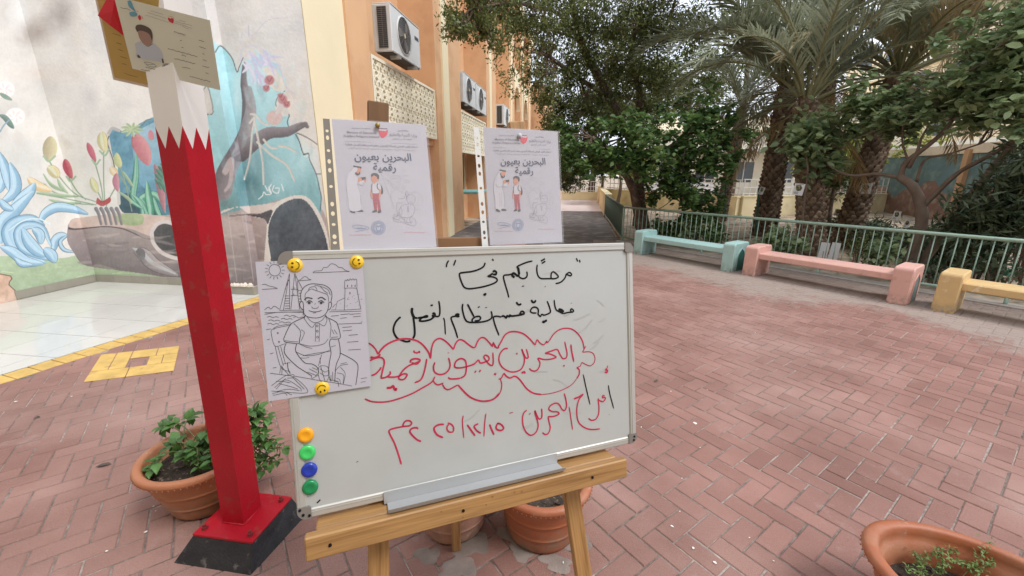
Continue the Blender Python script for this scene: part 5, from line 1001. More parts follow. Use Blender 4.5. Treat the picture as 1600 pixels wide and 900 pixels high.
# mint in the left pot
m_mint = mat('mint leaf', (.085, .19, .045), .45, .15, 40, trans=.25, rnd=.35)
m_stem = mat('green stem', (.14, .15, .06), .6, .2)
def mint_leaf_mesh(k):
    vs = [(0, 0, 0)]; L_ = 6
    for i in range(1, L_): t = i/L_; w = .36*math.sin(math.pi*t**.8)*(1.04 if i % 2 else .88); z = -.28*t*t+.04*math.sin(t*3)*k; vs += [(t, w, z+.06), (t, 0, z), (t, -w, z+.06)]
    vs.append((1, 0, -.32)); fs = [(0, 2, 1), (0, 3, 2)]
    for i in range(L_-2): a = 1+3*i; fs += [(a, a+1, a+4, a+3), (a+1, a+2, a+5, a+4)]
    a = 1+3*(L_-2); fs += [(a, a+1, len(vs)-1), (a+1, a+2, len(vs)-1)]
    me = bpy.data.meshes.new('mint_leaf'); me.from_pydata(vs, [], fs); me.materials.append(m_mint); me.update(); return me
mint_me = [mint_leaf_mesh(k) for k in range(3)]
def leaf_obj(name, me, p, d, up, s, parent):
    d = Vector(d).normalized(); up = Vector(up); y = up.cross(d).normalized(); z = d.cross(y)
    o = bpy.data.objects.new(name, me); C.objects.link(o); o.parent = parent; M_ = Matrix(((d[0]*s, y[0]*s, z[0]*s, p[0]), (d[1]*s, y[1]*s, z[1]*s, p[1]), (d[2]*s, y[2]*s, z[2]*s, p[2]), (0, 0, 0, 1)))
    o.matrix_parent_inverse = parent.matrix_basis.inverted(); o.matrix_basis = M_; return o
mint = empty('mint_plant', (*PL, .2), 'leafy green mint trailing over the rim of the terracotta pot behind the pole', 'plant')
stems = MB()
tips = [gnd(x, y, z) for x, y, z in ((250, 668, .34), (263, 655, .36), (300, 650, .38), (330, 652, .36), (235, 735, .27), (225, 742, .24), (275, 690, .33), (300, 700, .33), (318, 690, .33), (330, 720, .30), (285, 715, .31), (262, 700, .32), (400, 650, .40), (412, 668, .36), (430, 690, .28), (445, 700, .24), (404, 640, .44), (420, 655, .40), (412, 735, .18), (340, 680, .36), (310, 730, .28), (395, 690, .33), (350, 660, .38), (425, 725, .16))]
nl = 0
tips += [tips[i]+np.array([random.uniform(-.03, .03), random.uniform(-.03, .03), random.uniform(-.04, .02)]) for i in (12, 13, 14, 15, 16, 17, 23, 7, 8)]
for ti_, tp in enumerate(tips):
    base = np.array([PL[0]+random.uniform(-.08, .12), PL[1]+random.uniform(-.06, .1), .20]); mid = (base+tp)/2+np.array([0, 0, .06+.04*random.random()]); P = spline([base, mid, tp], 6); stems.tube(P, [.0028]*(len(P)-1)+[.0012], 5)
    for i in sorted(range(3, len(P)), key=lambda q: -q)[:8]:
        d0 = P[i]-P[i-1]; d0 /= np.linalg.norm(d0); ang0 = i*1.57
        for sgn in (0, math.pi):
            if nl > 9*(ti_+1): break
            s_ = np.cross(d0, [0, 0, 1.]); s_ /= np.linalg.norm(s_)+1e-6; t_ = np.cross(s_, d0); dd = s_*math.cos(ang0+sgn)+t_*math.sin(ang0+sgn)+d0*.45+np.array([0, 0, .15])
            leaf_obj('mint_leaf', random.choice(mint_me), P[i], dd, (0, 0, 1), random.uniform(.034, .06), mint); nl += 1
stems.build('stem', m_stem, mint)
sp = empty('seedling', (1.36, 1.17, .22), 'thin feathery green sprigs growing in the wide pot at the bottom right', 'plant')
mb = MB(); m_sprig = mat('sprig green', (.13, .21, .05), .6, .2)
fv = []
for k in range(16):
    b0 = np.array([1.36+random.uniform(-.16, .12), 1.15+random.uniform(-.10, .10), .17]); a = random.random()*6.28; P = spline([b0, b0+[.04*math.cos(a), .04*math.sin(a), .07], b0+[.11*math.cos(a), .11*math.sin(a), .11]], 6); mb.tube(P, .0012, 4)
    for p in P[2:]:
        for _ in range(5): fv.append(p+rng.normal(size=3)*.006)
mb.build('stem', m_stem, sp)
for pts in ([(1432, 905, .19), (1452, 872, .24), (1480, 858, .26), (1500, 862, .24)], [(1450, 905, .19), (1478, 880, .24), (1508, 880, .24), (1530, 892, .22)], [(1500, 905, .19), (1532, 870, .27), (1548, 846, .30)], [(1510, 905, .19), (1540, 884, .25), (1562, 876, .26)], [(1440, 905, .19), (1438, 880, .22), (1428, 862, .23)], [(1470, 908, .19), (1472, 878, .25), (1462, 856, .27)]):
    P = spline([gnd(*q) for q in pts], 7); mb2 = MB(); mb2.tube(P, .0013, 4); mb2.build('stem', m_stem, sp)
    for p in P[3:]:
        for _ in range(7): fv.append(p+rng.normal(size=3)*.006)
o = scatter('sprig_leaves', m_sprig, sp, *LEAF4, np.array(fv), (.008, .018)); tag(o, kind='stuff')
# ================================================================== school building
XF = -3.04
m_or = mat('orange render', srgb(222, 178, 136), .85, .07, 1.2, .002, 60, col2=srgb(212, 166, 126), c2s=1.5)
m_cr = mat('cream render', srgb(240, 226, 190), .85, .05, 1.2, .002, 60)
m_scr = mat('cream concrete screen', srgb(244, 236, 212), .8, .08, 8)
m_dark = mat('dark opening', (.06, .045, .035), .8, .2)
bld = empty('school_building', (XF, 4.8, 0), 'long orange and cream building with deep bays and lattice screens along the path', 'building')
HB = 9.
def bpart(name, a, b, m, par=bld, bev=0.): 
    mb = MB()
    if bev: mb.bbox(a, b, bev)
    else: mb.box(a, b)
    return mb.build(name, m, par)
bpart('wall', (XF-.9, 4.83, -.1), (XF-.001, 5.72, HB), m_cr)
# bays: (start of the opening, end) along the facade
bays = [(6.45, 9.42), (11.45, 14.75), (16.5, 19.6), (21.4, 23.6), (25.2, 27.2)]
# pilasters: first one in two steps, then orange | cream | orange between bays
bpart('pilaster', (XF-.9, 5.722, -.1), (XF+.03, 6.18, HB), m_or); bpart('pilaster', (XF-.9, 6.182, -.1), (XF-.03, 6.45, HB), m_or)
prev = 9.42
for k, (s0, s1) in enumerate(bays):
    nx = bays[k+1][0] if k+1 < len(bays) else s1+2.0; w = nx-s1; a = s1+w*.20; b = s1+w*.42
    bpart('pilaster', (XF-1.2, s1, -.1), (XF, a, HB), m_or); bpart('pilaster', (XF-1.2, a+.002, -.1), (XF+.04, b, HB), m_cr); bpart('pilaster', (XF-1.2, b+.002, -.1), (XF-.01, nx, HB), m_or)
    if k < 3: bpart('back_wall', (XF-1.2, s0+.002, -.1), (XF-.72, s0+1.1, HB), m_cr); bpart('back_wall', (XF-1.2, s0+1.102, -.1), (XF-.75, s1-.002, HB), m_or)
    else: bpart('back_wall', (XF-1.2, s0+.002, -.1), (XF-.75, s1-.002, HB), m_or)
    w_ = bpart('window', (XF-.745, s0+1.3, .95), (XF-.73, s1-.5, 2.1), m_dark)
    for j in range(4): y = s0+1.3+(s1-s0-1.8)*j/3; MB().box((XF-.728, y-.02, .95), (XF-.70, y+.02, 2.1)).build('window_frame', m_cr, w_)
bpart('parapet', (XF-1.2, 4.8, HB+.002), (XF+.1, 30, HB+.6), m_cr)
def screen(y0, y1, z0, z1, pitch, name='lattice_screen'):
    f = .045; x = XF-.06; e = MB().box((x-.03, y0, z0), (x+.035, y1, z0+f)).box((x-.03, y0, z1-f), (x+.035, y1, z1)).box((x-.03, y0, z0+f), (x+.035, y0+f, z1-f)).box((x-.03, y1-f, z0+f), (x+.035, y1, z1-f)).build(name, m_scr, bld)
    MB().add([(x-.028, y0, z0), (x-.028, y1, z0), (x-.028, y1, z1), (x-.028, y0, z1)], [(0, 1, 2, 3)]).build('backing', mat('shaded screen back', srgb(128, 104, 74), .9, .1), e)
    mb = MB(); Y0, Y1, Z0, Z1 = y0+f, y1-f, z0+f, z1-f; ny = max(1, round((Y1-Y0)/pitch)); nz_ = max(1, round((Z1-Z0)/pitch)); py, pz = (Y1-Y0)/ny, (Z1-Z0)/nz_; t = pitch*.058
    def bar(ya, za, yb, zb, w=t):
        d = np.array([0, yb-ya, zb-za]); L_ = np.linalg.norm(d); d /= L_; n_ = np.array([1., 0, 0]); s_ = np.cross(n_, d); mb.obox((x, ya, za), d, s_, n_, (0, -w, -.02), (L_, w, .02+random.uniform(0, .004)))
    for i in range(ny):
        for j in range(nz_):
            yc, zc = Y0+(i+.5)*py, Z0+(j+.5)*pz; hy, hz = py/2, pz/2
            for sy in (-1, 1):
                for sz in (-1, 1):
                    bar(yc+sy*hy*.28, zc+sz*hz*.28, yc+sy*hy*.95, zc+sz*hz*.95); bar(yc+sy*hy*.95, zc+sz*hz*.25, yc+sy*hy*.3, zc+sz*hz*.95, t*.9)
            bar(yc-hy*.4, zc, yc+hy*.4, zc); bar(yc, zc-hz*.4, yc, zc+hz*.4)
        bar(Y0+i*py, Z0, Y0+i*py, Z1, t*.8)
    for j in range(1, nz_): bar(Y0, Z0+j*pz, Y1, Z0+j*pz, t*.8)
    o = mb.build('lattice', m_scr, e); tag(o, kind='stuff')
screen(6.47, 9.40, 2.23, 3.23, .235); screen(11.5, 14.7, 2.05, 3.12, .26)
bpart('sill', (XF-.74, 6.46, 2.10), (XF-.12, 9.41, 2.20), m_or)
# arched spandrels of the far bays
for (y0, y1) in ((21.4, 23.6), (25.2, 27.2)):
    P = [(XF-.02, y0, 6.3), (XF-.02, y1, 6.3), (XF-.02, y1, 4.6)]+[(XF-.02, y0+(y1-y0)*(.5+.5*math.cos(t)), 4.6+1.0*math.sin(t)) for t in np.linspace(.1, math.pi-.1, 12)]+[(XF-.02, y0, 4.6)]
    MB().prism(P, (-.2, 0, 0)).build('arch_spandrel', m_cr, bld)
bpart('stair_tower', (-8, 29.5, -.1), (-2.2, 40, 7), m_or); 
low = tag(MB().bbox((-3.3, 17.6, 0), (-.62, 19.6, 1.14), .02).build('low_wall', m_or), 'low orange wall end at the left of the far path, beyond the right poster', 'wall')
# ================================================================== air conditioners
m_ac = mat('white painted steel', (.66, .67, .66), .4, .05, 6, col2=(.55, .53, .48), c2s=10, c2lo=.62, c2hi=.8)
m_acd = mat('dark fins', (.05, .052, .055), .6, .2, 40); m_blade = mat('fan blade', (.28, .25, .22), .5, .1); m_hub = mat('yellowed hub', (.62, .50, .30), .5, .1); m_wire = mat('fan guard wire', (.20, .19, .18), .5, 0); m_logo = mat('dark badge', (.03, .05, .08), .5, 0); m_steel = mat('galvanised bracket', (.42, .42, .40), .5, .1, metal=.4)
def ac(loc, wid, hgt, dep, fans, label):
    """front faces +X, long side runs along +Y"""
    e = empty('air_conditioner', loc, label, 'air conditioner', 'air conditioners on the building'); X, Y, Z = loc
    body = MB().bbox((X-dep, Y, Z), (X, Y+wid, Z+hgt), .012).build('casing', m_ac, e)
    MB().bbox((X-dep*.96, Y+.01, Z+hgt), (X+.006, Y+wid-.01, Z+hgt+.02), .006).build('top_cover', m_ac, e)
    mb = MB(); mb.box((X-dep*.72, Y-.004, Z+hgt*.08), (X-dep*.22, Y-.001, Z+hgt*.94))
    sg = mb.build('side_grille', m_acd, e); mb = MB()
    for k in range(22): z = Z+hgt*(.08+.86*k/21); mb.box((X-dep*.72, Y-.009, z-.003), (X-dep*.22, Y-.004, z+.003))
    for k in range(3): x = X-dep*(.72-.25*k); mb.box((x-.003, Y-.011, Z+hgt*.08), (x+.003, Y-.009, Z+hgt*.94))
    tag(mb.build('grille_slats', m_wire, sg), kind='stuff')
    fr_ = hgt*.41
    for cy in fans:
        c = np.array([X, Y+wid*cy, Z+hgt*.52]); mb = MB(); n = 36
        ring = []
        mb.add([c+[.004, 0, 0]]+[c+[.004, fr_*math.cos(t), fr_*math.sin(t)] for t in np.arange(n)*2*math.pi/n], [(0, i+1, (i+1) % n+1) for i in range(n)]); fan = mb.build('fan', m_acd, e)
        mb = MB()
        for b in range(3):
            t0 = b*2.094+.4; P = []
            for q, r in ((0, .2), (.15, .6), (.3, .9), (.75, .93), (.95, .7), (.8, .25)): t = t0+q; P.append(c+[.008+.004*q, fr_*r*math.cos(t), fr_*r*math.sin(t)])
            mb.add(P, [tuple(range(6))])
        mb.build('fan_blade', m_blade, fan)
        MB().tube([c+[.009, 0, 0], c+[.024, 0, 0]], [fr_*.16, fr_*.13], 16).build('hub', m_hub, fan)
        mb = MB()
        for r in np.linspace(.24, .98, 9):
            P = [c+[.022+.010*(1-r), fr_*r*math.cos(t), fr_*r*math.sin(t)] for t in np.linspace(0, 2*math.pi, 30)]; mb.tube(P, .0024, 4, cap=False)
        for k in range(14): t = k*2*math.pi/14; mb.tube([c+[.032, fr_*.18*math.cos(t), fr_*.18*math.sin(t)], c+[.024, fr_*math.cos(t+.25), fr_*math.sin(t+.25)]], .0024, 4)
        tag(mb.build('fan_guard', m_wire, fan), kind='stuff')
        mb = MB(); P = [c+[.006, fr_*1.02*math.cos(t), fr_*1.02*math.sin(t)] for t in np.linspace(0, 2*math.pi, 40)]; mb.tube(P, .012, 6, cap=False); mb.build('fan_rim', m_ac, fan, True)
    MB().box((X+.001, Y+wid*.80, Z+hgt*.66), (X+.005, Y+wid*.95, Z+hgt*.74)).build('badge', m_logo, e)
    for yy in (.18, .78):
        mb = MB(); y = Y+wid*yy; mb.box((XF, y-.025, Z-.06), (X+.03, y+.025, Z-.045)).box((XF, y-.025, Z-.045), (X+.03, y-.018, Z-.004)).box((XF, y+.018, Z-.045), (X+.03, y+.025, Z-.004)); mb.build('bracket', m_steel, e)
    mb = MB(); mb.box((X-dep+.02, Y+.03, Z-.012), (X-.02, Y+wid-.03, Z-.001)); mb.build('base_tray', m_acd, e)
    return e
ac((-2.90, 6.90, 3.36), 1.23, .655, .30, (.40,), 'large white air conditioner above the nearest lattice screen, upper left of the path')
ac((-2.98, 11.5, 3.31), 1.38, .72, .40, (.42,), 'left unit of the white pair of air conditioners above the second screen')
ac((-2.98, 12.98, 3.31), 1.42, .72, .40, (.42,), 'right unit of the white pair of air conditioners above the second screen')
ac((-2.98, 17.9, 3.39), 1.6, .76, .4, (.45,), 'farthest small white air conditioner, just above the light wooden easel top')
m_tealb = mat('teal paint', (.22, .47, .46), .6, .12, 6)
tag(MB().bbox((XF-.6, 12.0, .92), (XF+.25, 13.5, .99), .01).build('wall_shelf', m_tealb), 'small teal shelf sticking out of the second bay beside the right poster', 'shelf')
# ================================================================== fence
m_fence = mat('pale green enamel', srgb(146, 172, 156), .45, .08, 8, col2=srgb(118, 140, 126), c2s=9, c2lo=.58, c2hi=.75)
m_fence2 = mat('weathered green enamel', srgb(104, 124, 116), .6, .12, 8)
FT = .775; ang_f = math.atan2(FD[1], FD[0])
def fpt(t, z, off=0.): return np.array([FC[0]+FD[0]*t+FN[0]*off, FC[1]+FD[1]*t+FN[1]*off, z])
fence = empty('fence', (*FC, 0), 'pale green tubular steel fence running behind the three benches', 'fence')
MB().tube([fpt(0, FT), fpt(9.2, FT)], .024, 12).build('top_rail', m_fence, fence, True); MB().tube([fpt(0, .105), fpt(9.2, .105)], .020, 10).build('bottom_rail', m_fence, fence, True)
bm = MB().tube([(0, 0, .12), (0, 0, FT-.02)], .0075, 6); b0 = bm.build('baluster', m_fence, fence, True); b0.matrix_parent_inverse = Matrix.Identity(4); b0.location = (FD[0]*.104, FD[1]*.104, 0)
for k in range(2, 88): o = b0.copy(); C.objects.link(o); o.location = (FD[0]*.104*k, FD[1]*.104*k, 0)
for t in (0, 1.95, 3.9, 5.85, 7.8, 9.2): MB().tube([fpt(t, -.05), fpt(t, FT if t in (0, 9.2) else .105)], .021, 10).build('post', m_fence, fence, True)
for t in (2.6, 6.1): MB().tube([fpt(t, FT+.02), fpt(t, FT+.05)], .010, 8).build('rail_lug', m_fence, fence)
fence2 = empty('fence', (*FC, 0), 'darker green steel fence running away from the corner along the path', 'fence')
G0 = np.array([1.095, 9.86]); G1 = np.array([1.06, 15.1]); nb = 50
MB().tube([(*G0, FT), (*G1, FT)], .022, 10).build('top_rail', m_fence2, fence2, True); MB().tube([(*G0, .1), (*G1, .1)], .018, 10).build('bottom_rail', m_fence2, fence2, True)
b1 = MB().tube([(0, 0, .11), (0, 0, FT-.02)], .0075, 6).build('baluster', m_fence2, fence2, True)
b1.matrix_parent_inverse = Matrix.Identity(4)
for k in range(nb):
    o = b1 if k == 0 else b1.copy()
    if k: C.objects.link(o)
    p = G0+(G1-G0)*(k+.5)/nb-FC; o.location = (p[0], p[1], 0)
for q in (G1,): MB().tube([(*q, -.05), (*q, FT)], .021, 10).build('post', m_fence2, fence2, True)
# ================================================================== benches
def bench(t0, t1, off, cm, am, label, lab_len):
    """concrete bench parallel to the fence; t along the fence, off = front edge from the fence"""
    e = empty('bench', tuple(fpt(t0, 0, off)), label, 'bench', 'painted concrete benches along the fence')
    D, Hh, th = .46, .455, .19
    fd3, fn3 = np.array([*FD, 0]), np.array([*FN, 0]); up = np.array([0, 0, 1.])
    def blk(ta, tb, face):
        # rounded top end block, with a pointed niche on its outer face
        o = fpt(0, 0, off); mb = MB(); n = 5; P = [(0, 0)]
        r = .05
        for k in range(n+1): a = math.pi/2*k/n; P.append((r-r*math.cos(a), Hh-r+r*math.sin(a)))
        for k in range(n+1): a = math.pi/2*k/n; P.append((D-r+r*math.sin(a), Hh-r+r*math.cos(a)))
        P.append((D, 0)); bv = .012; cxy = np.array([D/2, Hh/2])
        def ring(t, s): return [o+fd3*t+fn3*(cxy[0]+(x-cxy[0])*s)+up*(cxy[1]+(z-cxy[1])*s if z > .001 else 0) for x, z in P]
        R_ = [ring(ta, .95), ring(ta+bv, 1), ring(tb-bv, 1), ring(tb, .95)]; m_ = len(P); vs = sum(R_, []); fs = [tuple(range(m_)), tuple(range(3*m_, 4*m_))[::-1]]
        for q in range(3): fs += [(q*m_+i, (q+1)*m_+i, (q+1)*m_+(i+1) % m_, q*m_+(i+1) % m_) for i in range(m_)]
        mb.add(vs, fs); b_ = mb.build('end_block', cm, e)
        t = ta if face < 0 else tb; dd = fd3*face
        A = [(.12, .0), (.12, .22), (.135, .27), (.17, .31), (.23, .355), (.29, .31), (.325, .27), (.34, .22), (.34, .0)]
        mb = MB(); mb.prism([o+fd3*t+fn3*x+up*max(z, .004)-dd*.004 for x, z in A], dd*.006); mb.build('arched_niche', am, b_)
        # raised surround so that the niche reads as recessed
        mb = MB(); ao = [(.23+(x-.23)*1.16, z*1.06 if z > 0 else 0) for x, z in A]
        for i in range(len(A)-1): mb.prism([o+fd3*t+fn3*x+up*max(z, .004)-dd*.003 for x, z in (A[i], A[i+1], ao[i+1], ao[i])], dd*.012)
        mb.build('niche_surround', cm, b_)
    blk(t0, t0+th, -1); blk(t1-th, t1, 1)
    mb = MB(); o = fpt(0, 0, off); mb.obox(o, fd3, fn3, up, (t0+th-.01, .05, .265), (t1-th+.01, .43, .355), bev=.012); mb.build('seat', cm, e)
    return e
def tfor(x, y, z=0.): p = gnd(x, y, z); d = p[:2]-FC; return d@FD, d@FN
def grime(m):
    # splash dirt that sits low on the blocks, and scuffed paint
    t = m.node_tree; N = t.nodes; L = t.links; b = N['Principled BSDF']; src = b.inputs['Base Color'].links[0].from_socket
    g = N.new('ShaderNodeNewGeometry'); sx = N.new('ShaderNodeSeparateXYZ'); L.new(g.outputs['Position'], sx.inputs[0])
    for (s, d, lo, hi, col, am, zz) in ((14, 8, .42, .62, (.13, .10, .08), .75, .16), (30, 9, .63, .68, (.42, .38, .34), .8, 9), (5, 9, .60, .72, (.20, .16, .13), .35, 9)):
        n = N.new('ShaderNodeTexNoise'); n.inputs['Scale'].default_value = s; n.inputs['Detail'].default_value = d; n.inputs['Roughness'].default_value = .7; L.new(g.outputs['Position'], n.inputs['Vector'])
        mr = N.new('ShaderNodeMapRange'); L.new(n.outputs['Fac'], mr.inputs[0])
        for i, q in enumerate((lo, hi, 0, am)): mr.inputs[1+i].default_value = q
        mz = N.new('ShaderNodeMapRange'); L.new(sx.outputs[2], mz.inputs[0])
        for i, q in enumerate((0, zz, 1, 0 if zz < 1 else 1)): mz.inputs[1+i].default_value = q
        mu = N.new('ShaderNodeMath'); mu.operation = 'MULTIPLY'; L.new(mr.outputs[0], mu.inputs[0]); L.new(mz.outputs[0], mu.inputs[1])
        x = N.new('ShaderNodeMix'); x.data_type = 'RGBA'; L.new(mu.outputs[0], x.inputs[0]); L.new(src, x.inputs[6]); x.inputs[7].default_value = (*col, 1); src = x.outputs[2]
    L.new(src, b.inputs['Base Color'])
m_bt = mat('pale teal paint', srgb(166, 200, 196), .6, .06, 9, .002, 60, col2=srgb(128, 168, 164), c2s=12, c2lo=.6, c2hi=.8); m_bp = mat('salmon pink paint', srgb(216, 170, 158), .6, .06, 9, .002, 60, col2=srgb(186, 136, 122), c2s=12, c2lo=.6, c2hi=.8)
m_by = mat('mustard yellow paint', srgb(210, 178, 126), .6, .06, 9, .002, 60, col2=srgb(232, 220, 190), c2s=7, c2lo=.6, c2hi=.7); m_g1 = mat('dark green paint', (.03, .14, .11), .6, .1); m_g2 = mat('grey blue paint', (.20, .28, .28), .6, .1)
for m_ in (m_bt, m_bp, m_by, m_terra, m_terra2, m_terra3): grime(m_)
ta, oa = tfor(989, 396); tb, _ = tfor(1141, 426); bench(ta, tb, oa, m_bt, m_g1, 'pale teal concrete bench by the fence, leftmost of three, with a dark green niche', 0)
tc, oc = tfor(1157, 429); td, _ = tfor(1418, 476); bench(tc, td, oc+.03, m_bp, m_g2, 'salmon pink concrete bench by the fence, between the teal and the yellow one', 0)
te, oe = tfor(1453, 484); bench(te, te+1.95, oe, m_by, m_g1, 'mustard yellow concrete bench by the fence at the right edge', 0)
# ================================================================== garden ground, edging
mb = MB(); P = [fpt(-.1, -.02, .12), fpt(9.6, -.02, .12), (30, 2, -.02), (30, 40, -.02), (1.35, 40, -.02), (1.2, 10.1, -.02)]; n_ = 60; 
gv = []; gx, gy = np.meshgrid(np.linspace(1.12, 22, 120), np.linspace(2, 26, 130)); hh = (fbm(gx*1.3, gy*1.3, 31)-.5)*.10+(fbm(gx*5, gy*5, 32)-.5)*.03; dd = (gx-FC[0])*FN[0]+(gy-FC[1])*FN[1]; hh = np.where(dd > .15, hh*np.clip((dd-.15)/.6, 0, 1)-.01, -.035); V = np.stack([gx.ravel(), gy.ravel(), hh.ravel()], 1)
i = np.arange(119*129); r_, c_ = i//119, i % 119; k_ = r_*120+c_; F = np.stack([k_, k_+1, k_+121, k_+120], 1); keep = (dd.ravel()[F].max(1) > .05); o = npmesh('garden_soil', V, F[keep], m_earth, smooth=True); tag(o, kind='structure')
m_conc = mat('weathered concrete', (.33, .29, .25), .9, .2, 8, .003, 60)
mb = MB(); mb.obox(fpt(0, 0), (*FD, 0), (*FN, 0), (0, 0, 1), (-.1, -.10, -.15), (9.6, .12, .018), bev=.008); tag(mb.build('fence_kerb', m_conc), kind='structure')
m_edge2 = mat('teal green paint', (.08, .26, .20), .7, .2, 6)
q0, q1 = gnd(1405, 402), gnd(1575, 432); mb = MB(); d = q1-q0; L_ = np.linalg.norm(d); d /= L_; mb.obox(q0, d, (-d[1], d[0], 0), (0, 0, 1), (0, 0, -.02), (L_, .16, .10), bev=.01); tag(mb.build('planter_edging', m_edge2), 'teal green painted kerb edging the planting behind the yellow bench', 'kerb')
# litter of dry leaves on the garden sand
m_litter = mat('dry leaf litter', (.16, .10, .05), .9, .2, tint=(.34, .25, .14))
n_ = 5000; P = np.stack([rng.uniform(1.2, 12, n_), rng.uniform(3, 17, n_), np.full(n_, .035)], 1); P = P[((P[:, :2]-FC)@FN > .1)]
o = scatter('leaf_litter', m_litter, None, *LEAF4, P, (.04, .10), up=3.); tag(o, kind='stuff')
n_ = 160; P = np.stack([rng.uniform(0, 9, n_), rng.uniform(-.5, .02, n_)], 1); P = np.array([fpt(t, .006, f) for t, f in P]); o = scatter('leaf_litter', m_litter, None, *LEAF4, P, (.02, .05), up=4.); tag(o, kind='stuff')
# ================================================================== trees
m_bark = mat('grey brown bark', (.13, .085, .06), .9, .3, 12, .012, 26, col2=(.20, .15, .12), c2s=8)
m_bark2 = mat('smooth grey bark', (.17, .125, .095), .85, .25, 8, .006, 30)
m_pbark = mat('palm boot', (.13, .085, .055), .95, .35, 10, .012, 40, tint=(.30, .22, .155))
m_lf_small = mat('small dull leaf', (.062, .09, .028), .5, .2, 3, tint=(.22, .25, .08), trans=.4)
m_lf_round = mat('glossy round leaf', (.045, .11, .035), .4, .2, 3, tint=(.20, .31, .10), trans=.38, spec=.5)
m_lf_big = mat('broad bright leaf', (.15, .23, .115), .42, .25, 3, tint=(.38, .47, .24), trans=.42)
m_lf_dark = mat('dark narrow leaf', (.05, .085, .045), .45, .2, 3, tint=(.14, .18, .10), trans=.3)
m_lf_yel = mat('yellow green leaf', (.22, .28, .05), .5, .2, 3, tint=(.36, .38, .08), trans=.4)
m_frond = mat('grey green palm leaflet', (.19, .215, .14), .5, .2, 3, tint=(.38, .40, .27), trans=.3, rnd=.15)
m_frondd = mat('dry palm leaflet', (.30, .20, .09), .7, .2, 3, tint=(.42, .32, .17), trans=.1, rnd=.15)
m_rach = mat('palm midrib', (.20, .19, .09), .6, .15)
def limb(pts, r0, r1, mb, n=8, k=5):
    P = spline(pts, k); rr = np.linspace(r0, r1, len(P))*(1+.06*np.sin(np.arange(len(P))*1.7)); mb.tube(P, list(rr), n)
    return P
def tree(name, label, cat, base, trunk, clumps, leaf, m_leaf, size, per, bark, group=None, up=.4, droop=None, twigs=True, nparts=0, leafname='leaf', fill=.5):
    """trunk: list of (points, r0, r1); clumps: (centre, radius vector, leaf count factor)"""
    e = empty(name, tuple(base), label, cat, group); mb = MB(); skel = []
    for pts, r0, r1 in trunk: P = limb(pts, r0, r1, mb, 9); skel += list(P[len(P)//3:])
    mb.build('trunk', bark, e, True); skel = np.array(skel); tw = MB(); pos = []; 
    for c, rad, f in clumps:
        c = np.array(c); rad = np.array(rad if np.ndim(rad) else (rad, rad, rad*.8))
        s = skel[np.argmin(((skel-c)**2).sum(1)-0*skel[:, 2])]
        ends = []
        if twigs:
            for _ in range(5):
                g = c+rng.normal(size=3)*rad*.55; m_ = (s+g)/2+rng.normal(size=3)*.12*np.linalg.norm(g-s); P = spline([s, m_, g], 4); tw.tube(P, list(np.linspace(.016, .004, len(P))), 4, cap=False); ends.append(P)
        n = int(per*f); sub = c+rng.normal(size=(max(4, n//28), 3))*rad*fill; ix = rng.integers(0, len(sub), n); q = sub[ix]+rng.normal(size=(n, 3))*np.maximum(rad*.13, .05)
        pos.append(q)
        if twigs:
            for g in sub[:len(sub)//2]:
                P = ends[random.randrange(len(ends))]; a = P[len(P)//2+random.randrange(len(P)//2)]; tw.tube([a, (a+g)/2+rng.normal(size=3)*.05, g], [.006, .004, .002], 3, cap=False)
    if twigs: tag(tw.build('twigs', bark, e), kind='stuff')
    pos = np.concatenate(pos)
    if nparts:
        cam_d = np.linalg.norm(pos-EYEV, axis=1); cand = np.argsort(cam_d+rng.random(len(pos))*1.5)[:nparts]; mes = []
        for v in range(3):
            me = bpy.data.meshes.new(leafname); me.from_pydata([tuple(q) for q in leaf[0]], [], [tuple(dict.fromkeys(f)) for f in leaf[1]]); me.materials.append(m_leaf); me.attributes.new('tint', 'FLOAT', 'POINT').data.foreach_set('value', [.3+.35*v]*len(leaf[0])); mes.append(me)
        for i_ in cand:
            d = rng.normal(size=3); d[2] -= (droop or 0); u = rng.normal(size=3)*.5+[0, 0, 1]; leaf_obj(leafname, random.choice(mes), pos[i_], d, u, random.uniform(*size), e)
        pos = np.delete(pos, cand, 0)
    o = scatter('foliage', m_leaf, e, *leaf, pos, size, up=up, droop=droop); tag(o, kind='stuff')
    return e
def cl(x, y, d, r, f=1.): return (atD(x, y, d), r, f)
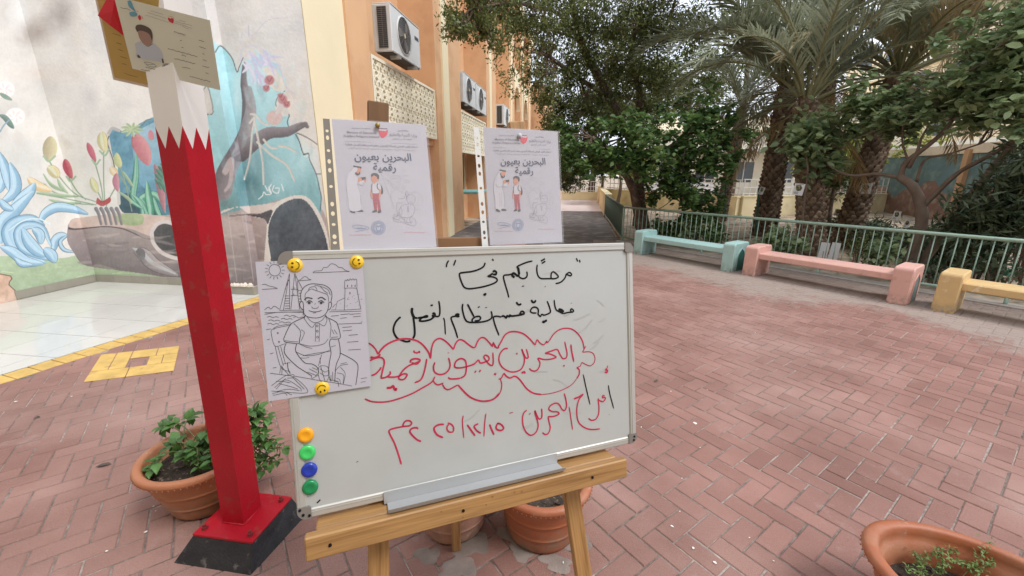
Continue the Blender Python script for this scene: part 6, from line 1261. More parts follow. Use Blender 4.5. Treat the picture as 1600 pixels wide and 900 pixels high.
# --- glossy round-leaved tree just behind the fence corner
b = np.array([1.62, 9.95, 0]); T1 = lambda x, y, d: atD(x, y, d)
tree('round_leaved_tree', 'low tree with glossy round leaves and two leaning dark trunks behind the teal bench', 'tree', b,
     [([b, T1(998, 345, 10.1), T1(990, 300, 10.0), T1(975, 270, 9.8), T1(950, 235, 9.6), T1(925, 215, 9.5)], .12, .05), ([b+[.12, .1, 0], T1(1003, 330, 10.2), T1(997, 280, 10.2), T1(984, 240, 10.0), T1(1000, 200, 9.8)], .13, .05), ([T1(1000, 300, 10.2), T1(1015, 255, 10), T1(1060, 220, 9.8), T1(1100, 200, 9.8)], .05, .02), ([T1(1062, 390, 10.4), T1(1068, 320, 10.3), T1(1060, 260, 10.1)], .05, .025)],
     [cl(900, 240, 9.3, .42, 1.1), cl(925, 255, 9.2, .4, 1.2), cl(960, 230, 9.1, .5, 1.3), cl(1000, 215, 9.0, .5, 1.3), cl(1010, 255, 9.0, .45, 1.4), cl(1045, 240, 9.2, .5, 1.3), cl(1050, 285, 9.4, .42, 1.2), cl(1085, 215, 9.3, .5, 1.2), cl(1095, 265, 9.4, .45, 1.3), cl(1075, 310, 9.6, .4, 1), cl(1110, 240, 9.6, .42, 1), cl(1130, 215, 9.6, .36, .7), cl(1120, 180, 9.8, .4, .8), cl(1090, 165, 9.8, .4, .8), cl(1135, 250, 9.6, .28, .5), cl(960, 200, 9.6, .4, .8), cl(1020, 305, 9.8, .28, .4), cl(1105, 310, 9.8, .3, .6), cl(1100, 335, 9.9, .3, .5), cl(1080, 350, 9.9, .3, .5), cl(890, 205, 9.8, .3, .5)],
     OVALT, m_lf_round, (.08, .15), 430, m_bark, up=.7, droop=.3, nparts=150, leafname='leaf', fill=.55)
# --- tall small-leaved tree overhanging the path
b = np.array([1.9, 13.0, 0])
big = tree('spreading_tree', 'tall dark tree with small leaves overhanging the path and the building front', 'tree', b,
     [([b, T1(1000, 300, 12.6), T1(985, 220, 12.2), T1(940, 130, 11.5), T1(905, 60, 11), T1(890, -20, 10.6)], .16, .06), ([T1(985, 220, 12.2), T1(1000, 150, 12), T1(985, 90, 11.6), T1(1000, 20, 11.4)], .10, .05), ([T1(950, 150, 11.6), T1(900, 120, 11), T1(860, 90, 10), T1(830, 80, 9)], .07, .02), ([T1(905, 60, 11), T1(870, 20, 10), T1(800, 5, 8.5), T1(740, 15, 7.5)], .05, .012), ([T1(975, 190, 12.1), T1(940, 200, 12), T1(915, 150, 11.6), T1(900, 90, 11)], .06, .02), ([T1(985, 90, 11.6), T1(1040, 40, 11.6), T1(1060, -20, 11.5)], .06, .02)],
     [cl(x, y, d, r, f) for x, y, d, r, f in ((880, 40, 10.5, .6, 1.1), (920, 20, 10.8, .7, 1.2), (960, 50, 11, .7, 1.2), (1000, 30, 11.2, .7, 1.2), (1040, 60, 11.4, .7, 1), (930, 90, 11, .6, 1.1), (980, 110, 11.4, .7, 1.1), (1030, 120, 11.6, .6, .9), (890, 110, 10.8, .5, 1), (870, 160, 10.8, .45, 1), (900, 175, 11, .5, 1.1), (940, 160, 11.4, .5, .9), (865, 215, 10.9, .4, .9), (890, 235, 11.2, .4, .9), (920, 210, 11.6, .45, .8), (870, 265, 11, .3, .7), (890, 285, 11.8, .3, .7), (850, 60, 9.8, .5, .9), (840, 120, 10, .4, .6), (820, 30, 9, .5, .8), (780, 15, 8.3, .42, .7), (745, 25, 7.6, .3, .55), (715, 40, 7.2, .2, .35), (760, 55, 7.8, .22, .3), (850, 0, 9.5, .6, .9), (890, -40, 10, .7, 1), (960, -30, 10.8, .8, 1.2), (1050, -10, 11.3, .8, 1.1), (1080, 40, 12, .7, .8), (810, -40, 8.5, .6, .8), (740, -30, 7.5, .4, .6), (860, 190, 10.2, .25, .3), (855, 150, 9.9, .3, .35), (1010, 180, 12, .5, .6), (960, 130, 12.4, .7, .8), (1000, 60, 12.6, .8, .9), (930, 255, 12, .35, .6))],
     LEAF4, m_lf_small, (.05, .10), 1900, m_bark, up=.1, droop=.5, fill=.55)
# hanging twigs in front of the facade
tw = MB(); hp = []
for pts in ([(745, 0), (768, 60), (775, 100), (790, 130)], [(780, 0), (792, 40), (800, 75), (830, 98)], [(805, 60), (800, 110), (788, 150)], [(820, 60), (815, 120), (830, 150)], [(715, 0), (712, 30), (705, 55)], [(725, 20), (730, 45), (728, 62)], [(690, -10), (700, 15), (712, 30)], [(700, 30), (698, 45), (697, 58)], [(770, 65), (779, 72), (782, 82)], [(850, 70), (838, 105), (843, 140)], [(860, 80), (870, 130), (858, 180)]):
    P = spline([atD(x, y, 7.2+.4*i) for i, (x, y) in enumerate(pts)], 8); tw.tube(P, list(np.linspace(.008, .002, len(P))), 4, cap=False)
    for q in P[4:]:
        for _ in range(9): hp.append(q+rng.normal(size=3)*.05)
o = tw.build('hanging_twig', m_bark, big); tag(o, kind='stuff'); o = scatter('hanging_leaves', m_lf_small, big, *LEAF4, np.array(hp), (.04, .08), up=.2, droop=.6, tint=rng.random(len(hp))*.5+.5); tag(o, kind='stuff')  # light painted into the hanging leaves: tint kept in its bright half
# --- multi-stemmed tree at the right, base just behind the fence
b = gnd(1405, 432)+np.array([.25, .25, 0]); D0 = math.hypot(b[0], b[1]); Tr = lambda x, y, d=0.: atD(x, y, D0+d)
tree('broad_leaved_tree', 'multi-stemmed tree with broad bright leaves leaning right behind the pink bench', 'tree', b,
     [([b, Tr(1425, 400), Tr(1440, 350), Tr(1437, 315), Tr(1425, 290), Tr(1405, 276, .1)], .095, .055), ([Tr(1407, 277, .1), Tr(1415, 255, .1), Tr(1440, 235), Tr(1475, 205), Tr(1500, 170), Tr(1540, 120)], .045, .018), ([Tr(1420, 262, .1), Tr(1432, 240), Tr(1440, 215), Tr(1455, 190)], .03, .01), ([Tr(1405, 277, .1), Tr(1370, 272, .2), Tr(1330, 274, .3), Tr(1300, 262, .5), Tr(1282, 240, .6)], .03, .012), ([Tr(1440, 325), Tr(1465, 300), Tr(1500, 268), Tr(1560, 235), Tr(1620, 190)], .04, .02), ([b+[.15, .05, 0], Tr(1470, 370, .1), Tr(1500, 330, .1), Tr(1550, 265), Tr(1600, 205), Tr(1660, 120)], .075, .035), ([Tr(1432, 285, .1), Tr(1445, 250, .1), Tr(1485, 240), Tr(1530, 225)], .022, .01), ([Tr(1420, 255, .1), Tr(1410, 220, .2), Tr(1412, 185, .2)], .018, .008)],
     [cl(x, y, D0+d, r, f) for x, y, d, r, f in ((1250, 205, .9, .2, .5), (1262, 225, .9, .22, .6), (1270, 200, .8, .22, .7), (1290, 205, .7, .24, .7), (1330, 170, .5, .26, .8), (1370, 165, .4, .3, 1), (1345, 200, .5, .22, .7), (1400, 180, .2, .3, 1), (1440, 175, .1, .3, 1), (1480, 165, 0, .32, 1.2), (1520, 140, -.2, .35, 1.3), (1560, 170, -.3, .35, 1.3), (1540, 190, -.1, .24, .5), (1590, 140, -.4, .35, 1.2), (1610, 190, -.4, .26, .6), (1570, 90, -.4, .35, 1.1), (1600, 60, -.5, .35, 1.1), (1530, 90, 0, .25, .7), (1620, 100, -.5, .4, 1), (1640, 20, -.5, .4, 1), (1590, 10, 0, .4, 1), (1310, 240, .7, .2, .5), (1290, 262, .7, .18, .4), (1450, 130, .3, .25, .4), (1400, 205, .4, .2, .5), (1360, 145, .8, .2, .4))],
     OVALT, m_lf_big, (.075, .16), 380, m_bark2, up=.9, droop=.35, nparts=140, fill=.55)
# --- date palms
def frond_mesh(name, ln, e0, curve, mleaf, npair=62, dead=False):
    N = 22; s = np.linspace(0, 1, N); th = e0-curve*s**1.25; dx = np.cos(th)*ln/(N-1); dz = np.sin(th)*ln/(N-1); X = np.concatenate([[0], np.cumsum(dx[:-1])]); Z = np.concatenate([[0], np.cumsum(dz[:-1])])
    mb = MB(); P = [np.array([X[i], 0, Z[i]]) for i in range(N)]; mb.tube(P, list(np.linspace(.030, .004, N)), 5, 1)
    for k in range(npair):
        t = .14+.85*(k+random.random()*.5)/npair; i_ = min(N-2, int(t*(N-1))); f = t*(N-1)-i_; p = P[i_]*(1-f)+P[i_+1]*f; d = P[i_+1]-P[i_]; d /= np.linalg.norm(d); upv = np.cross(np.array([0, 1., 0]), d)*-1; upv = upv if upv[2] > 0 or abs(upv[2]) < .2 else -upv
        ll = (.58*math.sin(math.pi*min(1, .12+t*.86))**.6+.10)*ln/3.4*random.uniform(.8, 1.1)
        for sg in (-1, 1):
            a = random.uniform(.5, .85); v = d*math.cos(a)+np.array([0, sg, 0])*math.sin(a)*.85+upv*random.uniform(.1, .55)*(1 if not dead else -.6); v /= np.linalg.norm(v); w = np.cross(v, upv); w /= np.linalg.norm(w)+1e-6; w *= .014*ln/3.4*1.3; m1 = p+v*ll*.5; sag = np.array([0, 0, -ll*random.uniform(.1, .3)*(2 if dead else 1)]); e_ = p+v*ll+sag
            mb.add([p-w*.4, p+w*.4, m1+w+sag*.22, m1-w+sag*.22, e_], [(0, 1, 2, 3), (3, 2, 4)], 0, random.random())
    me = bpy.data.meshes.new(name); me.from_pydata(mb.v, [], mb.f); me.materials.append(mleaf); me.materials.append(m_rach); me.polygons.foreach_set('material_index', mb.m); me.attributes.new('tint', 'FLOAT', 'POINT').data.foreach_set('value', mb.t); me.update(); return me
FM = [(R(84), frond_mesh('frond', 3.4, R(84), R(70), m_frond)), (R(66), frond_mesh('frond', 3.6, R(66), R(95), m_frond)), (R(48), frond_mesh('frond', 3.7, R(48), R(100), m_frond)), (R(28), frond_mesh('frond', 3.5, R(28), R(90), m_frond)), (R(5), frond_mesh('frond', 3.2, R(5), R(70), m_frond))]
m_fr_tan = mat('yellowing palm leaflet', (.32, .26, .13), .55, .2, 3, tint=(.58, .47, .28), trans=.15, rnd=.15)
FT_ = [(0, frond_mesh('frond', 3.4, R(66), R(95), m_fr_tan)), (0, frond_mesh('frond', 3.4, R(60), R(100), m_fr_tan)), (0, frond_mesh('frond', 3.5, R(48), R(105), m_fr_tan)), (0, frond_mesh('frond', 3.3, R(28), R(95), m_fr_tan)), (0, frond_mesh('frond', 3.0, R(5), R(75), m_fr_tan))]
FD_ = [frond_mesh('dry_frond', 2.9, R(10), R(95), m_frondd, 46, True), frond_mesh('dry_frond', 2.6, R(-25), R(60), m_frondd, 46, True)]
def palm(px_base, px_top, r0, r1, label, nf=30, ndead=5, scale=1., bends=0., dist=None, tan=False, seed=1, extra=()):
    r0 *= .82; r1 *= .85
    rd_ = random.Random(seed)
    q = gnd(*px_base) if dist is None else np.array([*atD(px_base[0], px_base[1], dist)[:2], 0]); D_ = math.hypot(q[0], q[1]); top = atD(px_top[0], px_top[1], D_)
    e = empty('date_palm', (q[0], q[1], 0), label, 'palm tree', 'date palms in the garden'); H_ = top[2]; mb = MB()
    def axis(z): t = z/H_; return np.array([q[0]+(top[0]-q[0])*t+bends*math.sin(math.pi*t), q[1]+(top[1]-q[1])*t, z])
    rad = lambda z: r0+(r1-r0)*(z/H_)**.7
    core = [axis(z) for z in np.linspace(-.05, H_+.25, 14)]; mb.tube(core, [rad(max(0, c[2]))*.88 if c[2] < H_ else r1*.5 for c in core], 14)
    z = .0; row = 0
    while z < H_+.12:
        c = axis(min(z, H_)); c[2] = z; r = rad(min(z, H_)); n = 11
        for j in range(n):
            a = 2*math.pi*(j+.5*(row % 2))/n+rd_.uniform(-.08, .08); ra = np.array([math.cos(a), math.sin(a), 0]); ta_ = np.array([-math.sin(a), math.cos(a), 0]); w = 2*math.pi*r/n*.56; h = .115*scale; o1 = r*rd_.uniform(1.0, 1.12); tt = rd_.random()
            mb.add([c+ra*r*.82-ta_*w+[0, 0, -h*.3], c+ra*r*.82+ta_*w+[0, 0, -h*.3], c+ra*o1+ta_*w*.55+[0, 0, h*.55], c+ra*o1-ta_*w*.55+[0, 0, h*.55], c+ra*o1*.97+ta_*w*.45+[0, 0, h*.8], c+ra*o1*.97-ta_*w*.45+[0, 0, h*.8], c+ra*r*.8+[0, 0, h]],
                   [(0, 1, 2, 3), (3, 2, 4, 5), (5, 4, 6), (1, 6, 4, 2), (0, 3, 5, 6)], 0, tt)
        z += .088*scale; row += 1
    mb.build('trunk', m_pbark, e)
    for k in range(nf):
        az = k*2.39996+rd_.uniform(-.2, .2); lvl = k/nf; i_ = min(4, int(lvl*5)); me = (FT_ if tan and lvl > .3 and rd_.random() < .65 else FM)[i_][1]; s_ = scale*rd_.uniform(.85, 1.1)
        dc = math.cos(az-math.atan2(-q[1], -q[0]))
        if not tan and (lvl > .42 and dc > .25 or lvl > .72 and dc > -.3) or tan and lvl > .75 and dc > .2: continue
        o = bpy.data.objects.new('frond', me); C.objects.link(o); o.parent = e; o.matrix_parent_inverse = e.matrix_basis.inverted()
        o.matrix_basis = Matrix.Translation(Vector(top)+Vector((.08*math.cos(az), .08*math.sin(az), .1+.15*(1-lvl)))) @ Matrix.Rotation(az, 4, 'Z') @ Matrix.Rotation(rd_.uniform(-.25, .25), 4, 'X') @ Matrix.Scale(s_, 4)
    for az, i_, s_ in extra:
        o = bpy.data.objects.new('frond', (FT_ if tan else FM)[i_][1]); C.objects.link(o); o.parent = e; o.matrix_parent_inverse = e.matrix_basis.inverted(); o.matrix_basis = Matrix.Translation(Vector(top)+Vector((0, 0, .1))) @ Matrix.Rotation(az, 4, 'Z') @ Matrix.Rotation(rd_.uniform(-.4, .4), 4, 'X') @ Matrix.Scale(s_, 4)
    for k in range(ndead):
        az = k*2.1+rd_.uniform(-.5, .5)
        if math.cos(az-math.atan2(-q[1], -q[0])) > .55: continue
        o = bpy.data.objects.new('dry_frond', random.choice(FD_)); C.objects.link(o); o.parent = e; o.matrix_parent_inverse = e.matrix_basis.inverted()
        o.matrix_basis = Matrix.Translation(Vector(top)+Vector((.1*math.cos(az), .1*math.sin(az), 0))) @ Matrix.Rotation(az, 4, 'Z') @ Matrix.Rotation(rd_.uniform(-.3, .3), 4, 'X') @ Matrix.Scale(scale*rd_.uniform(.7, 1.), 4)
    return e
palm((1125, 345), (1158, 178), .24, .17, 'slender far palm behind the round-leaved tree, in front of the boundary wall', 20, 2, .66, seed=2)
palm((1193, 368), (1228, 150), .36, .25, 'thick leaning palm left of the middle, right of the slender far one', 30, 6, 1.0, seed=4, extra=((R(188), 1, 1.25), (R(200), 2, 1.2), (R(215), 1, 1.2), (R(178), 2, 1.3), (R(225), 2, 1.05), (R(195), 0, 1.2)))
palm((1268, 398), (1258, 172), .30, .24, 'middle palm carrying a white sheet, wrapped in leafy growth', 30, 4, .95, seed=5)
palm((1318, 384), (1402, 130), .32, .24, 'right palm leaning right with a white sheet on its trunk', 34, 5, .95, seed=6, tan=True, extra=((R(-70), 2, 1.0), (R(-50), 1, 1.05), (R(-30), 2, 1.1), (R(-90), 1, .9), (R(-15), 1, 1.15), (R(200), 2, .9)))
palm((1285, 350), (1300, -60), .26, .2, 'tall palm whose crown fills the sky above the middle palms', 26, 6, 1.1, dist=15, seed=8)
palm((1660, 350), (1640, -60), .3, .24, 'tall palm at the far right with its crown above the broad-leaved tree', 26, 6, 1.1, dist=13.5, seed=9)
# --- shrubs
def fenced(x, off):
    r = ray(x, 300)[:2]; r = r/np.hypot(*r); return float((FC@FN+off)/(r@FN))
def shrub(name, label, cat, x, y, d, h, w, leaf, m_leaf, size, n, group=None, up=.3, stemn=7, tint=None):
    q = np.array([*atD(x, y, d)[:2], 0]); e = empty(name, tuple(q), label, cat, group); mb = MB(); pos = []
    for k in range(stemn):
        a = random.random()*6.28; tip = q+[w*math.cos(a)*random.uniform(.3, 1), w*math.sin(a)*random.uniform(.3, 1), h*random.uniform(.55, 1)]; P = spline([q+[.05*math.cos(a), .05*math.sin(a), 0], (q+tip)/2+[0, 0, h*.12], tip], 6); mb.tube(P, list(np.linspace(.012, .003, len(P))), 4)
        for _ in range(n//stemn):
            t = random.uniform(.25, 1)**.7; i_ = min(len(P)-1, int(t*len(P))); pos.append(P[i_]+rng.normal(size=3)*np.array([w*.22, w*.22, h*.1]))
    mb.build('stem', m_bark, e); pos = np.array(pos); pos[:, 2] = np.maximum(pos[:, 2], .04); o = scatter('foliage', m_leaf, e, *leaf, pos, size, up=up, droop=.3, tint=tint); tag(o, kind='stuff'); return e
G = 'low shrubs behind the fence'
for i_, (x, d, h, w, m_, nm) in enumerate(((1030, 9.9, .65, .28, m_lf_round, 'dark broad leaf shrub behind the left end of the teal bench'), (1050, 9.2, .55, .3, m_lf_round, 'leafy shrub behind the middle of the teal bench'), (1082, 9.0, .75, .22, m_lf_big, 'upright shrub with large drooping leaves behind the teal bench'), (1112, 8.8, .7, .25, m_lf_round, 'glossy shrub behind the gap after the teal bench'), (1205, 8.3, .7, .3, m_lf_big, 'thin leafy shrub at the foot of the thick palm'), (1222, 8.6, .6, .3, m_lf_small, 'dull olive shrub beside the thick palm'), (1236, 7.9, .5, .25, m_lf_big, 'bright sapling behind the left part of the pink bench'),
                                              (1345, 7.6, .8, .35, m_lf_small, 'olive bush at the foot of the right palm'), (1375, 7.4, .75, .3, m_lf_big, 'yellowish leafy bush left of the multi-stemmed tree'), (1478, 6.4, .4, .3, m_lf_dark, 'low dark plant between the pink and yellow benches'), (1580, 6.9, .7, .4, m_lf_dark, 'dark bush behind the yellow bench'))): shrub('shrub', nm, 'shrub', x, 380, max(d, fenced(x, w+.25)), h*.85, w, OVALT if m_ in (m_lf_round, m_lf_big) else LEAF4, m_, (.06, .13) if m_ is not m_lf_small else (.03, .06), 260 if m_ is not m_lf_small else 700, G)
NARROW = ([(0, 0, 0), (.5, .09, .02), (1, 0, -.08), (.5, -.09, .02)], [(0, 1, 2, 3)])
for x, d, h, w, n, nm in ((1548, 8.6, 1.35, .42, 1100, 'dark hedge plant left part of the oleander thicket'), (1582, 8.6, 1.9, .45, 1500, 'tall oleander with narrow dark leaves at the right edge'), (1640, 8.4, 2.2, .6, 2000, 'oleander cut by the right edge of the view'), (1620, 9.6, 2.1, .6, 1600, 'oleander behind the one at the right edge'), (1510, 10, .62, .6, 1300, 'dark bush under the painted wall right of the multi-stemmed tree'), (1450, 10.6, .55, .6, 1300, 'dark low hedge behind the multi-stemmed tree'), (1395, 11.2, .5, .6, 1200, 'dark low hedge right of the right palm'), (1345, 12.6, .5, .6, 900, 'dark low hedge behind the right palm')): shrub('oleander', nm, 'shrub', x, 340, max(d, fenced(x, w+.35)), h, w, NARROW, m_lf_dark, (.12, .22), n, 'oleanders and hedge by the painted wall', up=.1, stemn=14)
q = atD(1302, 330, 12.5); 
tree('small_garden_tree', 'small bushy light green tree before the painted wall, left of the right palm', 'tree', (q[0], q[1], 0), [([(q[0], q[1], 0), atD(1300, 310, 12.5), atD(1306, 285, 12.5)], .05, .025)], [cl(1300, 285, 12.5, .3, 1), cl(1318, 280, 12.4, .28, 1), cl(1285, 275, 12.6, .25, .8), cl(1308, 262, 12.5, .25, .8)], LEAF4, mat('light green leaf', (.10, .16, .04), .5, .2, tint=(.18, .24, .07), trans=.3), (.06, .12), 420, m_bark)
# leafy climber round the middle palm
q = gnd(1268, 398); P = []
for k in range(560):
    x, y = random.gauss(1258, 19), random.gauss(222, 22); P.append(atD(x, y, math.hypot(q[0], q[1])-.35+random.gauss(0, .2)))
e = empty('climbing_plant', (q[0], q[1], 0), 'leafy climber with mid green leaves wrapped round the upper trunk of the middle palm', 'plant')
MB().tube(spline([q+[-.3, -.2, 0], atD(1255, 330, 9.4), atD(1262, 260, 9.3), atD(1250, 220, 9.3)], 6), .015, 5).build('stem', m_bark2, e); o = scatter('foliage', m_lf_big, e, *OVALT, np.array(P), (.10, .19), up=.5, droop=.4); tag(o, kind='stuff')
# ================================================================== sheets and labels in the garden
m_sheet = mat('laminated sheet', (.62, .63, .64), .35, .04); m_ph = mat('leaf photo print', (.05, .06, .03), .6, .5, 60, col2=(.30, .28, .10), c2s=45); m_stake = mat('thin stake', (.30, .28, .24), .7, .1)
def placard(x, y, d, w, h, tilt, label, stake=True, name='plant_label', plain=False):
    c = atD(x, y, d); v = np.array([c[0], c[1], 0]); v /= np.linalg.norm(v); e = empty(name, (c[0], c[1], 0) if stake else tuple(c), label, 'label', 'plant labels in the garden')
    w *= .58; h *= .62
    a = np.array([v[1], -v[0], 0]); b_ = np.array([0, 0, -1.]); a2 = a*math.cos(tilt)+b_*math.sin(tilt); b2 = -a*math.sin(tilt)+b_*math.cos(tilt); n = -v; o_ = c-a2*w/2-b2*h/2
    MB().obox(o_, a2, b2, n, (0, 0, -.003), (w, h, 0)).build('sheet', m_sheet, e)
    if plain:
        MB().tube([(c[0], c[1], 0), tuple(c)], .006, 5).build('stake', m_stake, e); return e
    mb = MB(); flat(mb, [o_+a2*w*u+b2*h*t+n*.001 for u, t in ((.16, .16), (.62, .12), (.80, .35), (.72, .58), (.40, .66), (.2, .5))], n)
    for t in (.72, .79, .86): flat(mb, [o_+a2*w*u+b2*h*(t+s_)+n*.001 for u, s_ in ((.12, 0), (.55, 0), (.55, .025), (.12, .025))], n)
    flat(mb, [o_+a2*w*u+b2*h*t+n*.001 for u, t in ((.12, .05), (.88, .05), (.88, .08), (.12, .08))], n); mb.build('print', m_ph, e)
    if stake: MB().tube([(c[0], c[1], 0), (c[0]+v[0]*.006, c[1]+v[1]*.006, c[2])], .006, 5).build('stake', m_stake, e)
placard(1248, 296, 8.95, .26, .32, .1, 'white laminated sheet with a plant photo on the middle palm trunk', False)
placard(1353, 294.5, 11.0, .30, .32, .03, 'white laminated sheet with a plant photo on the right palm trunk', False)
placard(1190, 298, 10.6, .16, .26, .25, 'sheet seen at an angle on the left side of the thick palm trunk', False)
placard(1309, 332, 11.5, .2, .24, .1, 'small white label on a stake before the small garden tree')
placard(1401, 337, 9.6, .16, .25, .08, 'white label on a stake left of the multi-stemmed tree')
placard(1441, 346, 9.0, .14, .26, .02, 'narrow white label just right of the multi-stemmed tree trunk')
placard(1417, 350, 9.3, .12, .2, .2, 'small tilted white label low in the dark hedge left of the trunk')
placard(1321, 342, 11.5, .07, .16, .1, 'sliver of a white label beside the right palm trunk')
placard(1287, 392, 8.3, .20, .44, .06, 'left of two plain grey boards standing behind the pink bench', name='grey_board', plain=True); placard(1304, 392.5, 8.3, .20, .44, .06, 'right of two plain grey boards standing behind the pink bench', name='grey_board', plain=True)
# ================================================================== boundary walls, painted wall, buildings beyond
m_wallp = mat('painted garden wall', srgb(98, 122, 124), .8, .12, 2.5, col2=srgb(120, 140, 136), c2s=3)
m_wallr = mat('painted canyon band', srgb(136, 104, 92), .8, .2, 3, col2=srgb(158, 140, 122), c2s=2.4)
m_cap = mat('pale peach coping', srgb(222, 204, 180), .8, .08)
pw = empty('painted_garden_wall', (12, 17, 0), 'blue green garden wall with a painted reddish canyon band behind the right palms', 'wall')
W0, W1 = np.array([12.8, 24.5]), np.array([11.2, 9.0]); wd_ = (W1-W0)/np.linalg.norm(W1-W0); wn_ = np.array([wd_[1], -wd_[0]]); wl = np.linalg.norm(W1-W0); wn_ = wn_ if wn_[0] > 0 else -wn_
def wbox(name, m, z0, z1, o0, o1, par): return MB().obox((*W0, 0), (*wd_, 0), (*wn_, 0), (0, 0, 1), (0, o0, z0), (wl, o1, z1)).build(name, m, par)
wbox('wall_body', m_wallp, -.1, 2.08, 0, .25, pw); wbox('coping', m_cap, 2.082, 2.36, -.04, .3, pw)
top = [(wl*k/40, .95+.25*math.sin(k*.7)+.12*math.sin(k*1.9)) for k in range(41)]; mb = MB()
for (a, za), (b_, zb) in zip(top[:-1], top[1:]): mb.add([(*(W0+wd_*a-wn_*.004), 0), (*(W0+wd_*b_-wn_*.004), 0), (*(W0+wd_*b_-wn_*.004), zb), (*(W0+wd_*a-wn_*.004), za)], [(0, 1, 2, 3)])
mb.build('painted_canyon', m_wallr, pw)
mb = MB(); MB().obox((*(W0+wd_*9.3), 0), (*wd_, 0), (*wn_, 0), (0, 0, 1), (0, -.12, 0), (.2, .0, 2.2)).build('wall_pier', mat('tan pier', srgb(190, 150, 112), .8, .1), pw)
m_bw = mat('cream boundary wall', srgb(226, 212, 172), .85, .08, 2, col2=srgb(206, 190, 150), c2s=1.5); m_rail = mat('white railing', (.72, .72, .70), .5, .03)
def bwall(label, A, B_, h, rail=True, ph=.9, cellw=.42):
    A, B_ = np.array(A, float), np.array(B_, float); d = (B_-A); L_ = np.linalg.norm(d); d /= L_; n = np.array([-d[1], d[0]]); e = empty('boundary_wall', (*A, 0), label, 'wall', 'cream boundary walls with white railings')
    MB().obox((*A, 0), (*d, 0), (*n, 0), (0, 0, 1), (0, 0, -.1), (L_, .2, h)).build('wall_body', m_bw, e); MB().obox((*A, 0), (*d, 0), (*n, 0), (0, 0, 1), (-.02, -.02, h+.002), (L_+.02, .22, h+.05)).build('coping', m_bw, e)
    if rail:
        for z in (h+.12, h+ph*.55, h+ph): MB().obox((*A, 0), (*d, 0), (*n, 0), (0, 0, 1), (0, .085, z-.015), (L_, .115, z+.015)).build('rail', m_rail, e)
        k = 0; s = .05; bb = None
        while s < L_ and k < 200:
            if bb is None: bb = MB().obox((0, 0, 0), (*d, 0), (*n, 0), (0, 0, 1), (-.012, .086, h+.05), (.012, .114, h+ph-.018)).build('railing_bar', m_rail, e); bb.matrix_parent_inverse = Matrix.Identity(4); o = bb
            else: o = bb.copy(); C.objects.link(o)
            o.location = (d[0]*s, d[1]*s, 0); s += cellw; k += 1
    return e
bwall('far cream wall with white railing closing the end of the path', (-3.2, 24.2), (1.6, 24.2), .40, True, .62, .16)
bwall('cream wall continuing along the right of the path beyond the green fence', (1.27, 15.2), (1.42, 24.1), .74, False)
bwall('shaded cream wall with white railing behind the slender palm', (5.9, 16.3), (1.7, 22.5), .64, True, .62, .30)
bwall('sunlit cream wall with white grid railing behind the thick palm', (5.95, 16.2), (12.7, 19.0), .66, True, .62, .26)
m_far = mat('pale yellow building', srgb(248, 242, 224), .85, .06, 1); m_farb = mat('tan building', srgb(240, 220, 186), .85, .06, 1); m_win = mat('dark window glass', (.10, .12, .13), .2, .1)
fb = empty('cream_building', (14, 34, 0), 'long pale cream building with a recessed balcony beyond the boundary wall', 'building')
def fbox(a, b_, m, name, par=fb): return MB().box(a, b_).build(name, m, par)
fbox((5, 33, -.1), (30, 42, 5.2), m_far, 'wall'); fbox((4.8, 31.6, 3.0), (30, 32.998, 4.1), m_far, 'balcony'); fbox((4.8, 31.4, 4.102), (30, 33, 4.2), m_cr, 'ledge'); fbox((4.6, 31.3, 2.85), (30, 32.9, 2.99), m_rail, 'canopy')
for k in range(8): x = 6+k*2.6; w_ = fbox((x, 32.985, .8), (x+1.3, 32.995, 2.2), m_win, 'window'); fbox((x+.62, 32.96, .8), (x+.68, 32.984, 2.2), m_rail, 'window_frame', w_)
for k in range(9): fbox((5+k*2.8, 31.5, 0), (5.25+k*2.8, 31.7, 2.84), m_far, 'column')
fb2 = empty('tan_building', (26, 25, 0), 'tall tan and cream building showing through the palm fronds at the upper right', 'building')
fbox((21, 22, -.1), (34, 40, 9.5), m_farb, 'wall', fb2)
for j in range(3):
    fbox((20.7, 21.8, 2.6+j*2.6), (20.99, 40, 3.2+j*2.6), m_far, 'floor_band', fb2)
    for k in range(6): w_ = fbox((20.97, 23+k*2.8, 3.6+j*2.6), (20.99, 24.4+k*2.8, 4.9+j*2.6), m_win, 'window', fb2)
# trees beyond the walls
for i_, (x, y, d, r, m_, nm) in enumerate(((905, 262, 27, 1.5, m_lf_yel, 'yellow green tree beyond the end wall of the path'), (940, 255, 22, 1.2, m_lf_small, 'olive tree beyond the path wall, left of the leaning trunks'), (968, 262, 20, 1.0, m_lf_yel, 'yellow green bush behind the leaning trunks'), (1312, 240, 20, 1.1, m_lf_yel, 'sunlit yellow tree between the middle and the right palm'), (1345, 225, 21, 1.1, m_lf_yel, 'sunlit yellow tree just left of the right palm trunk'), (875, 240, 30, 2.0, m_lf_small, 'dull green tree beside the end of the building'))):
    c = atD(x, y, d); tree('background_tree', nm, 'tree', (c[0], c[1], 0), [([(c[0], c[1], 0), (c[0]+.1, c[1], c[2]*.5), tuple(c)], .09, .04)], [(c+rng.normal(size=3)*r*np.array([.6, .6, .3]), r*.5, 1) for _ in range(6)], LEAF4, m_, (.12, .24), 420, m_bark2, 'trees beyond the boundary walls', twigs=False)
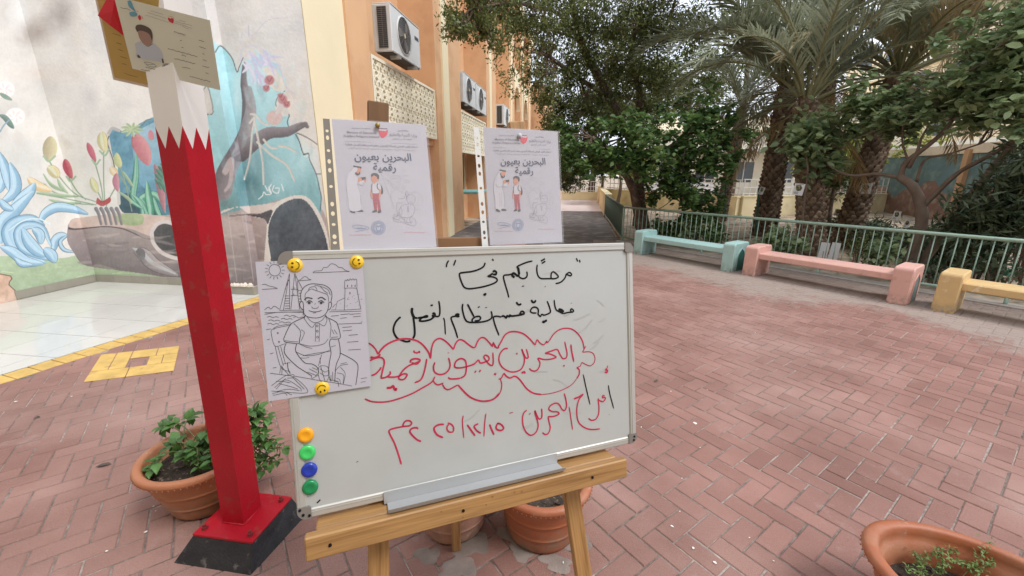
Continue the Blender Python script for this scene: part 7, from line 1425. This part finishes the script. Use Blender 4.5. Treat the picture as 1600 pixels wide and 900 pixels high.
# far crowns that close the sky behind the garden
for i_, (x, y, d, r, nm) in enumerate(((1000, 130, 24, 2.6, 'far dark crown behind the spreading tree, left part'), (1080, 120, 26, 2.6, 'far dark crown above the round-leaved tree'), (1170, 90, 26, 2.6, 'far dark crown left of the middle palms'), (930, 170, 27, 2.0, 'far crown seen through the spreading tree over the path'))):
    c = atD(x, y, d); tree('background_tree', nm, 'tree', (c[0], c[1], 0), [([(c[0], c[1], 0), (c[0]+.1, c[1], c[2]*.5), tuple(c)], .22, .1)], [(c+rng.normal(size=3)*r*np.array([.6, .6, .5]), r*.5, 1) for _ in range(8)], LEAF4, m_lf_small, (.16, .3), 700, m_bark, 'trees beyond the boundary walls', twigs=False)
# small things between
q = gnd(1052, 305); car = empty('parked_car', (q[0], q[1], 0), 'white car parked beyond the shaded wall behind the round-leaved tree', 'car')
c0 = atD(1055, 292, 24); dx = np.array([_rt[0], _rt[1], 0]); dy = np.array([-_rt[1], _rt[0], 0]); m_car = mat('white car paint', (.72, .72, .74), .25, .02, coat=.6); m_tyre = mat('tyre rubber', (.03, .03, .03), .8, .1); m_tail = mat('red tail lamp', (.5, .02, .02), .3, 0)
prof = [(-2.1, .35), (-2.15, .7), (-1.95, .95), (-1.5, 1.02), (-1.0, 1.45), (-.6, 1.52), (.6, 1.5), (1.1, 1.05), (1.9, .92), (2.15, .7), (2.15, .35)]
P3 = [np.array([c0[0], c0[1], 0])+dx*x+np.array([0, 0, z]) for x, z in prof]; MB().prism(P3, dy*1.7).build('car_body', m_car, car)
wp = [(-1.35, 1.04), (-.95, 1.40), (-.55, 1.44), (.55, 1.42), (.95, 1.04)]; MB().prism([np.array([c0[0], c0[1], 0])+dx*x+np.array([0, 0, z])-dy*.01 for x, z in wp], dy*.008).build('side_window', m_win, car)
for x in (-1.35, 1.35):
    wc = np.array([c0[0], c0[1], .33])+dx*x; MB().tube([wc-dy*.03, wc+dy*.18], .33, 18).build('wheel', m_tyre, car)
MB().obox((c0[0], c0[1], 0), dx, dy, (0, 0, 1), (-2.17, -.012, .72), (-1.9, .1, .88)).build('tail_lamp', m_tail, car)
p = atD(1000, 292, 12.6); tag(MB().tube([(p[0], p[1], 0), (p[0], p[1], 1.02)], .02, 8).obox(p, dx, dy, (0, 0, 1), (-.08, -.02, -.08), (.10, .02, .10)).build('red_marker_post', m_tail), 'small red box on a thin post seen between the tree trunks', 'post')
m_dgp = mat('dark green pole', (.03, .11, .08), .5, .1)
for x, yb, yt, d, nm in ((1131, 345, 288, 12.5, 'dark green pole right of the slender palm'), (1183, 352, 293, 11.9, 'dark green pole left of the thick palm')):
    a = atD(x, yb, d); b_ = atD(x+3, yt, d); tag(MB().tube([(a[0], a[1], 0), tuple(b_)], .025, 8).build('garden_pole', m_dgp), nm, 'pole')

# ================================================================== unseen wing, added so surfaces facing the viewer get less sky light
wing = empty('added_shade_wing', (0, -4.2, 0), 'cream wing added out of view behind the viewer to dim surfaces facing it', 'building')
MB().box((-12, -9, -.1), (7, -4.2, 7.5)).build('wall', m_cr, wing); MB().box((-12.1, -9, 7.502), (7.1, -2.6, 7.8)).build('roof', m_cr, wing)
for k in range(6):
    x = -8.6+k*2.5; MB().box((x-.35, -4.198, -.1), (x+.05, -4.0, 7.5)).build('pilaster', m_cr, wing)
    for z in (1.0, 4.2): w_ = MB().box((x+.5, -4.195, z), (x+1.9, -4.18, z+1.4)).build('window', m_win, wing); MB().box((x+1.17, -4.178, z), (x+1.23, -4.15, z+1.4)).build('window_frame', m_cr, w_)
